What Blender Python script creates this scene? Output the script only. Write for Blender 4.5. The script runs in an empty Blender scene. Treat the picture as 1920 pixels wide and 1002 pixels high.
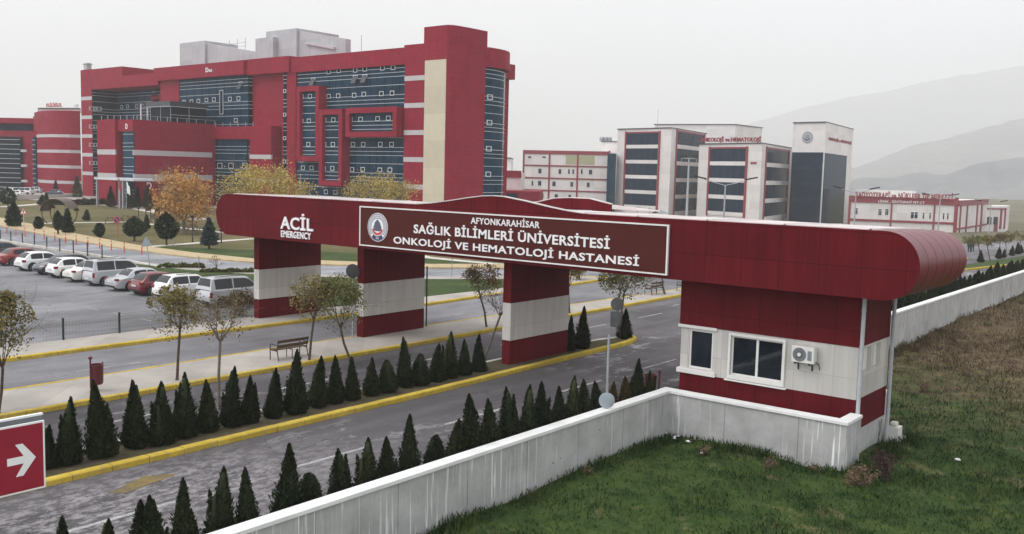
import bpy, math, random
import numpy as np
from mathutils import Vector, Matrix
random.seed(7)
RNG = np.random.default_rng(11)
R = math.radians
scene = bpy.context.scene
col = scene.collection

# ------------------------------------------------------------------ camera
FPX = 1796.59                     # focal length in photo pixels (photo is 1920 x 1002)
CAM = np.array([0.0, 0.0, 7.6])
_yaw, _pit, _rol = R(38.38646), R(5.65897), R(1.459516)
FW = np.array([-math.sin(_yaw) * math.cos(_pit), math.cos(_yaw) * math.cos(_pit), -math.sin(_pit)])
_rt = np.array([math.cos(_yaw), math.sin(_yaw), 0.0])
_up = np.cross(_rt, FW)
RT = math.cos(_rol) * _rt + math.sin(_rol) * _up
UP = -math.sin(_rol) * _rt + math.cos(_rol) * _up
cd = bpy.data.cameras.new('camera')
cam = bpy.data.objects.new('camera', cd)
col.objects.link(cam)
cd.sensor_width = 36.0
cd.lens = FPX / 1920.0 * 36.0
cd.clip_start, cd.clip_end = 0.1, 12000.0
cam.matrix_world = Matrix(((RT[0], UP[0], -FW[0], CAM[0]), (RT[1], UP[1], -FW[1], CAM[1]),
                           (RT[2], UP[2], -FW[2], CAM[2]), (0, 0, 0, 1)))
scene.camera = cam

# ------------------------------------------------------------------ light
SUN_EL, SUN_AZ = R(58), R(215)     # high, behind the camera's left shoulder, very soft (overcast)
w = bpy.data.worlds.new('World')
scene.world = w
w.use_nodes = True
nt = w.node_tree
nt.nodes.clear()
out = nt.nodes.new('ShaderNodeOutputWorld')
sky = nt.nodes.new('ShaderNodeTexSky')
sky.sky_type = 'NISHITA'
sky.sun_disc = False
sky.sun_elevation = SUN_EL
sky.sun_rotation = SUN_AZ
sky.dust_density = 4.0
hs = nt.nodes.new('ShaderNodeHueSaturation')
hs.inputs['Saturation'].default_value = 0.12
b1 = nt.nodes.new('ShaderNodeBackground')
b1.inputs['Strength'].default_value = 0.06
nt.links.new(sky.outputs[0], hs.inputs['Color'])
nt.links.new(hs.outputs[0], b1.inputs['Color'])
b2 = nt.nodes.new('ShaderNodeBackground')          # the cloud layer
tcw = nt.nodes.new('ShaderNodeTexCoord')
mpw = nt.nodes.new('ShaderNodeMapping')
mpw.inputs['Scale'].default_value = (1.0, 1.0, 3.0)
nzw = nt.nodes.new('ShaderNodeTexNoise')
nzw.inputs['Scale'].default_value = 2.2
nzw.inputs['Detail'].default_value = 4.0
rpw = nt.nodes.new('ShaderNodeValToRGB')
rpw.color_ramp.elements[0].position = 0.3
rpw.color_ramp.elements[0].color = (0.80, 0.825, 0.87, 1)
rpw.color_ramp.elements[1].position = 0.7
rpw.color_ramp.elements[1].color = (0.95, 0.965, 1.0, 1)
nt.links.new(tcw.outputs['Generated'], mpw.inputs[0])
nt.links.new(mpw.outputs[0], nzw.inputs['Vector'])
nt.links.new(nzw.outputs[0], rpw.inputs[0])
nt.links.new(rpw.outputs[0], b2.inputs['Color'])
b2.inputs['Strength'].default_value = 1.11
addw = nt.nodes.new('ShaderNodeAddShader')
nt.links.new(b1.outputs[0], addw.inputs[0])
nt.links.new(b2.outputs[0], addw.inputs[1])
nt.links.new(addw.outputs[0], out.inputs['Surface'])
sd = bpy.data.lights.new('sun', 'SUN')
sd.energy = 0.9
sd.angle = R(35)
sd.color = (1.0, 0.97, 0.95)
sun = bpy.data.objects.new('sun', sd)
col.objects.link(sun)
_sdir = Vector((math.sin(SUN_AZ) * math.cos(SUN_EL), math.cos(SUN_AZ) * math.cos(SUN_EL), math.sin(SUN_EL)))
sun.rotation_euler = _sdir.to_track_quat('Z', 'Y').to_euler()
scene.view_settings.view_transform = 'Standard'
scene.view_settings.look = 'None'
scene.view_settings.exposure = 0.0
scene.view_settings.gamma = 1.0
scene.cycles.use_denoising = True
scene.cycles.max_bounces = 10
scene.cycles.diffuse_bounces = 3
scene.cycles.glossy_bounces = 3
scene.cycles.volume_bounces = 8
scene.cycles.caustics_reflective = False
scene.cycles.caustics_refractive = False

# ------------------------------------------------------------------ measuring helpers (photo pixel -> place in the world)
def ray(px, py):
    return FW + (px - 960.0) / FPX * RT - (py - 501.0) / FPX * UP
def tz(Y):                         # the road falls away gently beyond the gate
    return 0.0 if Y <= 85 else -0.026 * (min(Y, 300) - 85)
def at(px, py, z=0.0):             # point of the ground (plus z) seen at a photo pixel
    d = ray(px, py)
    k = (z - CAM[2]) / d[2]
    for _ in range(30):
        P = CAM + d * k
        k += 0.7 * ((tz(P[1]) + z - CAM[2]) / d[2] - k)
    return CAM + d * k
def onX(px, py, X): d = ray(px, py); return CAM + d * (X / d[0])
def onY(px, py, Y): d = ray(px, py); return CAM + d * (Y / d[1])
def atd(px, py, dist): return CAM + ray(px, py) * dist
def depth(P): return float((np.array(P) - CAM) @ FW)

# ------------------------------------------------------------------ materials
def _new(name):
    m = bpy.data.materials.new(name)
    m.use_nodes = True
    n = m.node_tree
    return m, n, n.nodes['Principled BSDF']
def _ramp(n, fac, c0, c1, p0=0.3, p1=0.7):
    r = n.nodes.new('ShaderNodeValToRGB')
    r.color_ramp.elements[0].position, r.color_ramp.elements[1].position = p0, p1
    r.color_ramp.elements[0].color, r.color_ramp.elements[1].color = (*c0, 1), (*c1, 1)
    n.links.new(fac, r.inputs[0])
    return r.outputs[0]
def _pos(n, scale=(1, 1, 1), loc=(0, 0, 0)):
    g = n.nodes.new('ShaderNodeNewGeometry')
    mp = n.nodes.new('ShaderNodeMapping')
    mp.inputs['Scale'].default_value = scale
    mp.inputs['Location'].default_value = loc
    n.links.new(g.outputs['Position'], mp.inputs[0])
    return mp.outputs[0]
def _noise(n, vec, scale, detail=4, rough=0.6):
    t = n.nodes.new('ShaderNodeTexNoise')
    t.inputs['Scale'].default_value = scale
    t.inputs['Detail'].default_value = detail
    t.inputs['Roughness'].default_value = rough
    n.links.new(vec, t.inputs['Vector'])
    return t.outputs[0]
def _mix(n, fac, a, b, mode='MIX'):
    x = n.nodes.new('ShaderNodeMix')
    x.data_type = 'RGBA'
    x.blend_type = mode
    for s, v in ((x.inputs[0], fac), (x.inputs[6], a), (x.inputs[7], b)):
        if hasattr(v, 'is_output'): n.links.new(v, s)
        elif isinstance(v, (int, float)): s.default_value = v
        else: s.default_value = (*v, 1)
    return x.outputs[2]
def _math(n, op, a, b=None):
    x = n.nodes.new('ShaderNodeMath')
    x.operation = op
    for s, v in zip(x.inputs, (a, b)):
        if v is None: continue
        if hasattr(v, 'is_output'): n.links.new(v, s)
        else: s.default_value = v
    return x.outputs[0]
def _bump(n, b, h, strength=0.3, dist=0.02):
    x = n.nodes.new('ShaderNodeBump')
    x.inputs['Strength'].default_value = strength
    x.inputs['Distance'].default_value = dist
    n.links.new(h, x.inputs['Height'])
    n.links.new(x.outputs[0], b.inputs['Normal'])
def plain(name, c, rough=0.6, var=0.15, scale=3.0, metal=0.0, spec=0.5, coat=0.0):
    m, n, b = _new(name)
    b.inputs['Roughness'].default_value = rough
    b.inputs['Metallic'].default_value = metal
    b.inputs['Specular IOR Level'].default_value = spec
    b.inputs['Coat Weight'].default_value = coat
    f = _noise(n, _pos(n), scale)
    n.links.new(_ramp(n, f, [v * (1 - var) for v in c], [min(1, v * (1 + var)) for v in c]), b.inputs['Base Color'])
    return m
def panel(name, c, pw=1.4, ph=0.7, line=0.75, rough=0.55, lw=0.012, var=0.12, streak=0.1, spec=0.4):
    """cladding panels with thin joints, faint rain streaks and cloudy wear"""
    m, n, b = _new(name)
    b.inputs['Roughness'].default_value = rough
    b.inputs['Specular IOR Level'].default_value = spec
    g = n.nodes.new('ShaderNodeNewGeometry')
    s = n.nodes.new('ShaderNodeSeparateXYZ')
    n.links.new(g.outputs['Position'], s.inputs[0])
    cb = n.nodes.new('ShaderNodeCombineXYZ')
    n.links.new(_math(n, 'ADD', s.outputs[0], s.outputs[1]), cb.inputs[0])
    n.links.new(s.outputs[2], cb.inputs[1])
    br = n.nodes.new('ShaderNodeTexBrick')
    br.offset = 0.0
    br.inputs['Scale'].default_value = 1.0
    br.inputs['Brick Width'].default_value = pw
    br.inputs['Row Height'].default_value = ph
    br.inputs['Mortar Size'].default_value = lw
    br.inputs['Mortar Smooth'].default_value = 0.3
    br.inputs['Color1'].default_value = (*c, 1)
    br.inputs['Color2'].default_value = (*[v * 0.86 for v in c], 1)
    br.inputs['Mortar'].default_value = (*[v * line for v in c], 1)
    n.links.new(cb.outputs[0], br.inputs['Vector'])
    f = _noise(n, _pos(n, (0.5, 0.5, 0.5)), 1.3)
    wear = _ramp(n, f, [1 - var] * 3, [1 + 0] * 3)
    c1 = _mix(n, 1.0, br.outputs[0], wear, 'MULTIPLY')
    st = _noise(n, _pos(n, (3.5, 3.5, 0.16)), 1.6, 3)
    c2 = _mix(n, 1.0, c1, _ramp(n, st, [1 - streak] * 3, [1] * 3, 0.35, 0.6), 'MULTIPLY')
    n.links.new(c2, b.inputs['Base Color'])
    return m
def glass(name, c, rough=0.07, var=0.35, scale=0.35, spec=0.4):
    m, n, b = _new(name)
    b.inputs['Roughness'].default_value = rough
    b.inputs['Specular IOR Level'].default_value = spec
    f = _noise(n, _pos(n), scale, 5)
    n.links.new(_ramp(n, f, [v * (1 - var) for v in c], [v * (1 + var) for v in c]), b.inputs['Base Color'])
    h = _noise(n, _pos(n), 0.6, 2)
    _bump(n, b, h, 0.03, 0.05)
    return m
def leafmat(name, cols, rough=0.7):
    m, n, b = _new(name)
    b.inputs['Roughness'].default_value = rough
    b.inputs['Specular IOR Level'].default_value = 0.2
    g = n.nodes.new('ShaderNodeNewGeometry')
    r = n.nodes.new('ShaderNodeValToRGB')
    while len(r.color_ramp.elements) < len(cols): r.color_ramp.elements.new(0.5)
    for i, (e, c) in enumerate(zip(r.color_ramp.elements, cols)):
        e.position = i / max(1, len(cols) - 1)
        e.color = (*c, 1)
    f = _noise(n, _pos(n), 1.6, 2)
    v = _math(n, 'ADD', _math(n, 'MULTIPLY', g.outputs['Random Per Island'], 0.6), _math(n, 'MULTIPLY', f, 0.45))
    oi = n.nodes.new('ShaderNodeObjectInfo')
    v = _math(n, 'ADD', v, _math(n, 'MULTIPLY', _math(n, 'SUBTRACT', oi.outputs['Random'], 0.45), 0.30))
    n.links.new(v, r.inputs[0])
    n.links.new(r.outputs[0], b.inputs['Base Color'])
    return m
def asphalt(name, c, worn=0.25, seed=0.0, spot=None):
    m, n, b = _new(name)
    b.inputs['Roughness'].default_value = 0.82
    b.inputs['Specular IOR Level'].default_value = 0.3
    big = _noise(n, _pos(n, (0.10, 0.05, 1), (seed, seed, 0)), 1.6, 5, 0.65)
    fine = _noise(n, _pos(n), 14, 3, 0.8)
    a = _ramp(n, big, [v * 0.62 for v in c], [v * 1.35 for v in c], 0.36, 0.64)
    a = _mix(n, 1.0, a, _ramp(n, fine, [0.78] * 3, [1.15] * 3, 0.3, 0.7), 'MULTIPLY')
    wv = _noise(n, _pos(n, (1.0, 0.42, 1), (seed * 3, 1, 0)), 1.5, 8, 0.75)
    wv2 = _noise(n, _pos(n, (0.16, 0.07, 1), (seed, 3, 0)), 1.2, 2)
    wf = _math(n, 'MULTIPLY', _ramp(n, wv, [0] * 3, [1] * 3, 0.52, 0.60), _ramp(n, wv2, [0] * 3, [1] * 3, 0.47, 0.62))
    a = _mix(n, _math(n, 'MULTIPLY', wf, worn), a, (0.34, 0.33, 0.33))
    if spot:                        # paler surface from the gate onwards
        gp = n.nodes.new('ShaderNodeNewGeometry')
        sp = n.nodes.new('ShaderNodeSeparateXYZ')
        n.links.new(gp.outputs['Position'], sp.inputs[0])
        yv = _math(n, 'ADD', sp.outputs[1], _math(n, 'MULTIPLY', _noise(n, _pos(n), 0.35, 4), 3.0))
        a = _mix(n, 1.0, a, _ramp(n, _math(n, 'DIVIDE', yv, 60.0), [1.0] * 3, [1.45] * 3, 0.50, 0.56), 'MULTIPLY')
    if spot:                        # a place where the surface has scaled off in pale flakes
        dv = n.nodes.new('ShaderNodeVectorMath')
        dv.operation = 'DISTANCE'
        n.links.new(_pos(n, (1, 0.55, 0)), dv.inputs[0])
        dv.inputs[1].default_value = (spot[0], spot[1] * 0.55, 0)
        near_ = _ramp(n, _math(n, 'DIVIDE', dv.outputs['Value'], spot[2]), [1] * 3, [0] * 3, 0.35, 1.0)
        fl_ = _noise(n, _pos(n, (1.6, 0.9, 1)), 2.6, 8, 0.8)
        a = _mix(n, _math(n, 'MULTIPLY', _math(n, 'MULTIPLY', near_, 0.75), _ramp(n, fl_, [0] * 3, [1] * 3, 0.47, 0.56)), a, (0.33, 0.31, 0.315))
    wob = n.nodes.new('ShaderNodeVectorMath')
    wob.operation = 'MULTIPLY_ADD'
    nz = n.nodes.new('ShaderNodeTexNoise')
    nz.inputs['Scale'].default_value = 0.8
    n.links.new(_pos(n), nz.inputs['Vector'])
    n.links.new(nz.outputs['Color'], wob.inputs[0])
    wob.inputs[1].default_value = (1.6, 1.6, 0)
    n.links.new(_pos(n, (0.22, 0.16, 0), (seed, 2, 0)), wob.inputs[2])
    vo = n.nodes.new('ShaderNodeTexVoronoi')
    vo.feature = 'DISTANCE_TO_EDGE'
    vo.inputs['Scale'].default_value = 0.9
    n.links.new(wob.outputs[0], vo.inputs['Vector'])
    cr = _math(n, 'MULTIPLY', _ramp(n, vo.outputs['Distance'], [1] * 3, [0] * 3, 0.004, 0.013), _ramp(n, big, [0] * 3, [1] * 3, 0.45, 0.6))
    a = _mix(n, _math(n, 'MULTIPLY', cr, 0.65), a, [v * 0.35 for v in c])
    tyre = _noise(n, _pos(n, (1.1, 0.015, 1), (seed, 0, 0)), 1.0, 2)
    a = _mix(n, 1.0, a, _ramp(n, tyre, [0.84] * 3, [1.08] * 3, 0.35, 0.65), 'MULTIPLY')
    n.links.new(a, b.inputs['Base Color'])
    _bump(n, b, fine, 0.25, 0.01)
    return m
def soil(name, c0, c1, c2, s1=0.25, s2=6.0):
    m, n, b = _new(name)
    b.inputs['Roughness'].default_value = 0.95
    b.inputs['Specular IOR Level'].default_value = 0.1
    f1 = _noise(n, _pos(n), s1, 6, 0.65)
    f2 = _noise(n, _pos(n), s2, 4, 0.7)
    a = _ramp(n, f1, c0, c1, 0.36, 0.64)
    a = _mix(n, _ramp(n, f2, [0] * 3, [0.8] * 3, 0.42, 0.72), a, c2)
    n.links.new(a, b.inputs['Base Color'])
    _bump(n, b, f2, 0.5, 0.05)
    return m
def fieldmat(name):
    """rough meadow: dark green by the near wall, dry brown and rust herbs further along"""
    m, n, b = _new(name)
    b.inputs['Roughness'].default_value = 0.95
    b.inputs['Specular IOR Level'].default_value = 0.1
    g = n.nodes.new('ShaderNodeNewGeometry')
    s = n.nodes.new('ShaderNodeSeparateXYZ')
    n.links.new(g.outputs['Position'], s.inputs[0])
    f1 = _noise(n, _pos(n), 0.42, 5, 0.7)
    f2 = _noise(n, _pos(n, (1, 1, 1), (9, 4, 0)), 1.5, 4, 0.7)
    yy = _math(n, 'MULTIPLY', _math(n, 'SUBTRACT', s.outputs[1], 36.0), 0.030)
    v = _math(n, 'ADD', yy, f1)
    gr = _ramp(n, f2, (0.014, 0.038, 0.010), (0.064, 0.094, 0.025), 0.32, 0.70)
    br = _ramp(n, f2, (0.056, 0.036, 0.025), (0.15, 0.110, 0.060), 0.32, 0.70)
    a = _mix(n, _ramp(n, v, [0] * 3, [1] * 3, 0.46, 0.92), gr, br)
    f3 = _noise(n, _pos(n, (1, 1, 1), (2, 7, 0)), 0.7, 5, 0.7)
    a = _mix(n, _ramp(n, f3, [0] * 3, [0.75] * 3, 0.58, 0.70), a, (0.17, 0.145, 0.075))
    rnd = _ramp(n, g.outputs['Random Per Island'], [0.55] * 3, [1.35] * 3, 0, 1)
    a = _mix(n, 1.0, a, rnd, 'MULTIPLY')
    n.links.new(a, b.inputs['Base Color'])
    return m
def concrete(name):
    m, n, b = _new(name)
    b.inputs['Roughness'].default_value = 0.85
    g = n.nodes.new('ShaderNodeNewGeometry')
    s = n.nodes.new('ShaderNodeSeparateXYZ')
    n.links.new(g.outputs['Position'], s.inputs[0])
    f = _noise(n, _pos(n), 0.9, 6, 0.65)
    a = _ramp(n, f, (0.33, 0.33, 0.32), (0.54, 0.535, 0.525), 0.3, 0.72)
    # white lime runs that start at the coping
    st = _noise(n, _pos(n, (7, 7, 0.22)), 1.5, 3, 0.7)
    cl = _noise(n, _pos(n, (0.5, 0.5, 0.0)), 1.1, 2)
    run = _math(n, 'MULTIPLY', _ramp(n, st, [0] * 3, [1] * 3, 0.57, 0.64), _ramp(n, cl, [0.0] * 3, [1] * 3, 0.42, 0.60))
    a = _mix(n, run, a, (0.86, 0.86, 0.85))
    st2 = _noise(n, _pos(n, (5, 5, 0.12), (3, 1, 0)), 1.3, 3, 0.7)
    a = _mix(n, _ramp(n, st2, [0] * 3, [0.45] * 3, 0.62, 0.75), a, (0.22, 0.21, 0.19))
    # formwork joints every 2.4 m and tie holes
    cb = n.nodes.new('ShaderNodeCombineXYZ')
    n.links.new(_math(n, 'ADD', s.outputs[0], s.outputs[1]), cb.inputs[0])
    n.links.new(_math(n, 'ADD', s.outputs[2], 17.0), cb.inputs[1])
    br = n.nodes.new('ShaderNodeTexBrick')
    br.offset = 0
    br.inputs['Scale'].default_value = 1
    br.inputs['Brick Width'].default_value = 2.42
    br.inputs['Row Height'].default_value = 40.0
    br.inputs['Mortar Size'].default_value = 0.014
    br.inputs['Color1'].default_value = br.inputs['Color2'].default_value = (1, 1, 1, 1)
    br.inputs['Mortar'].default_value = (0.55, 0.55, 0.55, 1)
    n.links.new(cb.outputs[0], br.inputs['Vector'])
    a = _mix(n, 1.0, a, br.outputs[0], 'MULTIPLY')
    vo = n.nodes.new('ShaderNodeTexVoronoi')
    vo.inputs['Scale'].default_value = 1.6
    n.links.new(_pos(n), vo.inputs['Vector'])
    a = _mix(n, _ramp(n, vo.outputs['Distance'], [1] * 3, [0] * 3, 0.03, 0.06), a, (0.12, 0.11, 0.1))
    # earth splashed on the foot of the wall
    f4 = _noise(n, _pos(n, (1.2, 1.2, 0.4)), 1.4, 5, 0.7)
    d = _math(n, 'ADD', _math(n, 'MULTIPLY', s.outputs[2], -1.15), f4)
    a = _mix(n, _ramp(n, d, [0] * 3, [0.75] * 3, 1.12, 1.75), a, (0.27, 0.21, 0.15))
    n.links.new(a, b.inputs['Base Color'])
    _bump(n, b, f, 0.2, 0.02)
    return m
M = {}
M['gate_red'] = panel('gate_red', (0.150, 0.0090, 0.0150), 1.25, 1.02, 0.45, 0.6, 0.012, 0.22, 0.20, 0.10)
M['gate_roll'] = panel('gate_roll', (0.19, 0.012, 0.024), 300, 300, 0.5, 0.34, 0.001, 0.15, 0.15, 0.38)
M['gate_white'] = panel('gate_white', (0.66, 0.63, 0.59), 1.25, 1.6, 0.72, 0.5, 0.01, 0.10, 0.10)
M['roof_white'] = plain('roof_white', (0.64, 0.575, 0.56), 0.7, 0.14, 0.8, 0, 0.2)
M['sign_brown'] = plain('sign_brown', (0.080, 0.0165, 0.0135), 0.6, 0.08, 1.5, 0, 0.12)
M['white'] = plain('white', (0.86, 0.85, 0.85), 0.5, 0.05)
M['off_white'] = plain('off_white', (0.74, 0.72, 0.68), 0.55, 0.08)
M['trim_white'] = plain('trim_white', (0.78, 0.76, 0.73), 0.45, 0.05)
M['coping'] = plain('coping', (0.80, 0.79, 0.78), 0.6, 0.10, 1.2)
M['concrete'] = concrete('concrete')
M['navy'] = plain('navy', (0.03, 0.04, 0.13), 0.5, 0.1)
M['emblem_red'] = plain('emblem_red', (0.55, 0.05, 0.05), 0.5, 0.1)
M['emblem_grey'] = plain('emblem_grey', (0.09, 0.10, 0.14), 0.5, 0.4, 9)
M['hut_glass'] = glass('hut_glass', (0.012, 0.017, 0.024), 0.04)
M['hosp_red'] = panel('hosp_red', (0.34, 0.019, 0.044), 1.3, 0.66, 0.74, 0.6, 0.03, 0.16, 0.16, 0.10)
M['hosp_band'] = plain('hosp_band', (0.50, 0.47, 0.48), 0.6, 0.08)
M['hosp_beige'] = panel('hosp_beige', (0.67, 0.60, 0.45), 9, 3.98, 0.82, 0.6, 0.03, 0.08, 0.05)
M['hosp_glass'] = glass('hosp_glass', (0.010, 0.038, 0.068), 0.15, 0.4, 0.5, 0.035)
M['hosp_glass_dark'] = glass('hosp_glass_dark', (0.006, 0.014, 0.024), 0.15, 0.3, 0.5, 0.03)
M['mullion'] = plain('mullion', (0.62, 0.66, 0.68), 0.4, 0.06)
M['pent'] = panel('pent', (0.50, 0.515, 0.53), 3, 1.4, 0.9, 0.5, 0.02, 0.08, 0.12)
M['dark_slab'] = plain('dark_slab', (0.035, 0.04, 0.05), 0.4, 0.1)
M['onc_white'] = panel('onc_white', (0.86, 0.82, 0.80), 4, 2, 0.94, 0.6, 0.02, 0.06, 0.06)
M['onc_red'] = plain('onc_red', (0.27, 0.035, 0.05), 0.5, 0.1)
M['onc_glass'] = glass('onc_glass', (0.010, 0.026, 0.052), 0.12, 0.3, 0.5, 0.03)
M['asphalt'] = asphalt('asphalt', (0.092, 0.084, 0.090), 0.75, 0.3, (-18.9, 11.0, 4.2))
M['asphalt_lane'] = asphalt('asphalt_lane', (0.20, 0.195, 0.205), 0.25, 2.1)
M['asphalt_lot'] = asphalt('asphalt_lot', (0.205, 0.203, 0.212), 0.30, 4.0)
M['asphalt_upper'] = asphalt('asphalt_upper', (0.28, 0.285, 0.305), 0.3, 6.0)
M['paving'] = panel('paving', (0.47, 0.43, 0.385), 1.1, 1.1, 0.84, 0.85, 0.015, 0.25, 0.0)
M['kerb_yellow'] = soil('kerb_yellow', (0.50, 0.35, 0.04), (0.66, 0.48, 0.065), (0.36, 0.29, 0.13), 1.1, 7.0)
M['kerb_pale'] = plain('kerb_pale', (0.47, 0.36, 0.20), 0.7, 0.15, 1.5)
M['kerb_white'] = plain('kerb_white', (0.60, 0.56, 0.50), 0.7, 0.15, 1.5)
M['mark'] = soil('mark', (0.30, 0.295, 0.29), (0.50, 0.49, 0.48), (0.15, 0.145, 0.148), 1.2, 9.0)
M['mark_yellow'] = soil('mark_yellow', (0.15, 0.12, 0.075), (0.25, 0.18, 0.06), (0.12, 0.11, 0.10), 1.2, 5.0)
M['bed'] = soil('bed', (0.070, 0.058, 0.036), (0.125, 0.100, 0.068), (0.05, 0.055, 0.025), 0.5)
M['lawn'] = soil('lawn', (0.105, 0.098, 0.042), (0.200, 0.160, 0.085), (0.075, 0.085, 0.03), 0.10, 2.2)
M['green'] = soil('green', (0.036, 0.068, 0.022), (0.075, 0.105, 0.036), (0.05, 0.06, 0.022), 0.3, 4)
M['ground'] = soil('ground', (0.13, 0.12, 0.07), (0.22, 0.19, 0.13), (0.10, 0.10, 0.06), 0.02, 0.4)
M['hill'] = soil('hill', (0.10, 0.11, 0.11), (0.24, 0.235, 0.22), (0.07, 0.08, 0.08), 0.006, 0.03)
M['hill_far'] = soil('hill_far', (0.22, 0.225, 0.23), (0.30, 0.30, 0.30), (0.2, 0.205, 0.21), 0.004, 0.02)  # base colour paled so the ridges look deeper in haze
M['field'] = fieldmat('field')
M['thuja'] = leafmat('thuja', [(0.005, 0.010, 0.004), (0.013, 0.022, 0.007), (0.040, 0.046, 0.015)])
M['thuja_brown'] = leafmat('thuja_brown', [(0.020, 0.014, 0.006), (0.050, 0.036, 0.014), (0.085, 0.058, 0.022)])
M['bark'] = plain('bark', (0.085, 0.062, 0.048), 0.9, 0.35, 9)
M['bark_pale'] = plain('bark_pale', (0.16, 0.135, 0.11), 0.9, 0.3, 9)
M['leaf_olive'] = leafmat('leaf_olive', [(0.070, 0.065, 0.020), (0.165, 0.140, 0.045), (0.30, 0.235, 0.095)])
M['leaf_brown'] = leafmat('leaf_brown', [(0.070, 0.045, 0.020), (0.150, 0.095, 0.035), (0.21, 0.160, 0.060)])
M['leaf_green'] = leafmat('leaf_green', [(0.060, 0.072, 0.022), (0.135, 0.140, 0.045), (0.28, 0.25, 0.105)])
M['leaf_orange'] = leafmat('leaf_orange', [(0.26, 0.13, 0.035), (0.50, 0.21, 0.065), (0.58, 0.36, 0.12), (0.55, 0.43, 0.15)])
M['leaf_yellow'] = leafmat('leaf_yellow', [(0.24, 0.18, 0.05), (0.44, 0.33, 0.09), (0.60, 0.47, 0.16)])
M['pine'] = leafmat('pine', [(0.010, 0.020, 0.010), (0.028, 0.046, 0.020), (0.07, 0.09, 0.042)])
M['spruce_blue'] = leafmat('spruce_blue', [(0.016, 0.028, 0.028), (0.042, 0.062, 0.062), (0.09, 0.12, 0.12)])
M['pale_pine'] = leafmat('pale_pine', [(0.035, 0.045, 0.022), (0.07, 0.08, 0.04), (0.10, 0.11, 0.055)])
M['hedge_red'] = leafmat('hedge_red', [(0.030, 0.014, 0.016), (0.065, 0.03, 0.032), (0.05, 0.05, 0.03)])
M['dry_weed'] = leafmat('dry_weed', [(0.10, 0.06, 0.04), (0.20, 0.14, 0.085), (0.13, 0.07, 0.045)])
M['metal_dark'] = plain('metal_dark', (0.03, 0.03, 0.032), 0.5, 0.2)
M['metal_green'] = plain('metal_green', (0.018, 0.035, 0.035), 0.5, 0.2)
M['galv'] = plain('galv', (0.42, 0.43, 0.45), 0.45, 0.15, 4, 0.4)
M['sign_back'] = plain('sign_back', (0.23, 0.25, 0.265), 0.5, 0.15, 3, 0.2)
M['pale_back'] = plain('pale_back', (0.33, 0.38, 0.41), 0.5, 0.12, 3, 0.2)
M['pipe_grey'] = plain('pipe_grey', (0.47, 0.48, 0.50), 0.4, 0.08)
M['wood'] = plain('wood', (0.085, 0.055, 0.032), 0.7, 0.3, 12)
M['bin_red'] = plain('bin_red', (0.11, 0.012, 0.022), 0.4, 0.15)
M['post_red'] = plain('post_red', (0.56, 0.085, 0.045), 0.5, 0.12)
M['sign_red'] = plain('sign_red', (0.30, 0.014, 0.035), 0.45, 0.06)
M['rubber'] = plain('rubber', (0.016, 0.016, 0.017), 0.8, 0.2)
M['rim'] = plain('rim', (0.36, 0.37, 0.39), 0.35, 0.1, 6, 0.6)
M['car_glass'] = glass('car_glass', (0.020, 0.024, 0.028), 0.05)
M['tail'] = plain('tail', (0.24, 0.012, 0.018), 0.25, 0.2)
M['lamp_clear'] = plain('lamp_clear', (0.72, 0.73, 0.75), 0.15, 0.1)
M['plate'] = plain('plate', (0.70, 0.70, 0.68), 0.5, 0.1)
def paint(name, c, metal=0.0):
    return plain('paint_' + name, c, 0.32, 0.03, 1.0, metal, 0.5, 0.6)

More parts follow.
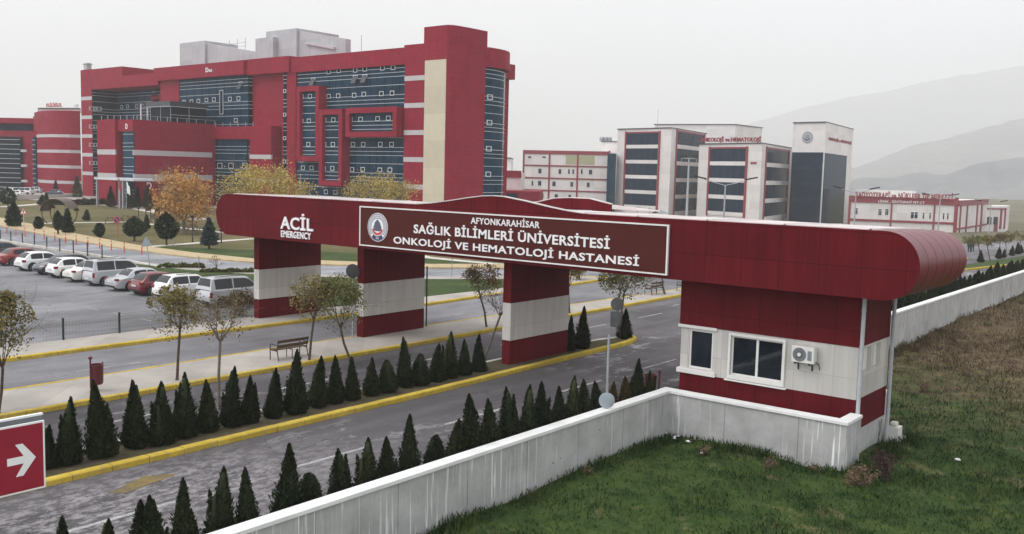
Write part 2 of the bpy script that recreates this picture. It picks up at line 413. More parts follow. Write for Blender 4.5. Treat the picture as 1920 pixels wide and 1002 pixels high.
# ------------------------------------------------------------------ mesh helpers
class MB:
    """collects shapes, then links them as ONE mesh object"""
    def __init__(s): s.v, s.f = [], []
    def add(s, vs, fs):
        o = len(s.v)
        s.v += [tuple(map(float, p)) for p in vs]
        s.f += [tuple(i + o for i in f) for f in fs]
        return s
    def box(s, x0, x1, y0, y1, z0, z1):
        return s.add([(x0, y0, z0), (x1, y0, z0), (x1, y1, z0), (x0, y1, z0), (x0, y0, z1), (x1, y0, z1), (x1, y1, z1), (x0, y1, z1)],
                     [(0, 3, 2, 1), (4, 5, 6, 7), (0, 1, 5, 4), (1, 2, 6, 5), (2, 3, 7, 6), (3, 0, 4, 7)])
    def prism(s, pts, z0, z1):                       # plan outline (counter-clockwise) raised from z0 to z1
        n = len(pts)
        a = 0.5 * sum(pts[i][0] * pts[(i + 1) % n][1] - pts[(i + 1) % n][0] * pts[i][1] for i in range(n))
        if a < 0: pts = pts[::-1]
        return s.add([(p[0], p[1], z0) for p in pts] + [(p[0], p[1], z1) for p in pts],
                     [tuple(range(n - 1, -1, -1)), tuple(range(n, 2 * n))] + [(i, (i + 1) % n, n + (i + 1) % n, n + i) for i in range(n)])
    def slab(s, pts, o, e1, e2, nrm, th):            # outline in the plane (e1,e2), thickness along nrm
        o, e1, e2, nrm = map(np.array, (o, e1, e2, nrm))
        n = len(pts)
        A = [o + e1 * p[0] + e2 * p[1] for p in pts]
        return s.add(A + [p + nrm * th for p in A], [tuple(range(n - 1, -1, -1)), tuple(range(n, 2 * n))] +
                     [(i, (i + 1) % n, n + (i + 1) % n, n + i) for i in range(n)])
    def tube(s, p0, p1, r0, r1=None, n=8):
        r1 = r0 if r1 is None else r1
        p0, p1 = Vector(p0), Vector(p1)
        d = (p1 - p0).normalized()
        a = d.orthogonal().normalized()
        b = d.cross(a)
        vs = []
        for p, r in ((p0, r0), (p1, r1)):
            vs += [p + (a * math.cos(6.28319 * i / n) + b * math.sin(6.28319 * i / n)) * r for i in range(n)]
        return s.add(vs, [(i, (i + 1) % n, n + (i + 1) % n, n + i) for i in range(n)] + [tuple(range(n - 1, -1, -1)), tuple(range(n, 2 * n))])
    def path(s, pts, r, n=8):
        for a, b in zip(pts, pts[1:]): s.tube(a, b, r, r, n)
        return s
    def ball(s, c, r, sx=1, sy=1, sz=1, n=10):
        vs, fs = [], []
        for i in range(1, n):
            t = math.pi * i / n
            vs += [(c[0] + r * sx * math.sin(t) * math.cos(6.28319 * j / n), c[1] + r * sy * math.sin(t) * math.sin(6.28319 * j / n), c[2] + r * sz * math.cos(t)) for j in range(n)]
        vs += [(c[0], c[1], c[2] + r * sz), (c[0], c[1], c[2] - r * sz)]
        for i in range(n - 2):
            fs += [(i * n + j, (i + 1) * n + j, (i + 1) * n + (j + 1) % n, i * n + (j + 1) % n) for j in range(n)]
        T, B = (n - 1) * n, (n - 1) * n + 1
        fs += [(j, (j + 1) % n, T) for j in range(n)] + [((n - 2) * n + (j + 1) % n, (n - 2) * n + j, B) for j in range(n)]
        return s.add(vs, fs)
    def lathe(s, prof, c=(0, 0, 0), n=16):           # prof = (radius, z) from the bottom up
        vs = [(c[0] + r * math.cos(6.28319 * j / n), c[1] + r * math.sin(6.28319 * j / n), c[2] + z) for r, z in prof for j in range(n)]
        k = len(prof)
        return s.add(vs, [(i * n + j, i * n + (j + 1) % n, (i + 1) * n + (j + 1) % n, (i + 1) * n + j) for i in range(k - 1) for j in range(n)] +
                     [tuple(range(n - 1, -1, -1)), tuple(range((k - 1) * n, k * n))])
    def build(s, name, m, parent=None, smooth=None, bevel=0):
        me = bpy.data.meshes.new(name)
        me.from_pydata(s.v, [], s.f)
        me.materials.append(M[m] if isinstance(m, str) else m)
        if smooth:
            me.shade_smooth()
            me.set_sharp_from_angle(angle=R(smooth))
        o = bpy.data.objects.new(name, me)
        col.objects.link(o)
        if parent: o.parent = parent
        if bevel:
            md = o.modifiers.new('bevel', 'BEVEL')
            md.width, md.segments, md.limit_method = bevel, 2, 'ANGLE'
        return o
def tag(o, label, cat, group=None, kind=None):
    o['label'], o['category'] = label, cat
    if group: o['group'] = group
    if kind: o['kind'] = kind
    return o
def thing(name, label, cat, loc=(0, 0, 0), rz=0.0, group=None):
    o = bpy.data.objects.new(name, None)
    o.empty_display_size = 0.3
    col.objects.link(o)
    o.location = [float(v) for v in loc]
    o.rotation_euler = (0, 0, rz)
    return tag(o, label, cat, group)
def copy_tree(o, parent=None):
    c = o.copy()
    col.objects.link(c)
    c.parent = parent
    for ch in list(o.children): copy_tree(ch, c)
    return c
def quads(name, C, A, B, m, parent=None, extra=None):
    """one mesh of many small leaf-sized quads: centres C, half axes A and B (n x 3 arrays)"""
    n = len(C)
    V = np.empty((n, 4, 3))
    V[:, 0], V[:, 1], V[:, 2], V[:, 3] = C - A, C - B, C + A, C + B
    V = V.reshape(-1, 3)
    F = np.arange(n * 4)
    sizes = [4] * n
    if extra is not None and extra.v:
        k = len(V)
        V = np.vstack([V, np.array(extra.v)])
        F = np.concatenate([F] + [np.array(f) + k for f in extra.f])
        sizes += [len(f) for f in extra.f]
    me = bpy.data.meshes.new(name)
    me.vertices.add(len(V))
    me.vertices.foreach_set('co', V.astype(np.float32).ravel())
    me.loops.add(len(F))
    me.loops.foreach_set('vertex_index', F.astype(np.int32))
    me.polygons.add(len(sizes))
    st = np.concatenate([[0], np.cumsum(sizes)[:-1]]).astype(np.int32)
    me.polygons.foreach_set('loop_start', st)
    me.update(calc_edges=True)
    me.materials.append(M[m] if isinstance(m, str) else m)
    o = bpy.data.objects.new(name, me)
    col.objects.link(o)
    if parent: o.parent = parent
    return o
def unit(a): return a / np.maximum(1e-9, np.linalg.norm(a, axis=-1, keepdims=True))
def rndvec(n): return unit(RNG.normal(size=(n, 3)))
def leaves(n, C, size, up=0.0):
    """random leaf axes for centres C"""
    d = unit(rndvec(n) + np.array([0, 0, up]))
    e = unit(np.cross(d, rndvec(n)))
    s = size * RNG.uniform(0.6, 1.25, (n, 1))
    return d * s, e * s * 0.55
def text(name, body, o, e1, width, height, m, parent=None, depth_=0.02, bold=0.015, cap=None):
    """lettering fitted into width x height on the vertical plane through o (bottom left) along e1"""
    c = bpy.data.curves.new(name, 'FONT')
    c.body = body
    c.size = 1.0
    c.offset = bold
    c.extrude = 0.5
    c.space_character = 1.07
    c.resolution_u = 3
    t = bpy.data.objects.new(name, c)
    col.objects.link(t)
    dg = bpy.context.evaluated_depsgraph_get()
    me = bpy.data.meshes.new_from_object(t.evaluated_get(dg))
    bpy.data.objects.remove(t)
    bpy.data.curves.remove(c)
    co = np.empty(len(me.vertices) * 3, np.float32)
    me.vertices.foreach_get('co', co)
    co = co.reshape(-1, 3)
    lo, hi = co.min(0), co.max(0)
    q = (co - lo) / np.maximum(1e-6, hi - lo)
    e1 = np.array(e1, float)
    e1 = e1 / np.linalg.norm(e1)
    nr = np.cross(e1, [0, 0, 1.0])
    P = np.array(o, float) + np.outer(q[:, 0] * width, e1) + np.outer(q[:, 1] * height, [0, 0, 1.0]) + np.outer(q[:, 2] * depth_, nr)
    # one part per word: letters are gathered by the gaps between them
    fs = [tuple(p.vertices) for p in me.polygons]
    par = list(range(len(q)))
    def root(i):
        while par[i] != i: par[i] = par[par[i]]; i = par[i]
        return i
    for f in fs:
        for k in f[1:]: par[root(k)] = root(f[0])
    rt_ = np.array([root(i) for i in range(len(q))])
    spans = sorted((co[rt_ == r_, 0].min(), co[rt_ == r_, 0].max(), r_) for r_ in set(rt_.tolist()))
    word, words, end = {}, 0, None
    for x0, x1, r_ in spans:
        if end is not None and x0 - end > 0.17: words += 1
        end = x1 if end is None else max(end, x1)
        word[r_] = words
    bpy.data.meshes.remove(me)
    ob = None
    for k in range(words + 1):
        idx = [i for i in range(len(q)) if word[rt_[i]] == k]
        mp_ = {i: j for j, i in enumerate(idx)}
        b = MB()
        b.add(P[idx], [tuple(mp_[i] for i in f) for f in fs if word[rt_[f[0]]] == k])
        ob = b.build(name, m)
        if parent:
            ob.parent = parent
            ob.matrix_parent_inverse = parent.matrix_basis.inverted()
    return ob
def wparent(o, p):                                    # world-built mesh under a placed Empty
    o.parent = p
    o.matrix_parent_inverse = p.matrix_basis.inverted()
    return o
def structure(o, label, cat):
    return tag(o, label, cat, None, 'structure')

# ------------------------------------------------------------------ ground, roads, pavements
def resample(pts, step):
    out_ = []
    for (a, b) in zip(pts, pts[1:]):
        a, b = np.array(a, float), np.array(b, float)
        n = max(1, int(np.linalg.norm(b - a) / step))
        out_ += [a + (b - a) * i / n for i in range(n)]
    return out_ + [np.array(pts[-1], float)]
def sheet(name, pts, z, m, label, cat, z_low=None):
    """flat polygon of the setting (Y below 85); with z_low it becomes a slab"""
    b = MB()
    if z_low is None:
        b.add([(p[0], p[1], z) for p in pts], [tuple(range(len(pts)))])
    else: b.prism(pts, z_low, z)
    o = b.build(name, m)
    return structure(o, label, cat)
def ribbon(name, xl, xr, ys, z, m, label, cat):
    """strip of the setting between two edges x(Y), following the slope of the road"""
    ys = sorted(set(list(ys) + [85.0]))
    b = MB()
    f = lambda e, y: np.interp(y, [p[0] for p in e], [p[1] for p in e])
    b.add([(f(e, y), y, tz(y) + z) for y in ys for e in (xl, xr)], [(2 * i, 2 * i + 1, 2 * i + 3, 2 * i + 2) for i in range(len(ys) - 1)])
    return structure(b.build(name, m), label, cat)
def kerb(name, pts, wd, h, m, label, seg=1.0, z0=-0.1):
    b = MB()
    q = resample(pts, 0.25)
    acc, i0 = 0.0, 0
    d = [0.0]
    for a, c in zip(q, q[1:]): d.append(d[-1] + float(np.linalg.norm(c - a)))
    total, t = d[-1], 0.0
    ip = lambda s: (np.interp(s, d, [p[0] for p in q]), np.interp(s, d, [p[1] for p in q]))
    while t < total - 0.05:
        e = min(t + seg, total)
        x0, y0 = ip(t + 0.008)
        x1, y1 = ip(e - 0.008)
        dx, dy = x1 - x0, y1 - y0
        L = math.hypot(dx, dy) or 1
        nx, ny = -dy / L, dx / L
        j = random.uniform(-0.008, 0.008)
        hh = h + random.uniform(-0.006, 0.006)
        ch = 0.03
        vs = []
        for (x, y) in ((x0, y0), (x1, y1)):
            g = tz(y)
            for o_, z in ((j, z0), (j, hh - ch), (j + ch, hh), (j + wd - ch, hh), (j + wd, hh - ch), (j + wd, z0)):
                vs.append((x + nx * o_, y + ny * o_, g + z))
        b.add(vs, [(k, k + 1, k + 7, k + 6) for k in range(5)] + [(0, 5, 4, 3, 2, 1), (6, 7, 8, 9, 10, 11)])
        t = e
    return structure(b.build(name, m), label, 'kerb')
YS = [-30, 0, 20, 40, 60, 85, 110, 140, 180, 230, 300]
gb = MB()
gx = [-5900, -1200, -400, -200, -100, -15.3]
gy = [-60, 0, 85, 140, 200, 300, 600, 1200, 7000]
gb.add([(x, y, tz(y) - 0.07) for y in gy for x in gx],
       [(j * 6 + i, j * 6 + i + 1, (j + 1) * 6 + i + 1, (j + 1) * 6 + i) for j in range(8) for i in range(5)])
structure(gb.build('ground', 'ground'), 'flat dry earth reaching out to the hazy hills', 'ground')
UF = [(-260, 70), (-150, 54), (-112.7, 48.8), (-96, 46.2), (-80.7, 44.4), (-70, 44.3), (-64.8, 45), (-61, 46.2), (-58, 48.4), (-55.2, 50.7), (-50.7, 53.8), (-47, 58.3), (-43, 65), (-39.5, 75), (-38, 85)]
UN = [(-260, 64), (-150, 47), (-112.7, 42.2), (-91, 40.2), (-75, 39.6), (-67.8, 39.6), (-60.2, 40.7), (-56.2, 42.0), (-52.8, 44.3), (-50.3, 46.2), (-46.9, 49.6), (-43.3, 54), (-40.6, 58), (-37.3, 60.5)]
LG = [(-260, 78), (-150, 59.5), (-112.7, 52.8), (-96, 49.5), (-81.7, 47.3), (-72, 46.9), (-64.7, 47.6), (-60.4, 50.8), (-56, 53.5), (-52.7, 56.0), (-49, 61), (-44.5, 68), (-41, 78), (-39.5, 85)]
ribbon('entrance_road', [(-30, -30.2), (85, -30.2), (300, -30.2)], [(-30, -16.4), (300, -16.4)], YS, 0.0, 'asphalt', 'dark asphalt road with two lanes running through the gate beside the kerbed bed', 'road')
ribbon('exit_road', [(-30, -37.05), (85, -38.5), (300, -38.5)], [(-30, -30.2), (300, -30.2)], YS, 0.0, 'asphalt_lane', 'paler asphalt lane between the bench pavement and the car park', 'road')
sheet('car_park', [(-200, -30), (-39.35, -30), (-39.35, 33), (-53, 36.2), (-60, 37.6), (-70, 38.9), (-91, 39.5), (-112, 41.2), (-200, 53)], 0.004, 'asphalt_lot', 'worn grey asphalt car park behind the fence', 'car park')
sheet('side_road', UF + UN[::-1], 0.008, 'asphalt_upper', 'grey side road that curves in from the left behind the car park', 'road')
sheet('pavement', [(-39.35, -30), (-37.05, -30), (-37.05, 45), (-37.2, 57), (-37.9, 59.3), (-40.2, 57.2), (-42.8, 53.6), (-46.4, 49.0), (-49.9, 45.4), (-52.4, 43.6), (-55.9, 41.3), (-60.1, 40.0), (-67.8, 39.0), (-67.8, 37.9), (-60, 38.6), (-55.4, 40.3), (-51.8, 42.4), (-49, 44.2), (-45.4, 47.6), (-41.9, 52), (-39.4, 55), (-38.6, 50), (-39, 41), (-39.35, 33)],
      0.12, 'paving', 'beige paved footpath between the car park and the yellow kerb', 'pavement', -0.1)
sheet('grass_verge', [(-39.35, 33), (-39, 41), (-38.6, 50), (-39.4, 55), (-41.9, 52), (-45.4, 47.6), (-49, 44.2), (-51.8, 42.4), (-55.4, 40.3), (-60, 38.6), (-67.8, 37.9), (-66, 37.2), (-60, 36.4), (-53, 34.6)],
      0.13, 'green', 'green grass verge behind the gate pillars', 'grass verge', -0.1)
sheet('park_lawn', LG + [(-39.5, 100), (-100, 98), (-260, 98)], 0.02, 'lawn', 'dry olive lawn of the hospital park', 'lawn')
sheet('lawn_edge', [(-79, 47.2), (-72, 47.0), (-64.7, 47.7), (-60.4, 50.9), (-56, 53.6), (-52.7, 56.1), (-49, 61.1), (-49.6, 64.5), (-53.5, 60.8), (-57.2, 60.2), (-66, 57.5), (-73, 52), (-79, 48.4)], 0.035, 'green', 'greener corner of the lawn along the side road', 'lawn')
sheet('roadside_path', UF[:12] + [(x, y) for x, y in LG[:12]][::-1], 0.10, 'kerb_pale', 'yellowish paved strip along the far side of the side road', 'pavement', -0.05)
kerb('side_kerb', UF[1:13], 0.25, 0.14, 'kerb_pale', 'faded yellow kerb along the far side of the side road')
kerb('lot_kerb', [(-62, 38.2), (-70, 39.2), (-91, 39.9), (-112, 41.6), (-150, 46.2)], 0.22, 0.20, 'kerb_white', 'whitish kerb at the back of the car park')
def pathway(name, pts, wd, z, m, label):
    q = resample(pts, 3.0)
    b = MB()
    vs = []
    for i, p in enumerate(q):
        d = q[min(i + 1, len(q) - 1)] - q[max(i - 1, 0)]
        d = d / (np.linalg.norm(d) or 1)
        nn = np.array([-d[1], d[0]]) * wd / 2
        vs += [(*(p + nn), z), (*(p - nn), z)]
    b.add(vs, [(2 * i, 2 * i + 1, 2 * i + 3, 2 * i + 2) for i in range(len(q) - 1)])
    return structure(b.build(name, m), label, 'path')
def gpts(*pp): return [tuple(at(*p)[:2]) for p in pp]
pathway('park_path', gpts((0, 420), (60, 421), (100, 419), (170, 418), (240, 417), (300, 423), (420, 437), (520, 432)), 1.3, 0.040, 'kerb_white', 'thin pale footpath crossing the middle of the park lawn')
pathway('park_path', gpts((272, 464), (330, 460), (390, 455), (470, 449), (620, 452)), 1.2, 0.048, 'kerb_white', 'pale footpath from the side road past the blue spruce')
pathway('park_path', gpts((690, 458), (800, 484), (870, 491), (960, 499)), 1.2, 0.056, 'kerb_white', 'pale footpath seen between the gate pillars')
pathway('park_path', gpts((0, 389), (55, 385), (112, 380)), 2.0, 0.044, 'kerb_white', 'pale footpath at the top left of the lawn')
pathway('park_path', gpts((208, 378), (235, 387), (280, 396), (335, 404), (380, 414)), 3.0, 0.052, 'kerb_white', 'broad white path leading down from the hospital entrance')
sheet('forecourt', [(-260, 86), (-150, 86), (-150, 98), (-39.5, 100), (-39.5, 125), (-260, 125)], 0.03, 'paving', 'paved forecourt in front of the red hospital', 'forecourt')
# bench pavement between the two carriageways
MN = [(-30, -28.65), (31, -28.62), (41.5, -28.85), (54, -29.0), (75, -28.2), (95, -26.8), (109, -25.9), (114, -26.0), (117, -27.2)]
MF = [(-30, -31.75), (24, -31.9), (39, -31.5), (45, -31.2), (54, -30.8), (75, -31), (95, -31), (109, -30), (114, -29.2), (117, -28.2)]
ribbon('bench_pavement', MF, MN, [-30, 24, 31, 39, 41.5, 45, 54, 75, 85, 95, 109, 114, 117], 0.13, 'paving', 'long paved strip with benches and trees between the two carriageways', 'pavement')
kerb('yellow_kerb', [(x, y) for y, x in MN], 0.24, 0.15, 'kerb_yellow', 'yellow kerb on the near side of the bench pavement')
kerb('yellow_kerb', [(x, y) for y, x in MF][::-1], 0.16, 0.145, 'kerb_yellow', 'thin yellow kerb on the far side of the bench pavement')
kerb('yellow_kerb', [(-36.95, -30), (-36.85, 25), (-36.7, 32), (-36.85, 40), (-37.1, 45), (-37.0, 53), (-37.2, 57.4), (-37.9, 59.4), (-40.2, 57.4)], 0.25, 0.15, 'kerb_yellow', 'yellow kerb along the footpath by the car park')
# kerbed planting bed with the inner row of cypresses
BED = [(-21.92, -12), (-21.92, 24), (-22.15, 32), (-22.2, 36.6), (-22.45, 37.8), (-22.9, 38.25), (-23.35, 37.7), (-23.75, 36), (-23.95, 30), (-23.95, -12)]
kerb('yellow_kerb', BED[:6], 0.26, 0.16, 'kerb_yellow', 'broad yellow kerb round the near side of the cypress bed')
kerb('white_kerb', BED[5:], 0.15, 0.14, 'kerb_white', 'pale kerb along the back of the cypress bed')
sheet('planting_bed', [(-22.05, -12), (-22.05, 24), (-22.3, 32), (-22.4, 36.6), (-22.9, 38.0), (-23.6, 36), (-23.85, 30), (-23.85, -12)], 0.115, 'bed', 'bare brown soil of the kerbed bed under the inner cypress row', 'planting bed', -0.1)
B2N = [(88.5, -22.3), (90, -21.4), (112, -20.5), (150, -20.3), (300, -20.3)]
B2F = [(88.5, -22.3), (90, -23.0), (112, -23.6), (150, -24.2), (300, -24.2)]
ribbon('grass_bed', B2F, B2N, [88.5, 90, 112, 150, 200, 300], 0.11, 'green', 'grassy kerbed bed with small trees beyond the guard hut', 'planting bed')
kerb('yellow_kerb', [(x, y) for y, x in B2N], 0.25, 0.15, 'kerb_yellow', 'yellow kerb of the grassy bed beyond the guard hut')
ribbon('wall_bed', [(-30, -16.4), (300, -16.4)], [(-30, -15.42), (300, -15.42)], YS, 0.05, 'bed', 'strip of soil along the concrete wall', 'planting bed')
def dash(x, y0, y1, wd=0.13, m='mark'):
    b = MB().box(x - wd / 2, x + wd / 2, y0, y1, tz(y0) - 0.02, tz(y0) + 0.006)
    return b
mk = MB()
for y0, y1 in ((3.3, 6.1), (9.2, 12.0), (15.05, 17.9), (20.9, 23.7), (26.7, 29.5), (32.5, 35.2), (38.4, 41), (44.2, 47), (50, 52.8), (56, 58.8)):
    mk.add(*(lambda q: (q.v, q.f))(dash(-18.85 - 0.006 * y0, y0, y1)))
for y0, y1 in ((14, 16.5), (20, 22.6), (26.3, 28.8), (32.4, 34.9), (38.4, 40.9), (44.1, 46.6), (50, 52.6), (56, 58.6), (62, 64.5)):
    mk.add(*(lambda q: (q.v, q.f))(dash(-26.2, y0, y1)))
for y0, y1 in ((17, 19.5), (35.8, 38.2), (42, 44.5)):
    mk.add(*(lambda q: (q.v, q.f))(dash(-33.5, y0, y1, 0.10)))
structure(mk.build('lane_markings', 'mark'), 'worn white dashes along the middle of the lanes', 'road marking')
ym = MB().add([(-20.5, 11.1, .007), (-20.2, 11.4, .007), (-20.6, 13.0, .007), (-21.0, 12.3, .007)], [(0, 1, 2, 3)])
structure(ym.build('worn_marking', 'mark_yellow'), 'worn yellow patch of paint on the near lane', 'road marking')
pk = MB()
for i in range(9):
    x = -44.2 - i * 2.52
    pk.box(x - .04, x + .04, 28.6, 31.2, -0.02, 0.0085)
for k in range(7): pk.box(-58 + k * 2.5, -57 + k * 2.5, 25.05, 25.12, -0.02, 0.0085)
structure(pk.build('bay_markings', 'mark'), 'faded white parking bay lines in the car park', 'road marking')
mh = MB().lathe([(0.34, -0.02), (0.34, 0.008)], (-27.6, 46.2, 0), 18)
tag(mh.build('manhole_cover', 'metal_dark'), 'round dark manhole cover in the road in front of the distant bench', 'manhole cover')

# meadow on the near side of the wall
def fz(x, y):
    return (-0.98 + 0.10 * math.sin(x * 0.45 + 1.0) * math.sin(y * 0.31) + 0.05 * math.sin(x * 1.3 + y * 0.9) + 0.03 * math.sin(2.9 * x - 1.7 * y)
            - 0.30 * math.exp(-((y - 52) / 9.0) ** 2) * math.exp(-((x + 14) / 4.0) ** 2) + (0.15 * math.exp(-((y - 31) / 3.0) ** 2 - ((x + 8.5) / 2) ** 2)))
fm = MB()
nx, ny = 90, 150
xs = np.concatenate([np.linspace(-15.2, 12, nx - 3), [30, 200, 4100]])
ys = np.concatenate([np.linspace(-6, 100, ny - 4), [130, 300, 1000, 7000]])
fm.add([(x, y, (fz(x, y) if (x < 29 and y < 129) else -1.0 + tz(y))) for y in ys for x in xs],
       [(j * nx + i, j * nx + i + 1, (j + 1) * nx + i + 1, (j + 1) * nx + i) for j in range(ny - 1) for i in range(nx - 1)])
structure(fm.build('meadow', 'field', None, 180), 'rough meadow ground on the near side of the wall', 'meadow')
def field_blades():
    Cs, As, Bs = [], [], []
    def pick(n, x0, x1, y0, y1, h0, h1, keep=1.0):
        x = RNG.uniform(x0, x1, n)
        y = RNG.uniform(y0, y1, n)
        P = np.stack([x, y], 1)
        cl = np.sin(P[:, 0] * 1.7 + 2 * np.sin(P[:, 1] * 0.8)) * np.sin(P[:, 1] * 1.3 + 1.5 * np.sin(P[:, 0] * 0.9))
        ok = RNG.uniform(-1.2, 1, n) < cl + 0.35
        ok &= ~((x < -9.2) & (y > 27.65) & (y < 32.6))
        P, cl = P[ok], cl[ok]
        z = np.array([fz(a, b) for a, b in P])
        h = RNG.uniform(h0, h1, len(P)) * (0.75 + 0.5 * np.clip(cl, 0, 1))
        lean = RNG.normal(0, 0.38, (len(P), 2)) * h[:, None]
        C = np.stack([P[:, 0] + lean[:, 0] / 2, P[:, 1] + lean[:, 1] / 2, z + h * 0.45], 1)
        A = np.stack([lean[:, 0] / 2, lean[:, 1] / 2, h * 0.5], 1)
        th = RNG.uniform(0, 6.28, len(P))
        wv = RNG.uniform(0.006, 0.014, len(P)) * (1 + P[:, 1] / 40)
        B = np.stack([np.cos(th) * wv, np.sin(th) * wv, 0 * wv], 1)
        Cs.append(C); As.append(A); Bs.append(B)
    pick(60000, -15.1, 0, 10, 33, 0.05, 0.17)
    pick(32000, -15.1, 1, 28, 60, 0.07, 0.24)
    pick(12000, -15.1, -3, 55, 97, 0.14, 0.42)
    pick(2600, -15.14, -14.55, 12, 27.6, 0.12, 0.34)
    pick(1500, -15.1, -9.2, 26.9, 27.64, 0.12, 0.36)
    pick(1500, -9.2, -8.4, 27.2, 33, 0.15, 0.40)
    pick(2600, -15.1, -14.2, 33, 60, 0.2, 0.5)
    o = quads('meadow_grass', np.vstack(Cs), np.vstack(As), np.vstack(Bs), 'field')
    tag(o, 'short mixed grass and weeds growing over the meadow', 'grass', None, 'stuff')
field_blades()
def hill_mesh(name, prof, dist, m, label, seed):
    """a ridge: prof = (photo x, photo y of the crest); built at its own distance with slopes in front and behind"""
    rr = np.random.default_rng(seed)
    px = np.linspace(prof[0][0], prof[-1][0], 90)
    py = np.interp(px, [p[0] for p in prof], [p[1] for p in prof])
    for s, a in ((3.0, 7), (8.0, 3.5), (21.0, 1.5)):
        py += a * np.interp(px, np.linspace(px[0], px[-1], int(s * 4)), rr.normal(0, 1, int(s * 4)))
    rows, b = 9, MB()
    vs = []
    for i in range(90):
        P = atd(px[i], py[i], dist)
        dr = np.array([P[0], P[1]]) / np.hypot(P[0], P[1])
        for j in range(rows):
            t = j / (rows - 1) * 2 - 1
            h = max(0.0, P[2] + 12) * (1 - abs(t)) ** 1.2 + (rr.normal(0, 2.5) if 0 < j < rows - 1 and t else 0)
            vs.append((P[0] + dr[0] * t * dist * 0.3, P[1] + dr[1] * t * dist * 0.3, h - 12))
    b.add(vs, [(i * rows + j, (i + 1) * rows + j, (i + 1) * rows + j + 1, i * rows + j + 1) for i in range(89) for j in range(rows - 1)])
    structure(b.build(name, m, None, 180), label, 'hill')
hill_mesh('hills', [(1300, 348), (1480, 336), (1580, 318), (1700, 280), (1850, 240), (1990, 215), (2300, 190), (2700, 200), (3000, 260)], 3200, 'hill', 'hazy grey hillside behind the low white building', 3)
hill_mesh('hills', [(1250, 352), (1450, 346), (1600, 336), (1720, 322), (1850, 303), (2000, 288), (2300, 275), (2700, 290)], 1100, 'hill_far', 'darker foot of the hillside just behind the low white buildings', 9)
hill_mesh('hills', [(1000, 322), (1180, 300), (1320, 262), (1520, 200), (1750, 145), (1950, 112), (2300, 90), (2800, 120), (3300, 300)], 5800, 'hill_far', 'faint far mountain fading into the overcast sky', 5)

# ------------------------------------------------------------------ walls by the meadow
def wall_run(mb_w, mb_c, p0, p1, zt, zb=-1.6, th=0.28):
    p0, p1 = np.array(p0, float), np.array(p1, float)
    d = (p1 - p0) / np.linalg.norm(p1 - p0)
    nn = np.array([-d[1], d[0]])
    def q(w_, e): return [tuple(p0 + nn * w_ - d * e), tuple(p0 - nn * w_ - d * e), tuple(p1 - nn * w_ + d * e), tuple(p1 + nn * w_ + d * e)]
    mb_w.prism(q(th / 2, 0), zb, zt)
    mb_c.prism(q(th / 2 + 0.05, 0.03), zt, zt + 0.10)
nw = thing('concrete_wall', 'long grey concrete wall with white coping and lime streaks, running from the bottom edge up to the guard hut', 'wall', (-15.3, 20, -1))
a, b = MB(), MB()
wall_run(a, b, (-15.3, -20), (-15.3, 27.64), 0.47)
wparent(a.build('wall', 'concrete'), nw)
wparent(b.build('coping', 'coping', None, None, 0.012), nw)
a, b = MB(), MB()
rw = thing('concrete_wall', 'short concrete return wall with white coping below the window of the guard hut', 'wall', (-12.4, 27.8, -1))
a.prism([(-15.44, 27.66), (-9.28, 27.66), (-9.28, 28.93), (-9.56, 28.93), (-9.56, 27.94), (-15.44, 27.94)], -1.6, 0.472)
b.prism([(-15.49, 27.61), (-9.23, 27.61), (-9.23, 28.9), (-9.61, 28.9), (-9.61, 27.99), (-15.49, 27.99)], 0.472, 0.574)
wparent(a.build('wall', 'concrete'), rw)
wparent(b.build('coping', 'coping', None, None, 0.012), rw)
fw_ = thing('concrete_wall', 'long pale concrete wall with white coping running away beyond the guard hut', 'wall', (-15.5, 60, -1))
a, b = MB(), MB()
wall_run(a, b, (-15.3, 32.6), (-15.5, 150), 0.66, -5.0)
a.prism([(-15.16, 32.2), (-9.62, 32.2), (-9.62, 32.48), (-15.16, 32.48)], -1.6, 0.60)
b.prism([(-15.12, 32.15), (-9.56, 32.15), (-9.56, 32.53), (-15.12, 32.53)], 0.60, 0.70)
wparent(a.build('wall', 'concrete'), fw_)
wparent(b.build('coping', 'coping', None, None, 0.012), fw_)

# ------------------------------------------------------------------ the entrance gate
GX0, GX1, GY0, GY1, GZ0, GZ1 = -39.93, -8.63, 28.0, 33.2, 4.2, 6.2
gate = thing('entrance_gate', 'huge dark red entrance gate with a long round-ended beam on red and white pillars', 'gate', (-24, 30, 0))
rad = (GZ1 - GZ0) / 2
outline = [(GX1 + rad * math.sin(t), (GZ0 + GZ1) / 2 - rad * math.cos(t)) for t in np.linspace(0, math.pi, 25)]
outline += [(GX0 - rad * math.sin(t), (GZ0 + GZ1) / 2 + rad * math.cos(t)) for t in np.linspace(0, math.pi, 25)]
bm_ = MB()
n_ = len(outline)
BK = lambda z: GZ0 + (z - GZ0) * 0.93
bm_.add([(x, GY0, z) for x, z in outline] + [(x, GY1, BK(z)) for x, z in outline], [tuple(range(n_)), tuple(range(2 * n_ - 1, n_ - 1, -1))])
beam = wparent(bm_.build('beam', 'gate_red'), gate)
sk = MB()
sk.add([(x, GY0 + 0.001, z) for x, z in outline] + [(x, GY1 - 0.001, BK(z)) for x, z in outline], [(i, n_ + i, n_ + (i + 1) % n_, (i + 1) % n_) for i in range(n_)])
skin = wparent(sk.build('rounded_skin', 'gate_roll', None, 40), gate)
sm_ = MB()
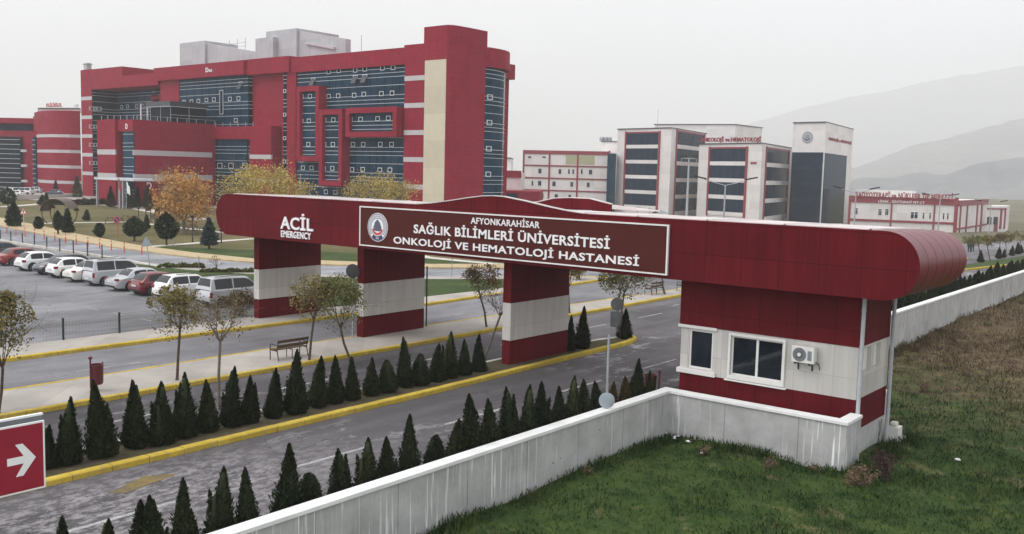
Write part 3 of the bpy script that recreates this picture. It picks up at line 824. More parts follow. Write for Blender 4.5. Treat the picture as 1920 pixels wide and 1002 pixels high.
for k in range(1, 6):
    ys_ = GY0 + (GY1 - GY0) * k / 6 + 0.03 * math.sin(k * 5)
    for cx_, sg in ((GX1, 1), (GX0, -1)):
        th_ = np.linspace(0, math.pi, 19)
        sm_.add([(cx_ + sg * (rad + .004) * math.sin(t), y_, GZ0 + (rad - (rad + .004) * math.cos(t)) * (1 - .07 * (y_ - GY0) / (GY1 - GY0))) for t in th_ for y_ in (ys_ - .018, ys_ + .018)], [(2 * i, 2 * i + 1, 2 * i + 3, 2 * i + 2) for i in range(18)])
sm_.build('panel_seams', 'rubber').parent = skin
rf = MB()
def roof_strip(x0, x1, up):
    a_, b_, za, zb = GY0 + 0.14, GY1 - 0.12, GZ1 + up - .005, BK(GZ1) + up + .004
    rf.add([(x0, a_, za - .07), (x1, a_, za - .07), (x1, b_, zb - .07), (x0, b_, zb - .07), (x0, a_, za), (x1, a_, za), (x1, b_, zb), (x0, b_, zb)],
           [(0, 3, 2, 1), (4, 5, 6, 7), (0, 1, 5, 4), (1, 2, 6, 5), (2, 3, 7, 6), (3, 0, 4, 7)])
roof_strip(GX0 + 0.2, GX1 - 0.35, 0.03)
for k in range(12): roof_strip(GX0 + 2.2 + k * 2.6, GX0 + 2.26 + k * 2.6, 0.05)
wparent(rf.build('roof_sheet', 'roof_white'), gate)
def pediment(pts, y0, y1, nm, label=None):
    b = MB().slab([(p[0], p[1]) for p in pts], (0, y0, 0), (1, 0, 0), (0, 0, 1), (0, 1, 0), y1 - y0)
    o = wparent(b.build(nm, 'gate_red'), gate)
    c = MB()
    top = [p for p in pts if p[1] > GZ1 - 0.1]
    for p, q in zip(top, top[1:]):
        c.add([(p[0], y0 - 0.02, p[1]), (q[0], y0 - 0.02, q[1]), (q[0], y1 + 0.02, q[1]), (p[0], y1 + 0.02, p[1]),
               (p[0], y0 - 0.02, p[1] + 0.035), (q[0], y0 - 0.02, q[1] + 0.035), (q[0], y1 + 0.02, q[1] + 0.035), (p[0], y1 + 0.02, p[1] + 0.035)],
              [(4, 5, 6, 7), (0, 1, 5, 4), (1, 2, 6, 5), (2, 3, 7, 6), (3, 0, 4, 7)])
    k = c.build('capping', 'roof_white')
    k.parent = o
    return o
hump = [(-27.2, 6.203), (-26.4, 6.27), (-25.3, 6.42), (-24.4, 6.56), (-23.7, 6.65), (-23.2, 6.675), (-22.65, 6.66), (-21.6, 6.53), (-20.5, 6.36), (-19.7, 6.26), (-19.0, 6.203)]
pediment([(-27.2, 6.0)] + hump + [(-19.0, 6.0)], GY0 - 0.003, GY0 + 0.12, 'front_pediment')
back = [(-26.0, 6.203), (-24.9, 6.33), (-24.0, 6.53), (-23.2, 6.58), (-22.2, 6.575), (-21.15, 6.39), (-21.15, 6.0), (-26.0, 6.0)]
pediment(back, GY1 - 0.12, GY1 + 0.003, 'back_pediment')
hr = MB().add([(-21.1, GY1 - 0.12, 6.2), (-21.1, GY1 - 0.12, 6.38), (-18.9, GY1 - 0.12, 6.24), (-18.9, GY1 - 0.12, 6.2),
               (-21.1, GY1 + 0.0, 6.2), (-21.1, GY1 + 0.0, 6.38), (-18.9, GY1 + 0.0, 6.24), (-18.9, GY1 + 0.0, 6.2)],
              [(0, 1, 2, 3), (7, 6, 5, 4), (1, 5, 6, 2), (0, 4, 5, 1), (3, 2, 6, 7)])
wparent(hr.build('white_upstand', 'roof_white'), gate)
def pillar(x0, x1, y0, y1, z0, zb=0.0):
    p = MB().box(x0, x1, y0, y1, 2.53, GZ0 + 0.02)
    p.box(x0, x1, y0, y1, zb, 1.06)
    o = wparent(p.build('pillar', 'gate_red', None, None, 0.01), gate)
    q = MB().box(x0 - 0.004, x1 + 0.004, y0 - 0.004, y1 + 0.004, 1.06, 2.53).build('white_band', 'gate_white', None, None, 0.01)
    q.parent = o
    return o
for x1 in (-22.86, -31.2, -38.64):
    pillar(x1 - 0.40, x1, 28.85, 32.75, 0)
# sign board on the gate
SY = 27.93
sb = thing('sign_board', 'long brown hospital name board with emblem and white lettering on the gate beam', 'sign', (-23, 28, 4.3))
wparent(MB().box(-30.42, -15.62, SY, 27.998, 4.36, 5.96).build('board', 'sign_brown'), sb)
fr = MB()
for x0, x1, z0, z1 in ((-30.47, -15.57, 5.95, 6.0), (-30.47, -15.57, 4.32, 4.37), (-30.47, -30.41, 4.37, 5.95), (-15.63, -15.57, 4.37, 5.95)):
    fr.box(x0, x1, SY - 0.02, 27.995, z0, z1)
wparent(fr.build('frame', 'trim_white'), sb)
def sign_text(name, body, bl, br, tr, m='white', bold=0.018, parent=sb, Y=SY, d=0.02):
    a_, b_, c_ = onY(*bl, Y), onY(*br, Y), onY(*tr, Y)
    return text(name, body, (a_[0], Y + 0.001, a_[2] * 0.5 + b_[2] * 0.5), (1, 0, 0), b_[0] - a_[0], c_[2] - b_[2], m, parent, d, bold)
sign_text('lettering', 'AFYONKARAHİSAR', (883, 420.5), (1012, 428), (1012, 411), bold=0.016)
sign_text('lettering', 'SAĞLIK BİLİMLERİ ÜNİVERSİTESİ', (776, 438), (1143, 467), (1143, 441), bold=0.022)
sign_text('lettering', 'ONKOLOJİ VE HEMATOLOJİ HASTANESİ', (738, 461.5), (1198, 503), (1198, 477), bold=0.022)
ec = onY(708.5, 426.5, SY)
def disc(c, r0, r1, m, parent, y, nm, a0=0.0, a1=6.28319, n=40):
    b = MB()
    th = np.linspace(a0, a1, n)
    b.add([(c[0] + r * math.cos(t), y, c[2] + r * math.sin(t)) for t in th for r in (r0, r1)], [(2 * i, 2 * i + 1, 2 * i + 3, 2 * i + 2) for i in range(n - 1)])
    o = b.build(nm, m)
    wparent(o, parent)
    return o
E_R = 0.60
emb = wparent(MB().lathe([(E_R, 0), (E_R, 0.02)], (0, 0, 0), 40).build('emblem', 'white'), sb)
emb.data.transform(Matrix.Translation((ec[0], SY, ec[2])) @ Matrix.Rotation(R(90), 4, 'X'))
def edisc(r0, r1, m, k, nm, a0=0.0, a1=6.28319, off=(0, 0)):
    b = MB()
    th = np.linspace(a0, a1, 40)
    b.add([(ec[0] + off[0] + r * math.cos(t), SY - 0.022 - 0.002 * k, ec[2] + off[1] + r * math.sin(t)) for t in th for r in (r0, r1)], [(2 * i, 2 * i + 2, 2 * i + 3, 2 * i + 1) for i in range(39)])
    b.build(nm, m).parent = emb
edisc(E_R * 0.90, E_R * 0.955, 'navy', 1, 'ring')
edisc(E_R * 0.62, E_R * 0.66, 'navy', 1, 'ring')
lt = MB()
for i in range(46):                                # the ring of tiny lettering reads as short strokes at this size
    t = R(-38 + i * 256 / 45.0)
    rr_ = E_R * (0.74 + 0.02 * ((i * 7) % 3))
    c_, s_ = math.cos(t), math.sin(t)
    lt.add([(ec[0] + c_ * r - s_ * w_, SY - 0.025, ec[2] + s_ * r + c_ * w_) for r, w_ in ((E_R * .70, -.009), (E_R * .85, -.011), (E_R * .85, .011), (E_R * .70, .009))], [(0, 1, 2, 3)])
lt.build('ring_lettering', 'navy').parent = emb
edisc(E_R * 0.67, E_R * 0.89, 'navy', 2, 'base_arc', R(232), R(308))
text('year', '2018', (ec[0] - 0.09, SY - 0.028, ec[2] - E_R * 0.83), (1, 0, 0), 0.18, 0.08, 'white', emb, 0.004, 0.01)
edisc(E_R * 0.40, E_R * 0.56, 'emblem_red', 2, 'swoosh', R(195), R(345))
edisc(E_R * 0.30, E_R * 0.44, 'white', 3, 'swoosh', R(190), R(350), (0, 0.05))
rk = [(-.24, -.16), (-.25, .0), (-.20, .07), (-.16, .19), (-.08, .25), (-.03, .31), (.04, .30), (.09, .22), (.15, .20), (.20, .08), (.25, -.02), (.24, -.17), (.1, -.21), (-.1, -.2)]
MB().slab([(p[0] * .95, p[1] * .95) for p in rk], (ec[0], SY - 0.030, ec[2] + 0.03), (1, 0, 0), (0, 0, 1), (0, 1, 0), 0.003).build('rock', 'emblem_grey').parent = emb
al = thing('wall_lettering', 'raised white emergency lettering on the left end of the gate beam', 'sign', (-34.7, 27.9, 4.2))
for body, bl, br, tr, bo in (('ACİL', (524, 430), (585, 434), (585, 402), 0.022), ('EMERGENCY', (525, 445), (581, 450), (581, 437), 0.016)):
    a_, b_, c_ = onY(*bl, 27.9), onY(*br, 27.9), onY(*tr, 27.9)
    text('lettering', body, (a_[0], 27.99, (a_[2] + b_[2]) / 2), (1, 0, 0), b_[0] - a_[0], c_[2] - b_[2], 'white', al, 0.045, bo)

# guard hut under the right end of the beam
hut = thing('guard_hut', 'red and white guard hut under the right end of the gate with two dark windows', 'guard hut', (-12.5, 30.4, 0))
HX0, HX1, HY0, HY1 = -15.52, -9.5, 29.0, 31.9
wparent(MB().box(HX0 - 0.06, HX1 + 0.01, HY0 - 0.03, HY1, 2.58, GZ0 + 0.02).build('upper_wall', 'gate_red'), hut)
lw_ = wparent(MB().box(HX0, HX1, HY0, HY1, -0.02, 0.96).build('lower_wall', 'gate_red'), hut)
wparent(MB().box(HX0 + 0.02, HX1 - 0.01, HY0 + 0.02, HY1 - 0.02, -1.6, -0.02).build('foundation', 'concrete'), hut)
# white middle wall with real openings
def wall_open(x0, x1, z0, z1, holes, y0, y1):
    b = MB()
    xs_ = sorted({x0, x1, *[h[0] for h in holes], *[h[1] for h in holes]})
    for xa, xb in zip(xs_, xs_[1:]):
        hz = [h for h in holes if h[0] <= xa and h[1] >= xb]
        zs = [(z0, z1)] if not hz else [(z0, hz[0][2]), (hz[0][3], z1)]
        for za, zb in zs:
            if zb - za > 1e-4: b.box(xa, xb, y0, y1, za, zb)
    return b
W1, W2 = (-15.2, -14.32, 1.14, 2.46), (-13.66, -11.86, 1.12, 2.44)
wparent(wall_open(HX0, HX1, 0.96, 2.58, [W1, W2], HY0 - 0.005, HY0 + 0.2).build('white_wall', 'gate_white'), hut)
sw = MB()
for ya, yb, za, zb in ((29.2, 29.36, .96, 2.58), (30.16, 30.4, .96, 2.58), (31.05, 31.9, .96, 2.58), (29.36, 30.16, .96, 1.76), (29.36, 30.16, 2.5, 2.58), (30.4, 31.05, .96, 1.76), (30.4, 31.05, 2.5, 2.58)):
    sw.box(HX1 - 0.2, HX1 + 0.005, ya, yb, za, zb)
wparent(sw.build('side_wall', 'gate_white'), hut)
lf = MB().box(HX0, HX0 + .2, 29.2, 29.35, .96, 2.58).box(HX0, HX0 + .2, 30.9, 31.9, .96, 2.58).box(HX0, HX0 + .2, 29.35, 30.9, .96, 1.1).box(HX0, HX0 + .2, 29.35, 30.9, 2.45, 2.58)
lf.box(HX0 + .2, HX1 - .2, 31.7, 31.9, .96, 2.58)
wparent(lf.build('back_wall', 'gate_white'), hut)
wparent(MB().box(HX0 + .21, HX1 - .21, HY0 + .21, 31.69, .961, .98).build('room_floor', 'metal_dark'), hut)
def window(x0, x1, z0, z1, y, panes, nm='window'):
    f = MB()
    t = 0.06
    for a_ in ((x0, x1, z0, z0 + t), (x0, x1, z1 - t, z1), (x0, x0 + t, z0 + t, z1 - t), (x1 - t, x1, z0 + t, z1 - t)):
        f.box(a_[0], a_[1], y + 0.03, y + 0.10, a_[2], a_[3])
    for k in range(1, panes):
        xm = x0 + (x1 - x0) * k / panes
        f.box(xm - 0.04, xm + 0.04, y + 0.03, y + 0.10, z0 + t, z1 - t)
    o = wparent(f.build(nm, 'trim_white'), hut)
    for k in range(panes):
        xa, xb = x0 + (x1 - x0) * k / panes + 0.045, x0 + (x1 - x0) * (k + 1) / panes - 0.045
        MB().box(xa, xb, y + 0.06, y + 0.07, z0 + t, z1 - t).build('pane', 'hut_glass').parent = o
    return o
window(*W1, HY0, 1)
window(*W2, HY0, 2)
def surround(x0, x1, z0, z1, pr):
    f = MB()
    for a_ in ((x0 - .08, x1 + .08, z1, z1 + .08), (x0 - .08, x1 + .08, z0 - .12, z0), (x0 - .08, x0, z0, z1), (x1, x1 + .08, z0, z1)):
        f.box(a_[0], a_[1], HY0 - pr, HY0 - 0.006, a_[2], a_[3])
    f.box(x0 - .16, x1 + .16, HY0 - pr - .04, HY0 - 0.006, z0 - .19, z0 - .14)
    return wparent(f.build('window_surround', 'trim_white', None, None, 0.008), hut)
surround(*W2, 0.08)
cr_ = MB().box(HX0 - 0.1, -14.18, HY0 - 0.07, HY0 - 0.006, 2.50, 2.60).box(HX0 - 0.1, -14.18, HY0 - 0.08, HY0 - 0.006, 0.94, 1.10).box(HX0 - .1, HX0 - .005, HY0 - .006, 31.9, 2.50, 2.6).box(HX0 - .1, HX0 - .005, HY0 - .006, 31.9, .94, 1.1)
wparent(cr_.build('sill', 'trim_white', None, None, 0.008), hut)
for ya, yb in ((29.36, 30.16), (30.4, 31.05)):
    f = MB().box(HX1 - 0.16, HX1 - 0.12, ya, yb, 1.76, 1.82).box(HX1 - .16, HX1 - .12, ya, yb, 2.44, 2.5).box(HX1 - .16, HX1 - .12, ya, ya + .06, 1.82, 2.44).box(HX1 - .16, HX1 - .12, ya + .2, yb, 1.82, 2.44)
    o = wparent(f.build('side_window', 'trim_white'), hut)
    MB().box(HX1 - .15, HX1 - .14, ya + .06, ya + .2, 1.82, 2.44).build('pane', 'hut_glass').parent = o
for x, y, zb in ((-9.40, 28.93, -0.9), (-9.36, 31.78, -0.9)):
    p = MB().tube((x, y, zb), (x, y, GZ0 + 0.05), 0.062, None, 14)
    for z in (0.2, 1.4, 2.6, 3.7): p.lathe([(0.073, z), (0.073, z + 0.05)], (x, y, 0), 14)
    p.tube((x, y, zb + 0.02), (x + 0.16, y - 0.06, zb - 0.06), 0.062, None, 12)
    wparent(p.build('downpipe', 'pipe_grey', None, 40), hut)
ac = thing('air_conditioner', 'white air conditioner unit on brackets on the white wall of the guard hut', 'air conditioner', (-11.1, 28.9, 1.85))
wparent(MB().box(-11.47, -10.75, 28.66, 28.93, 1.92, 2.44).build('casing', 'off_white', None, None, 0.02), ac)
fan = wparent(MB().lathe([(0.215, 0), (0.215, 0.02)], (0, 0, 0), 28).build('fan_grille', 'sign_back'), ac)
fan.data.transform(Matrix.Translation((-11.21, 28.665, 2.18)) @ Matrix.Rotation(R(90), 4, 'X'))
g = MB()
for k in range(9):
    a_ = k * math.pi / 9
    g.tube((-11.21 - .2 * math.cos(a_), 28.64, 2.18 - .2 * math.sin(a_)), (-11.21 + .2 * math.cos(a_), 28.64, 2.18 + .2 * math.sin(a_)), 0.006, None, 5)
g.build('grille_bars', 'metal_dark').parent = fan
hb = MB().lathe([(0.06, 0), (0.06, 0.02)], (0, 0, 0), 16).build('fan_hub', 'off_white')
hb.data.transform(Matrix.Translation((-11.21, 28.64, 2.18)) @ Matrix.Rotation(R(90), 4, 'X'))
hb.parent = fan
for x in (-11.35, -10.9):
    wparent(MB().box(x - .02, x + .02, 28.64, 28.99, 1.87, 1.915).box(x - .02, x + .02, 28.95, 28.99, 1.65, 1.87).build('bracket', 'metal_dark'), ac)
wparent(MB().path([(-10.78, 28.8, 2.0), (-10.68, 28.93, 1.9), (-10.66, 28.96, 1.72)], 0.015, 6).build('hose', 'metal_dark'), ac)
wparent(MB().box(-10.95, -10.82, 28.655, 28.661, 2.02, 2.32).build('vent', 'sign_back'), ac)
cb_ = thing('cable', 'loose dark cables hanging down the foundation of the guard hut between the two downpipes', 'cable', (-9.4, 31.2, -1))
wparent(MB().path([(-9.42, 31.35, -.05), (-9.38, 31.2, -.35), (-9.36, 31.0, -.62), (-9.34, 31.15, -.85), (-9.3, 31.5, -.93)], 0.013, 6).path([(-9.42, 31.2, -.08), (-9.35, 30.95, -.5), (-9.33, 30.8, -.85)], 0.013, 6).build('strand', 'metal_dark'), cb_)
bx = thing('junction_box', 'small white box standing on a concrete slab beside the rear corner of the guard hut', 'utility box', (-8.9, 32.3, -1))
wparent(MB().box(-9.5, -8.95, 31.95, 32.75, -1.2, -0.80).build('slab', 'concrete', None, None, 0.02), bx)
wparent(MB().box(-9.42, -9.06, 32.05, 32.47, -0.80, -0.42).build('box', 'off_white', None, None, 0.02), bx)
wparent(MB().box(-9.38, -9.16, 32.1, 32.4, -0.42, -0.28).build('stone', 'kerb_white', None, None, 0.05), bx)

# ------------------------------------------------------------------ street furniture
def ordinal(n):
    w_ = ['first', 'second', 'third', 'fourth', 'fifth', 'sixth', 'seventh', 'eighth', 'ninth', 'tenth', 'eleventh', 'twelfth', 'thirteenth', 'fourteenth', 'fifteenth', 'sixteenth', 'seventeenth', 'eighteenth', 'nineteenth']
    if n < 19: return w_[n]
    tens = {20: 'twenty', 30: 'thirty', 40: 'forty', 50: 'fifty', 60: 'sixty'}
    t = (n + 1) // 10 * 10
    return {20: 'twentieth', 30: 'thirtieth', 40: 'fortieth', 50: 'fiftieth', 60: 'sixtieth'}[t] if (n + 1) % 10 == 0 else tens[(n + 1) // 10 * 10] + '-' + w_[(n + 1) % 10 - 1]
def bench(loc, label, rz=0.0):
    t = thing('park_bench', label, 'bench', loc, rz, 'benches on the paved strip')
    t.scale = (.87, .86, .93)
    L = 1.75
    for y in (-L / 2 + 0.04, L / 2 - 0.04):
        f = MB().path([(-0.30, y, 0), (-0.30, y, 0.62), (-0.22, y, 0.67), (0.20, y, 0.64)], 0.024, 8)
        f.path([(0.30, y, 0), (0.18, y, 0.42), (0.28, y, 0.86)], 0.024, 8).path([(-0.30, y, 0.42), (0.18, y, 0.40)], 0.022, 8)
        f.build('arm_frame', 'metal_dark', t, 40)
    f = MB().path([(-.2, 0, 0), (-.2, 0, .40)], 0.02).path([(.2, 0, 0), (.2, 0, .40)], 0.02).path([(-.3, 0, .40), (.2, 0, .39)], 0.02)
    f.build('middle_leg', 'metal_dark', t, 40)
    s_ = MB()
    for x in (-0.27, -0.15, -0.03, 0.09): s_.box(x - .05, x + .05, -L / 2, L / 2, 0.425, 0.455)
    s_.build('seat', 'wood', t, None, 0.006)
    k = MB()
    for z, x in ((0.60, 0.215), (0.80, 0.26)):
        k.slab([(-L / 2, -.065), (L / 2, -.065), (L / 2, .065), (-L / 2, .065)], (x, 0, z), (0, 1, 0), (.22, 0, .97), (1, 0, -.22), 0.03)
    k.build('backrest', 'wood', t, None, 0.006)
    return t
bench((-29.75, 23.65, 0.13), 'dark slatted bench on the paved strip in front of the second gate pillar', 0.0)
bench((-30.35, 52.9, 0.13), 'dark slatted bench left of the small tree stem, seen below the name board')
bench((-29.9, 56.2, 0.13), 'dark slatted bench half hidden by the left edge of the guard hut')
# litter bin
lb = thing('litter_bin', 'dark red litter bin hung on a bent post behind the inner cypress row', 'litter bin', (-29.75, 15.75, 0.13), R(10))
lb.scale = (.8, .8, .88)
MB().path([(-.30, 0, 0.05), (-.30, 0, 1.15)], 0.035, 10).ball((-.30, 0, 1.2), 0.085, 1, 1, .8).build('post', 'bin_red', lb, 60)
MB().path([(-.30, 0, .38), (-.25, 0, .25), (-.1, 0, .19), (.1, 0, .18)], 0.03, 8).build('bracket', 'bin_red', lb, 60)
MB().lathe([(0.20, .25), (0.25, .30), (0.27, .98), (0.28, 1.0), (0.245, 1.0), (0.24, .4)], (.08, 0, 0), 22).build('bucket', 'bin_red', lb, 50)
MB().path([(.08, -.29, .5), (.08, -.29, 1.06)], 0.022).path([(.08, .29, .5), (.08, .29, 1.06)], 0.022).path([(.08, -.29, .18), (.08, -.29, .5)], 0.022).build('frame', 'bin_red', lb, 60)
P = onX(1224, 693, -16.55)
lb2 = copy_tree(lb)
lb2.location = (P[0], P[1], 0.0)
lb2.scale = (.8, .8, P[2] / 1.27)
lb2.rotation_euler = (0, 0, R(200))
lb2['label'] = 'dark red litter bin almost hidden by the last cypress before the guard hut'
# arrow sign at the left edge, on a post standing in the meadow
asn = thing('arrow_sign', 'red sign with a white right-pointing arrow at the lower left edge', 'sign', (-12, 5.0, -1))
YA, YB, ZA, ZB = 5.02, 5.66, 3.45, 4.325
wparent(MB().box(-12.0, -11.975, YA, YB, ZA, ZB).build('panel', 'white', None, None, 0.004), asn)
wparent(MB().box(-11.9745, -11.972, YA + .025, YB - .025, ZA + .025, ZB - .025).build('face', 'sign_red'), asn)
wparent(MB().box(-12.10, -12.075, YA - .02, YB + .02, ZA + .05, ZB + .05).build('back_panel', 'sign_back'), asn)
wparent(MB().box(-12.101, -12.05, YA - .02, YB + .02, ZB + .05, ZB + .075).build('edge_strip', 'white'), asn)
aw = [(0, .05), (.21, .05), (.115, .18), (.19, .205), (.345, 0), (.19, -.205), (.115, -.18), (.21, -.055), (0, -.055)]
aw = [(5.19 + x * 1.0, 3.875 + z * 1.0) for x, z in ((0, .045), (.20, .045), (.10, .205), (.19, .205), (.35, 0), (.19, -.205), (.10, -.205), (.20, -.05), (0, -.05))]
wparent(MB().slab(aw, (-11.9715, 0, 0), (0, 1, 0), (0, 0, 1), (1, 0, 0), 0.003).build('arrow', 'white'), asn)
wparent(MB().tube((-12.04, 4.93, -1.1), (-12.04, 4.93, 4.4), .035).tube((-12.04, 4.93, 4.2), (-12.04, 5.5, 4.2), .015).tube((-12.04, 4.93, 3.6), (-12.04, 5.5, 3.6), .015).build('post', 'galv'), asn)
# round sign on the pole by the near wall (seen from behind)
def facing(P): return math.atan2(P[0], P[1]) # bearing helper
def round_sign(loc, r, zc, label, back, h, plate=None, rz=0.0, front=None, top=None):
    t = thing('road_sign', label, 'road sign', loc, rz)
    MB().tube((0, 0, -0.1), (0, 0, h), 0.038, None, 10).build('pole', 'galv', t, 50)
    dsk = MB().lathe([(r, 0), (r, 0.012), (r - .02, 0.02)], (0, 0, 0), 32).build('disc', back, t, 40)
    dsk.data.transform(Matrix.Translation((0, -0.045, zc)) @ Matrix.Rotation(R(90), 4, 'X'))
    if plate: MB().box(-plate[0], plate[0], -0.05, -0.035, plate[1], plate[2]).build('plate', back, t)
    return t
P = onX(1137, 766, -15.3)
t = round_sign((-15.3, P[1], 0.57), 0.24, 0.26, 'tall thin pole with a round blue-grey disc at its foot on the near wall', 'pale_back', 2.25, None, R(35))
P = at(1155, 634)
t = round_sign((P[0], P[1], 0.11), 0.31, 1.50, 'round grey sign back over a square plate at the tip of the kerbed bed', 'sign_back', 1.8, (0.30, 0.42, 1.15), R(38))
P = at(661, 638)
t = round_sign((P[0], P[1], 0.13), 0.32, 2.95, 'round dark sign back on a thin post left of the middle gate pillar', 'metal_dark', 3.25, None, R(25))
for px_, py_, h, lab in ((799, 617, 2.9, 'thin dark pole standing against the right edge of the middle gate pillar'), (373, 508, 0.95, 'thin dark stake in the verge behind the parked cars'), (847, 522, 1.3, 'thin grey stake on the grass verge between the second and third pillars')):
    P = at(px_, py_)
    q = thing('pole', lab, 'pole', (P[0], P[1], 0.1))
    MB().tube((0, 0, -.05), (0, 0, h), 0.035 if h > 2 else .022, None, 8).build('shaft', 'metal_dark' if h > 2 else 'sign_back', q, 50)
    MB().ball((0, 0, h), 0.045 if h > 2 else .03, 1, 1, .5, 6).build('cap', 'metal_dark', q, 60)
def tri_sign(base, top_y, half, label, face=True, lean=0.0):
    P = at(*base)
    k = depth(P)
    zt = (base[1] - top_y) * k / FPX
    t = thing('warning_sign', label, 'road sign', (P[0], P[1], 0.03), R(38))
    t.rotation_euler = (0, lean, R(40))
    MB().tube((0, 0, -.1), (0, 0, zt - .05), 0.04, None, 8).build('pole', 'galv', t, 50)
    s_ = half
    tr = lambda f, y: [(-s_ * f, zt - s_ * 1.73 + s_ * .577 - s_ * .577 * f), (s_ * f, zt - s_ * 1.73 + s_ * .577 - s_ * .577 * f), (0, zt - s_ * 1.73 + s_ * .577 + 1.154 * s_ * f)]
    MB().slab(tr(1, 0), (0, -.045, 0), (1, 0, 0), (0, 0, 1), (0, -1, 0), .015).build('plate', 'post_red' if face else 'pale_back', t)
    if face:
        MB().slab(tr(.68, 0), (0, -.0605, 0), (1, 0, 0), (0, 0, 1), (0, -1, 0), .003).build('white_field', 'white', t)
        MB().box(-.06, .06, -.068, -.064, zt - s_ * 1.4, zt - s_ * .85).ball((0, -.066, zt - s_ * .72), .06, 1, .03, 1, 8).build('figure', 'metal_dark', t)
    return t
tri_sign((45, 428), 390, 0.42, 'red-edged triangular warning sign beside the large dark spruce at far left')
tri_sign((325, 461), 419, 0.42, 'red-edged triangular warning sign in front of the right-hand park pine')
tri_sign((281, 501), 444, 0.42, 'grey back of a leaning triangular sign behind the parked cars', False, R(-7))
P = at(220, 447)
t = thing('no_parking_sign', 'round blue and red no-parking sign on the lawn edge', 'road sign', (P[0], P[1], 0.03), R(40))
k = depth(P) / FPX
MB().tube((0, 0, -.1), (0, 0, 37 * k), 0.035, None, 8).build('pole', 'post_red', t, 50)
for r_, y_, m_, nm in ((.36, -.05, 'post_red', 'rim'), (.28, -.055, 'navy', 'blue_field')):
    o = MB().lathe([(r_, 0), (r_, .012)], (0, 0, 0), 28).build(nm, m_, t)
    o.data.transform(Matrix.Translation((0, y_, 34 * k)) @ Matrix.Rotation(R(90), 4, 'X'))
MB().slab([(-.27, .20), (-.20, .27), (.27, -.20), (.20, -.27)][::-1], (0, -.068, 34 * k), (1, 0, 0), (0, 0, 1), (0, -1, 0), .003).build('bar', 'post_red', t)
# red flexible posts on the side road
RP = [(-6, 434), (13, 437), (30, 440.5), (47, 443.5), (65, 446.5), (83, 449.5), (103, 453), (123, 456), (143, 459), (165, 463), (187, 466.5), (209, 470), (233, 474), (266, 477)]
proto = None
for i, p in enumerate(RP):
    P = at(*p)
    lab = 'slim red flexible traffic post, ' + ordinal(i) + ' from the left along the side road'
    if proto is None:
        proto = thing('traffic_post', lab, 'traffic post', (P[0], P[1], 0.01), 0, 'red traffic posts along the side road')
        MB().lathe([(.11, 0), (.11, .03), (.05, .05), (.045, .84), (.03, .86)], (0, 0, 0), 12).build('tube', 'post_red', proto, 40)
        MB().lathe([(.047, .60), (.047, .68)], (0, 0, 0), 12).build('reflective_band', 'white', proto, 40)
    else:
        c = copy_tree(proto)
        c.location = (P[0], P[1], 0.01)
        c['label'] = lab
# wire fences with dark green posts
def fence(pts, label, h=1.0, step=2.5):
    c = thing('wire_fence', label, 'fence', (*pts[0], 0))
    q = resample(pts, 0.05)
    d = np.concatenate([[0], np.cumsum([np.linalg.norm(b - a) for a, b in zip(q, q[1:])])])
    ip = lambda s: (np.interp(s, d, [p[0] for p in q]), np.interp(s, d, [p[1] for p in q]))
    n = int(d[-1] / step)
    for i in range(n + 1):
        x, y = ip(i * step)
        wparent(MB().box(x - .035, x + .035, y - .035, y + .035, -.05, h + .04).build('post', 'metal_green'), c)
    w_ = MB()
    for i in range(n):
        (x0, y0), (x1, y1) = ip(i * step), ip((i + 1) * step)
        for z in np.linspace(.08, h - .03, 8): w_.tube((x0, y0, z), (x1, y1, z), .0022, None, 3)
        for k in range(1, 18):
            xx, yy = x0 + (x1 - x0) * k / 18, y0 + (y1 - y0) * k / 18
            w_.tube((xx, yy, .06), (xx, yy, h), .0016, None, 3)
    wparent(w_.build('wire_mesh', 'metal_green'), c)
fence([(-39.32, 9.45), (-39.32, 29.5)], 'low green wire fence on dark posts between car park and footpath', 1.0)
fence([(-72.2, 38.95), (-91, 39.8), (-104, 41)], 'dark fence posts along the whitish kerb at the back of the car park', 1.05)
# lamps and masts along the far road
def street_lamp(P, h, label, arm=2.1):
    t = thing('street_lamp', label, 'street lamp', (P[0], P[1], tz(P[1])), R(38), 'twin-arm street lamps')
    MB().lathe([(.11, 0), (.09, 1.0), (.05, h)], (0, 0, 0), 12).build('pole', 'galv', t, 40)
    for s_ in (-1, 1):
        MB().path([(0, 0, h), (s_ * arm * .5, 0, h + .18), (s_ * arm, 0, h + .40)], .03, 6).build('arm', 'galv', t, 50)
        MB().slab([(0, -.13), (.85, -.09), (.85, .09), (0, .13)], (s_ * arm * .9, 0, h + .38), (s_, 0, .2), (0, 1, 0), (0, 0, 1), .10).build('lamp_head', 'metal_dark', t)
for (px_, py_, X, lab) in ((1360, 348, -30, 'twin-arm street lamp in front of the white glazed oncology block'), (1605, 363, -30, 'twin-arm street lamp at the left end of the low white building'), (1763, 373, -30, 'twin-arm street lamp in front of the low white building'), (1858, 384, -29.5, 'twin-arm street lamp farthest to the right')):
    P = onX(px_, py_, X)
    street_lamp(P, P[2] - tz(P[1]), lab, 1.5 if px_ < 1400 else 1.4)
P = onX(1292, 296, -62)
t = thing('floodlight_mast', 'tall floodlight mast with a ring of lamps before the oncology block', 'floodlight', (P[0], P[1], tz(P[1])), R(30))
H_ = P[2] - tz(P[1])
MB().lathe([(.22, 0), (.10, H_)], (0, 0, 0), 12).build('mast', 'galv', t, 40)
MB().path([(-1, 0, H_ - .1), (1, 0, H_ - .1)], .06).path([(0, -1, H_ - .1), (0, 1, H_ - .1)], .06).path([(-1, 0, H_ - 1), (-1, 0, H_)], .04).path([(1, 0, H_ - 1), (1, 0, H_)], .04).build('frame', 'galv', t)
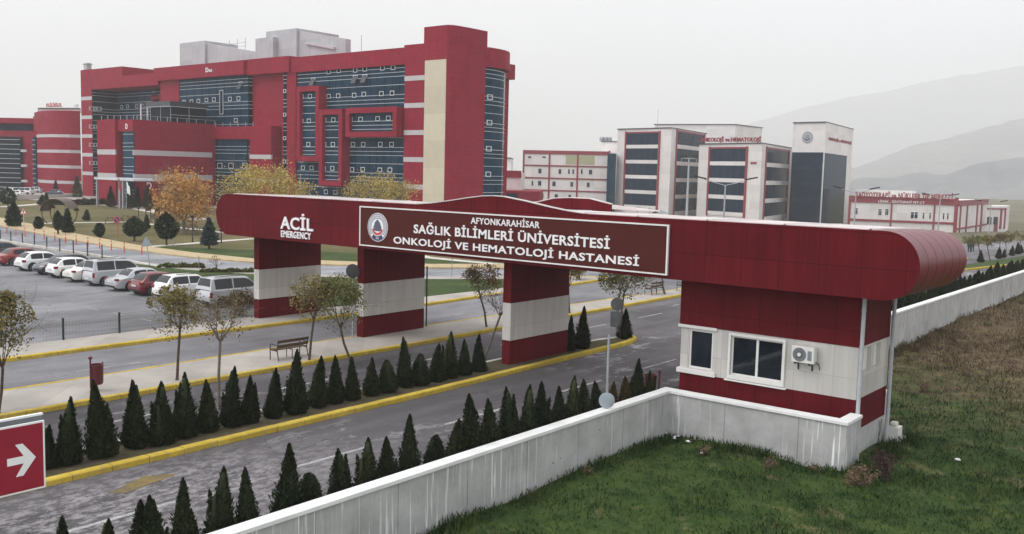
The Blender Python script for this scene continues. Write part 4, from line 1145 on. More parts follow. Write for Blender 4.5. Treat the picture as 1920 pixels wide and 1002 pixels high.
for i in range(6):
    a_ = i * math.pi / 3
    MB().box(-.24, .24, -.14, .14, -.2, .2).build('floodlight', 'metal_dark', t).location = (math.cos(a_) * .95, math.sin(a_) * .95, H_ + .15)
P = atd(1631, 330, 300)
P = onX(1923, 362, -30)
# park lamps
for i, (b, ty, lab) in enumerate((((260, 417), 389, 'black park lamp post behind the round pine'), ((361, 455), 404, 'black park lamp post beside the orange tree trunk'), ((415, 457), 430, 'slim black lamp post just left of the gate beam end'), ((110, 372), 362, 'small globe lamp on the forecourt'))):
    P = at(*b)
    k = depth(P) / FPX
    h = (b[1] - ty) * k
    t = thing('park_lamp', lab, 'lamp post', (P[0], P[1], 0.02))
    MB().lathe([(.09, 0), (.05, .5), (.045, h - .3)], (0, 0, 0), 10).build('post', 'metal_dark', t, 40)
    MB().lathe([(.06, h - .3), (.22, h - .1), (.24, h - .05), (.05, h)], (0, 0, 0), 12).build('lantern', 'metal_dark' if i < 3 else 'white', t, 40)
# garden swing under a round canopy, small shelters, park benches
P = at(112, 424)
gz = thing('garden_swing', 'round-arched garden swing shelter on the park lawn at left', 'garden swing', (P[0], P[1], 0.02), R(28))
arc = [(1.75 * math.cos(t_), 1.5 + 1.55 * math.sin(t_)) for t_ in np.linspace(-0.9, math.pi + .9, 26)]
for y in (-.75, .75): MB().path([(x, y, z) for x, z in arc], .06, 8).build('hoop', 'wood', gz, 50)
ca = MB()
top = [(1.85 * math.cos(t_), 1.5 + 1.66 * math.sin(t_)) for t_ in np.linspace(.35, math.pi - .1, 16)]
for (x0, z0), (x1, z1) in zip(top, top[1:]):
    ca.slab([(0, -1), (1, -1), (1, 1), (0, 1)], (x0, 0, z0), (x1 - x0, 0, z1 - z0), (0, 1, 0), (0, 0, 1), .04)
ca.build('canopy', 'bark_pale', gz, 60)
MB().box(-.8, .8, -.35, .35, .55, .62).box(-.8, .8, .3, .38, .6, 1.2).build('swing_seat', 'metal_dark', gz)
MB().path([(-.75, 0, .6), (-.6, 0, 2.85)], .02).path([(.75, 0, .6), (.6, 0, 2.85)], .02).build('hangers', 'metal_dark', gz)
for b, lab in (((291, 418), 'small dark arched arbour bench behind the right park pine, left one'), ((309, 424), 'small dark arched arbour bench touching the right park pine')):
    P = at(*b)
    t = thing('arbour', lab, 'arbour', (P[0], P[1], .02), R(25))
    ar = [(1.0 * math.cos(q), 1.45 + 1.0 * math.sin(q)) for q in np.linspace(0, math.pi, 14)]
    rb = MB()
    for (x0, z0), (x1, z1) in zip(ar, ar[1:]): rb.slab([(0, -.6), (1, -.6), (1, .6), (0, .6)], (x0, 0, z0), (x1 - x0, 0, z1 - z0), (0, 1, 0), (0, 0, 1), .05)
    rb.build('roof', 'wood', t, 60)
    pb = MB()
    for x in (-1, 1):
        for y in (-.55, .55): pb.tube((x, y, 0), (x, y, 1.5), .05)
    pb.build('posts', 'wood', t)
    MB().box(-.9, .9, .1, .5, .42, .48).box(-.9, .9, .5, .56, .48, 1.0).build('seat', 'bark_pale', t)
for b, lab in (((352, 433), 'dark park table set beneath the orange tree'), ((368, 441), 'dark park table set left of the blue spruce'), ((215, 420), 'low park bench beside the no-parking sign'), ((243, 416), 'pale park bench on the middle footpath')):
    P = at(*b)
    t = thing('picnic_table', lab, 'picnic table', (P[0], P[1], .02), R(20))
    MB().box(-.9, .9, -.35, .35, .70, .76).build('top', 'wood', t)
    for y in (-.75, .75): MB().box(-.9, .9, y - .14, y + .14, .42, .47).build('bench_seat', 'wood', t)
    lg_ = MB()
    for x in (-.7, .7): lg_.path([(x, -.75, .42), (x, -.3, .70)], .04).path([(x, .75, .42), (x, .3, .70)], .04).path([(x, -.85, 0), (x, -.7, .42)], .04).path([(x, .85, 0), (x, .7, .42)], .04)
    lg_.build('legs', 'wood', t)
for (b, ty, flag, lab) in (((222, 392), 339, 'sign_red', 'flagpole with a red flag at the hospital entrance'), ((237, 393), 345, 'white', 'flagpole with a white flag at the hospital entrance')):
    P = at(*b)
    k = depth(P) / FPX
    h = (b[1] - ty + 6) * k
    t = thing('flagpole', lab, 'flagpole', (P[0], P[1], 0))
    MB().lathe([(.07, 0), (.035, h), (.06, h + .05), (.0, h + .12)], (0, 0, 0), 8).build('pole', 'galv', t, 40)
    f = MB()
    n_f = 8
    f.add([(.05 + .14 * i + .02, .10 * math.sin(i * .9 + j), h - .15 - j * .75 - .11 * i * (1 if j < 2 else 1.0)) for i in range(n_f) for j in range(3)],
          [(i * 3 + j, i * 3 + 3 + j, i * 3 + 4 + j, i * 3 + 1 + j) for i in range(n_f - 1) for j in range(2)])
    f.add([(.05 + .14 * i + .02, .10 * math.sin(i * .9 + j) + .012, h - .15 - j * .75 - .11 * i) for i in range(n_f) for j in range(3)],
          [(i * 3 + j, i * 3 + 1 + j, i * 3 + 4 + j, i * 3 + 3 + j) for i in range(n_f - 1) for j in range(2)])
    f.build('flag', flag, t, 60)

# ------------------------------------------------------------------ plants
def thuja_mesh(nm, m, seed, twin=False, roundish=False):
    """unit-height thuja: dark core and many small upright sprays; returns crown and trunk in an Empty"""
    rr = np.random.default_rng(seed)
    t = thing(nm, 'x', 'cypress')
    stems = [((0, 0), 1.0, 1.0)]
    if twin: stems.append(((rr.uniform(.08, .12) * rr.choice([-1, 1]), rr.uniform(-.05, .05)), rr.uniform(.80, .92), .62))
    for i in range(rr.integers(4, 7) if not roundish else 5):
        a0 = rr.uniform(0, 6.28)
        o0 = rr.uniform(.07, .13)
        stems.append(((o0 * math.cos(a0), o0 * math.sin(a0)), rr.uniform(.30, .74) if not roundish else rr.uniform(.6, .97), rr.uniform(.42, .62)))
    Cs, As, Bs, core = [], [], [], MB()
    for (off, H_, k) in stems:
        Rm = (0.215 if not roundish else 0.30) * k
        def prof(h):
            h = np.asarray(h)
            p = np.clip((1 - h), 0, 1) ** (0.80 if not roundish else 0.50) * np.clip((h + .06) / .17, 0, 1) ** .6
            return Rm * p
        lob = [(rr.uniform(0, 6.28), rr.uniform(.08, .9), rr.uniform(-.22, .26)) for _ in range(16)]
        n = int(2300 * k ** 1.5 * H_)
        h = rr.uniform(0, 1, n) ** 1.15
        a = rr.uniform(0, 6.28, n)
        r_ = prof(h)
        for (la, lh, lm) in lob:
            da = np.angle(np.exp(1j * (a - la)))
            r_ = r_ * (1 + lm * np.exp(-(da / .6) ** 2 - ((h - lh) / .10) ** 2))
        rad_ = r_ * np.where(rr.uniform(0, 1, n) < .12, rr.uniform(1.0, 1.32, n), rr.uniform(.72, 1.04, n))
        bend = rr.normal(0, .035, 2)
        C = np.stack([off[0] + rad_ * np.cos(a) + bend[0] * h ** 2, off[1] + rad_ * np.sin(a) + bend[1] * h ** 2, .03 + h * (H_ - .04)], 1)
        d = unit(np.stack([np.cos(a) * .55, np.sin(a) * .55, np.full(n, 1.0)], 1) + rr.normal(0, .34, (n, 3)))
        e = unit(np.cross(d, np.stack([np.cos(a), np.sin(a), np.full(n, .25)], 1) + rr.normal(0, .5, (n, 3))))
        s_ = rr.uniform(.016, .046, (n, 1)) * (1.05 - .4 * h[:, None])
        Cs.append(C); As.append(d * s_); Bs.append(e * s_ * .42)
        hs_ = np.linspace(0, .95, 12)
        core.lathe([(max(.003, float(prof(x)) * .80), .02 + x * (H_ - .05)) for x in hs_], (off[0], off[1], 0), 10)
    quads('crown', np.vstack(Cs), np.vstack(As), np.vstack(Bs), m, t, core)
    MB().lathe([(.035, -.03), (.022, .2)], (0, 0, 0), 7).build('trunk', 'bark', t)
    return t
TH = [thuja_mesh('cypress', 'thuja', 20 + i, twin=(i in (2, 5))) for i in range(7)]
THB = thuja_mesh('cypress', 'thuja_brown', 40)
THR = thuja_mesh('cypress', 'thuja', 50, roundish=True)
_used = set()
def cypress(loc, h, label, group, proto_, wid=1.0):
    c = proto_ if id(proto_) not in _used else copy_tree(proto_)
    _used.add(id(proto_))
    c.location = [float(v) for v in loc]
    c.scale = (h * wid, h * wid, h)
    c.rotation_euler = (R(random.uniform(-2.5, 2.5)), R(random.uniform(-2.5, 2.5)), random.uniform(0, 6.28))
    c['label'], c['category'], c['group'] = label, 'cypress', group
    return c
def sz(h): return 'short' if h < 1.45 else ('tall' if h > 2.1 else 'mid-height')
near = [(20, 1010), (52, 1000), (115, 968), (202, 972), (262, 938), (285, 923), (345, 896), (412, 877), (464, 877), (541, 829), (583, 885, 'r'), (638, 841, 't'), (690, 822), (725, 817), (768, 776), (817, 814, 'r'), (853, 783), (886, 735), (920, 746), (957, 726, 't'), (990, 722), (1017, 714), (1051, 723), (1075, 705), (1095, 711), (1122, 714), (1150, 714, 'b'), (1173, 705, 'b'), (1195, 672), (1221, 695)]
for i, p in enumerate(near):
    X = -15.98 + random.uniform(-.08, .08)
    P = onX(p[0], p[1], X)
    h = P[2] - 0.03
    k = p[2] if len(p) > 2 else ''
    pr = {'r': THR, 'b': THB, 't': TH[2]}.get(k) or TH[random.choice([0, 1, 3, 4, 6])]
    look = {'r': 'stubby round', 'b': 'rust-brown', 't': 'twin-topped'}.get(k, sz(h) + ' dark green')
    cypress((X, P[1], .03), h, '%s cypress, %s from the left in the row along the near wall' % (look, ordinal(i)), 'cypresses along the near wall', pr, random.uniform(.92, 1.08) * (1.15 if h < 1.4 else 1))
inner = [(30, 800), (87, 795), (126, 745, 't'), (188, 711), (251, 712), (300, 716), (347, 700, 't'), (389, 710), (433, 687), (469, 703, 't'), (514, 689, 't'), (554, 655), (596, 667), (630, 666), (661, 668), (697, 670), (728, 675, 'r'), (760, 632), (789, 664, 'r'), (819, 643), (844, 622), (872, 636), (898, 626)]
for i, p in enumerate(inner):
    X = -22.95 + random.uniform(-.1, .1)
    P = onX(p[0], p[1], X)
    h = P[2] - 0.1
    k = p[2] if len(p) > 2 else ''
    pr = {'r': THR, 't': TH[5]}.get(k) or TH[random.choice([0, 1, 3, 4, 6])]
    look = {'r': 'stubby round', 't': 'twin-topped'}.get(k, sz(h) + ' dark')
    cypress((X, P[1], .10), h, '%s cypress, %s from the left in the kerbed bed' % (look, ordinal(i)), 'cypresses in the kerbed bed', pr, random.uniform(.9, 1.08) * (1.1 if h < 1.4 else 1))
for p, wd, lab in (((1071, 590), .85, 'narrow dark cypress touching the right side of the nearest gate pillar'), ((1093, 574), .95, 'taller dark cypress just right of the nearest gate pillar'), ((1173, 578), 1.25, 'broad dark cypress behind the round sign at the tip of the bed')):
    P = onX(p[0], p[1], -22.95)
    cypress((-22.95, P[1], .1), P[2] - .1, lab, 'cypresses in the kerbed bed', TH[1], wd)
y, i = 47.0, 0
while y < 108:
    h = random.uniform(1.25, 1.75)
    cypress((-16.1 + random.uniform(-.1, .1), y, tz(y) + .03), h, '%s cypress, %s along the wall beyond the guard hut counting away from it' % ('small' if h < 1.45 else 'dark', ordinal(i)), 'cypresses beyond the guard hut', TH[random.choice([0, 1, 3, 4, 6])], random.uniform(1.35, 1.75))
    y += random.uniform(1.05, 1.4)
    i += 1
for i, (px_, py_, ty) in enumerate(((1838, 494, 470), (1872, 487, 464), (1882, 485, 468), (1897, 481, 461), (1908, 478, 455), (1915, 476, 460))):
    P = at(px_, py_)
    k = depth(P) / FPX
    cypress((P[0], P[1], tz(P[1]) + .08), (py_ - ty) * k, 'small dark cypress on the far grassy bed, %s from the left' % ordinal(i), 'cypresses on the far grassy bed', TH[i % 2 * 3], 1.3)

def limb(mb, p0, d, L, r, n, rr, droop=0.0, tips=None, lev=0):
    """one tapering, slightly crooked limb that forks; tips collects the twig ends"""
    p = np.array(p0, float)
    d = np.array(d, float)
    seg = 3
    for k in range(seg):
        q = p + d * L / seg
        mb.tube(p, q, r * (1 - .22 * k), r * (1 - .22 * (k + 1)), 5 if r < .02 else 6)
        p = q
        d = unit((d + rr.normal(0, .13, 3) + np.array([0, 0, -droop]))[None])[0]
        if lev >= n - 1 and tips is not None: tips.append(p.copy())
    if lev < n:
        for _ in range(3 if lev < 2 else 2):
            dd = unit((d + rr.normal(0, .42, 3))[None])[0]
            limb(mb, p, dd, L * rr.uniform(.55, .8), r * .52, n, rr, droop, tips, lev + 1)
    elif tips is not None: tips.append(p.copy())
def street_tree(base, fork, box, leafm, dens, label, seed, X=None, leaf=.055, z0=0.13, ring=10, bark='bark', group=None):
    """base/fork = photo pixels of foot and fork, box = photo extents of the crown"""
    rr = np.random.default_rng(seed)
    P = at(*base, z0) if X is None else onX(base[0], base[1], X)
    k = depth(P) / FPX
    hr = np.array([RT[0], RT[1], 0]) / np.hypot(RT[0], RT[1])
    off = lambda px_, py_: P + hr * (px_ - base[0] + (py_ - base[1]) * 0.03) * k + np.array([0, 0, (base[1] - py_) * k])
    t = thing('street_tree', label, 'tree', P, 0.0, group)
    F = off(*fork) - P
    c0, c1 = off(box[0], (box[1] + box[3]) / 2) - P, off(box[2], (box[1] + box[3]) / 2) - P
    cc, rw = (c0 + c1) / 2, np.linalg.norm(c1 - c0) / 2
    rh = (box[3] - box[1]) * k / 2
    tr = MB()
    mid = F * .5 + np.array([rr.normal(0, .03), rr.normal(0, .03), 0])
    r0 = .052
    tr.lathe([(r0 * 1.5, -.08), (r0, .08)], (0, 0, 0), 8)
    tr.tube((0, 0, 0), mid, r0, r0 * .85, 8).tube(mid, F, r0 * .85, r0 * .8, 8)
    tips = []
    for i in range(ring):
        a = i * 6.283 / ring + rr.normal(0, .25)
        tgt = cc + np.array([math.cos(a) * rw * rr.uniform(.35, .8), math.sin(a) * rw * rr.uniform(.35, .8), rh * rr.uniform(-.1, .55)])
        v = tgt - F
        L = np.linalg.norm(v)
        limb(tr, F, unit((v + rr.normal(0, .08, 3))[None])[0], L * .62, .019, 3, rr, -.03, tips)
    tr.build('trunk', bark, t)
    tips = np.array(tips)
    e = (tips - cc) / np.array([rw, rw, rh])
    tips = tips[np.linalg.norm(e, axis=1) < 1.12]
    if dens > 0:
        n = int(dens)
        # leaves gather round the twigs, the rest fill uneven clumps of the crown
        a_ = tips[rr.integers(0, len(tips), n)] + rr.normal(0, .09, (n, 3))
        cl = cc + unit(rr.normal(size=(26, 3))) * rr.uniform(.45, .95, (26, 1)) * np.array([rw, rw, rh])
        m_ = int(n * .35)
        b_ = cl[rr.integers(0, 26, m_)] + rr.normal(0, .17, (m_, 3)) * np.array([rw, rw, rh])
        C = np.vstack([a_, b_])
        e = (C - cc) / np.array([rw, rw, rh])
        C = C[(np.linalg.norm(e, axis=1) < 1.08)]
        A, B = leaves(len(C), C, leaf)
        quads('crown', C, A, B, leafm, t)
    return t
street_tree((-3, 775), (10, 690), (-75, 545, 66, 690), 'leaf_olive', 3800, 'olive-brown small tree cut off by the left edge of the picture', 1, None, .055)
street_tree((332, 713), (341, 618), (282, 533, 392, 640), 'leaf_olive', 2600, 'olive-leaved young tree in front of the white parked car', 2, None, .05)
street_tree((411, 762), (417, 640), (368, 545, 476, 660), 'leaf_brown', 420, 'nearly bare young tree with reddish twigs left of the dark bench', 3, None, .045, .1, 14, 'bark_pale')
street_tree((580, 676), (590, 600), (545, 512, 628, 604), 'leaf_olive', 1700, 'slim young tree beside the end of the nearest bench', 4, None, .05)
street_tree((656, 673), (640, 617), (588, 515, 690, 628), 'leaf_green', 3000, 'leaning young tree with green-olive crown before the middle gate pillar', 5, None, .05)
street_tree((912, 613), (901, 556), (866, 494, 946, 560), 'leaf_brown', 1500, 'brown-leaved young tree left of the nearest gate pillar', 6, None, .055)
street_tree((910, 668), (938, 592), (893, 538, 980, 600), 'leaf_brown', 110, 'leaning bare young tree overlapping the nearest gate pillar', 7, None, .045, .1, 12, 'bark_pale')
street_tree((1163, 636), (1170, 548), (1122, 488, 1228, 560), 'leaf_green', 2600, 'green-leaved young tree at the tip of the kerbed bed', 8, None, .06, .1, 12, 'bark_pale')
street_tree((1157, 610), (1162, 550), (1150, 470, 1186, 540), 'leaf_green', 500, 'thin stem close behind the tree at the bed tip', 18, None, .06)
street_tree((1068, 588), (1066, 540), (1042, 470, 1096, 528), 'leaf_olive', 1200, 'thin young tree rising behind the right edge of the nearest pillar', 9, None, .06)
street_tree((1247, 552), (1241, 520), (1215, 450, 1275, 520), 'leaf_olive', 900, 'young tree stem between the two distant benches', 10, None, .06)
street_tree((1087, 524), (1085, 512), (1066, 488, 1100, 524), 'leaf_olive', 1500, 'small bushy tree on the corner of the side road', 11, None, .075)
street_tree((405, 509), (406, 500), (388, 478, 421, 506), 'leaf_brown', 30, 'tiny bare sapling in the verge behind the grey van', 12, None, .06, .1, 7)
for i, (b, f, bx_, lm) in enumerate((((1840, 484), (1834, 462), (1803, 441, 1840, 462), 'leaf_green'), ((1857, 490), (1850, 462), (1838, 441, 1868, 464), 'leaf_olive'), ((1876, 476), (1874, 456), (1864, 437, 1884, 458), 'leaf_brown'), ((1886, 474), (1885, 456), (1876, 434, 1900, 457), 'leaf_olive'), ((1914, 470), (1912, 452), (1898, 432, 1932, 458), 'leaf_olive'))):
    street_tree(b, f, bx_, lm, 1100, 'small tree by the far right road, %s from the left' % ordinal(i), 60 + i, None, .085, .05, 8, 'bark', 'trees by the far right road')

def big_tree(base, box, leafm, n, label, seed, leaf=.22, name='autumn_tree'):
    rr = np.random.default_rng(seed)
    P = at(*base)
    k = depth(P) / FPX
    hr = np.array([RT[0], RT[1], 0]) / np.hypot(RT[0], RT[1])
    t = thing(name, label, 'tree', P)
    off = lambda px_, py_: hr * (px_ - base[0]) * k + np.array([0, 0, (base[1] - py_) * k])
    c0, c1 = off(box[0], (box[1] + box[3]) / 2), off(box[2], (box[1] + box[3]) / 2)
    cc, rw, rh = (c0 + c1) / 2, np.linalg.norm(c1 - c0) / 2, (box[3] - box[1]) * k / 2
    tr, tips = MB(), []
    tr.lathe([(.32, -.1), (.2, .4), (.16, rh * .5)], (0, 0, 0), 8)
    for i in range(9):
        a = i * .698 + rr.normal(0, .3)
        v = cc + np.array([math.cos(a) * rw * .7, math.sin(a) * rw * .7, rh * rr.uniform(-.2, .7)]) - np.array([0, 0, rh * .5])
        L = np.linalg.norm(v)
        limb(tr, (0, 0, rh * .45), v / L, L * .62, .085, 3, rr, .01, tips)
    tr.build('trunk', 'bark_pale', t)
    # clumps with gaps between them; sprays hang a little
    nc = 120
    cl = unit(rr.normal(size=(nc, 3))) * (rr.uniform(.18, 1, (nc, 1)) ** .5) * np.array([rw, rw, rh]) * .92 + cc
    sizes = rr.uniform(.06, .16, nc)
    idx = rr.choice(nc, n, p=sizes / sizes.sum())
    C = cl[idx] + rr.normal(0, 1, (n, 3)) * sizes[idx, None] * np.array([rw, rw, rh])
    top = rr.uniform(0, 1, n) < .12
    C[top] += np.array([0, 0, 1]) * rr.uniform(0, rh * .16, (top.sum(), 1))
    C = C[C[:, 2] > rh * .08]
    A, B = leaves(len(C), C, leaf)
    quads('crown', C, A, B, leafm, t)
    return t
big_tree((345, 438), (286, 318, 400, 424), 'leaf_orange', 7000, 'large orange and yellow autumn tree to the left of the gate beam end', 71, .13)
big_tree((330, 412), (292, 340, 372, 404), 'leaf_brown', 3500, 'browner thin autumn tree standing behind the orange one', 72, .13)
big_tree((490, 428), (405, 306, 588, 424), 'leaf_yellow', 9500, 'wide golden autumn tree behind the left part of the gate beam', 73, .15)
big_tree((710, 424), (632, 320, 782, 420), 'leaf_yellow', 7000, 'smaller golden autumn tree rising behind the middle of the gate beam', 74, .14)
def conifer(base, tip_y, wpx, kind, label, seed):
    rr = np.random.default_rng(seed)
    P = at(*base)
    k = depth(P) / FPX
    H_, Rw = (base[1] - tip_y) * k, wpx * k / 2
    t = thing({'spruce_blue': 'blue_spruce', 'shrub': 'clipped_shrub'}.get(kind, 'pine_tree'), label, 'tree' if kind != 'shrub' else 'shrub', P)
    bare = {'pine': .22, 'spruce_blue': .14, 'spruce': .05, 'shrub': .10, 'pale_pine': .08}[kind]
    MB().lathe([(.11, -.1), (.08, H_ * .3), (.02, H_ * .9)], (0, 0, 0), 7).build('trunk', 'bark', t)
    n = 2300 if kind != 'shrub' else 1200
    h = rr.uniform(0, 1, n)
    a = rr.uniform(0, 6.28, n)
    if kind == 'pine': pr = np.sin(np.clip(h * .93 + .12, 0, 1) * math.pi) ** .6
    elif kind == 'shrub': pr = np.sin(np.clip(h * .9 + .08, 0, 1) * math.pi) ** .55
    else: pr = (1 - h) ** .75 * np.clip((h + .15) / .25, 0, 1)
    if kind in ('spruce_blue', 'spruce', 'pale_pine'):
        tier = .72 + .28 * np.abs(np.sin(h * 17 + a * 1.0))
        pr = pr * tier
    for _ in range(14):
        la, lh = rr.uniform(0, 6.28), rr.uniform(0, 1)
        pr = pr * (1 + rr.uniform(-.48, .42) * np.exp(-(np.angle(np.exp(1j * (a - la))) / .5) ** 2 - ((h - lh) / .12) ** 2))
    rad_ = Rw * pr * rr.uniform(.12, 1.15, n) ** .5
    C = np.stack([rad_ * np.cos(a), rad_ * np.sin(a), H_ * (bare + h * (1 - bare))], 1)
    d = unit(np.stack([np.cos(a), np.sin(a), np.full(n, .35)], 1) + rr.normal(0, .45, (n, 3)))
    e = unit(np.cross(d, rr.normal(size=(n, 3))))
    s_ = rr.uniform(.10, .20, (n, 1)) * (.75 + .25 * Rw)
    quads('crown', C, d * s_, e * s_ * .38, {'pine': 'pine', 'spruce': 'pine', 'shrub': 'pine'}.get(kind, kind), t)
    return t
for i, a_ in enumerate((((15, 391), 352, 30, 'pine', 'dark ragged pine in front of the parked white cars at top left'), ((26, 426), 378, 38, 'spruce', 'broad dark spruce left of the warning sign at far left'), ((72, 431), 407, 17, 'shrub', 'egg-shaped dark shrub on the lawn left of the garden swing'), ((127, 438), 392, 26, 'spruce', 'dark spruce partly hiding the garden swing'), ((109, 441), 396, 15, 'pine', 'small ball-headed tree on a thin stem before the garden swing'), ((163, 414), 394, 15, 'pale_pine', 'small pale conifer in the middle of the lawn'), ((187, 446), 419, 18, 'shrub', 'egg-shaped dark shrub near the red traffic posts'), ((252, 453), 407, 38, 'pine', 'round-headed park pine right of the no-parking sign'), ((312, 461), 399, 40, 'pine', 'broad park pine beside the red triangular sign'), ((392, 468), 409, 38, 'spruce_blue', 'blue spruce close to the left end of the gate beam'), ((275, 431), 404, 15, 'pale_pine', 'thin pale conifer between the two park pines'), ((80, 386), 366, 20, 'pale_pine', 'grey-green conifer on the far footpath'), ((87, 378), 362, 11, 'spruce', 'small dark conifer behind the grey-green one'), ((105, 370), 339, 17, 'spruce', 'dark conifer before the round red clinic wall'), ((145, 374), 330, 23, 'spruce', 'dark conifer at the foot of the hospital corner'), ((208, 389), 350, 22, 'spruce', 'dark conifer left of the flagpoles'), ((245, 392), 349, 20, 'spruce', 'dark conifer right of the white flag'), ((258, 391), 352, 16, 'spruce', 'narrow dark conifer between the flag and the orange tree'), ((277, 392), 348, 22, 'spruce', 'dark conifer touching the orange tree'), ((98, 391), 383, 9, 'pale_pine', 'little young conifer above the garden swing'), ((143, 396), 390, 8, 'pale_pine', 'little young conifer above the pale one'))):
    conifer(*a_, 100 + i)
def bushes(px0, px1, py, h, leafm, label, seed, n=2600):
    rr = np.random.default_rng(seed)
    A0, A1 = at(px0, py), at(px1, py)
    P = (A0 + A1) / 2
    t = thing('hedge', label, 'hedge', P)
    s_ = rr.uniform(-.5, .5, n)
    lump = .6 + .4 * np.abs(np.sin(s_ * 23 + seed) * np.sin(s_ * 9 + 1))
    a = rr.uniform(0, math.pi, n)
    rd = rr.uniform(.5, 1, n) ** .5
    C = np.outer(s_, A1 - A0) + np.stack([0 * s_, np.cos(a) * rd * h * .8 * lump, np.sin(a) * rd * h * lump], 1)
    A, B = leaves(n, C, .15)
    quads('foliage', C, A, B, leafm, t)
    st_ = MB()
    for q in np.linspace(-.45, .45, 9): st_.tube((A1 - A0) * q + np.array([0, 0, -.1]), (A1 - A0) * q + np.array([0, 0, h * .5]), .03)
    st_.build('stems', 'bark', t)
bushes(108, 150, 385, 1.1, 'hedge_red', 'purplish low hedge in front of the hospital corner', 1)
bushes(148, 198, 385, 1.3, 'pine', 'dark green low hedge left of the entrance path', 2)
bushes(300, 378, 505, .45, 'leaf_green', 'low scruffy green hedge on the verge behind the red parked car', 3)
bushes(378, 478, 514, .40, 'leaf_green', 'low scruffy green hedge on the verge behind the grey van', 4)
# brown bush by the pillar, weeds at the hut corner
def weed(loc, h, w_, label, m, n=900, seed=1, name='dry_bush', cat='bush'):
    rr = np.random.default_rng(seed)
    t = thing(name, label, cat, loc)
    st_ = MB()
    tips = []
    for i in range(16):
        a = rr.uniform(0, 6.28)
        d = unit(np.array([[math.cos(a) * w_ / h * .8, math.sin(a) * w_ / h * .8, 1.0]]))[0]
        limb(st_, (rr.normal(0, .05), rr.normal(0, .05), -.05), d, h * rr.uniform(.45, .62), .010, 1, rr, .0, tips)
    st_.build('stems', 'bark', t)
    tips = np.array(tips)
    C = tips[rr.integers(0, len(tips), n)] + rr.normal(0, 1, (n, 3)) * np.array([w_, w_, h]) * .10
    C[:, 2] = np.abs(C[:, 2])
    A, B = leaves(n, C, .035 if h < 1.3 else .06, .6)
    quads('leaves', C, A, B, m, t)
P = at(448, 592)
weed((P[0], P[1], 0), 1.35, .95, 'brown ragged bush between the grey van and the left gate pillar', 'leaf_brown', 1800, 5)
P = at(1662, 900, -.9)
weed((P[0], P[1], fz(P[0], P[1])), .85, .30, 'dark brown dead conifer-like bush below the downpipes of the guard hut', 'hedge_red', 1500, 6)
P = at(1610, 905, -.9)
weed((P[0], P[1], fz(P[0], P[1])), .55, .45, 'tangle of dry brown weeds at the end of the return wall', 'dry_weed', 900, 7)
for i, (px_, py_, h, lab) in enumerate(((1320, 858, .38, 'tuft of dry stalks under the return wall, the left one'), (1442, 880, .40, 'tuft of dry stalks under the middle of the return wall'), (1100, 890, .2, 'small weed at the foot of the near wall'), (1530, 885, .28, 'tuft of dry stalks under the right half of the return wall'))):
    P = at(px_, py_, -.95)
    weed((P[0], P[1], fz(P[0], P[1])), h, .22, lab, 'dry_weed', 160, 10 + i)
for i in range(12):
    yy = 36 + i * 4.6 + random.uniform(-1, 1)
    xx = -14.7 + random.uniform(0, 4.5) * (0.4 + .6 * (i % 3))
    weed((xx, yy, fz(xx, yy)), random.uniform(.3, .6), .4, 'dry reddish herb tuft in the meadow beyond the guard hut, %s nearest' % ordinal(i), 'dry_weed' if i % 3 else 'leaf_green', 350, 30 + i)
lit = MB()
tr_ = thing('litter', 'white scraps of litter in the corner where the two concrete walls meet', 'litter', (*at(1262, 822, -.95)[:2], -.95))
for i in range(9):
    a_ = (random.uniform(-.5, .7), random.uniform(-.35, .1), .06 + random.uniform(0, .04))
    o = MB().add([(a_[0] - .07, a_[1], a_[2]), (a_[0], a_[1] - .05, a_[2] + .03), (a_[0] + .08, a_[1] + .02, a_[2] + .01), (a_[0] + .01, a_[1] + .06, a_[2] + .05)], [(0, 1, 2, 3), (3, 2, 1, 0)]).build('scrap', 'white', tr_)
for i, (px_, py_) in enumerate(((1317, 857), (1795, 871), (1290, 835))):
    P = at(px_, py_, -.95)
    o = MB().ball((P[0], P[1], fz(P[0], P[1]) + .07), .07, 1.3, .8, .6, 6).build('litter', 'white')
    tag(o, ('white crumpled scrap lying in the grass below the return wall', 'white crumpled scrap lying alone in the grass at right', 'white crumpled scrap close to the wall corner')[i], 'litter')

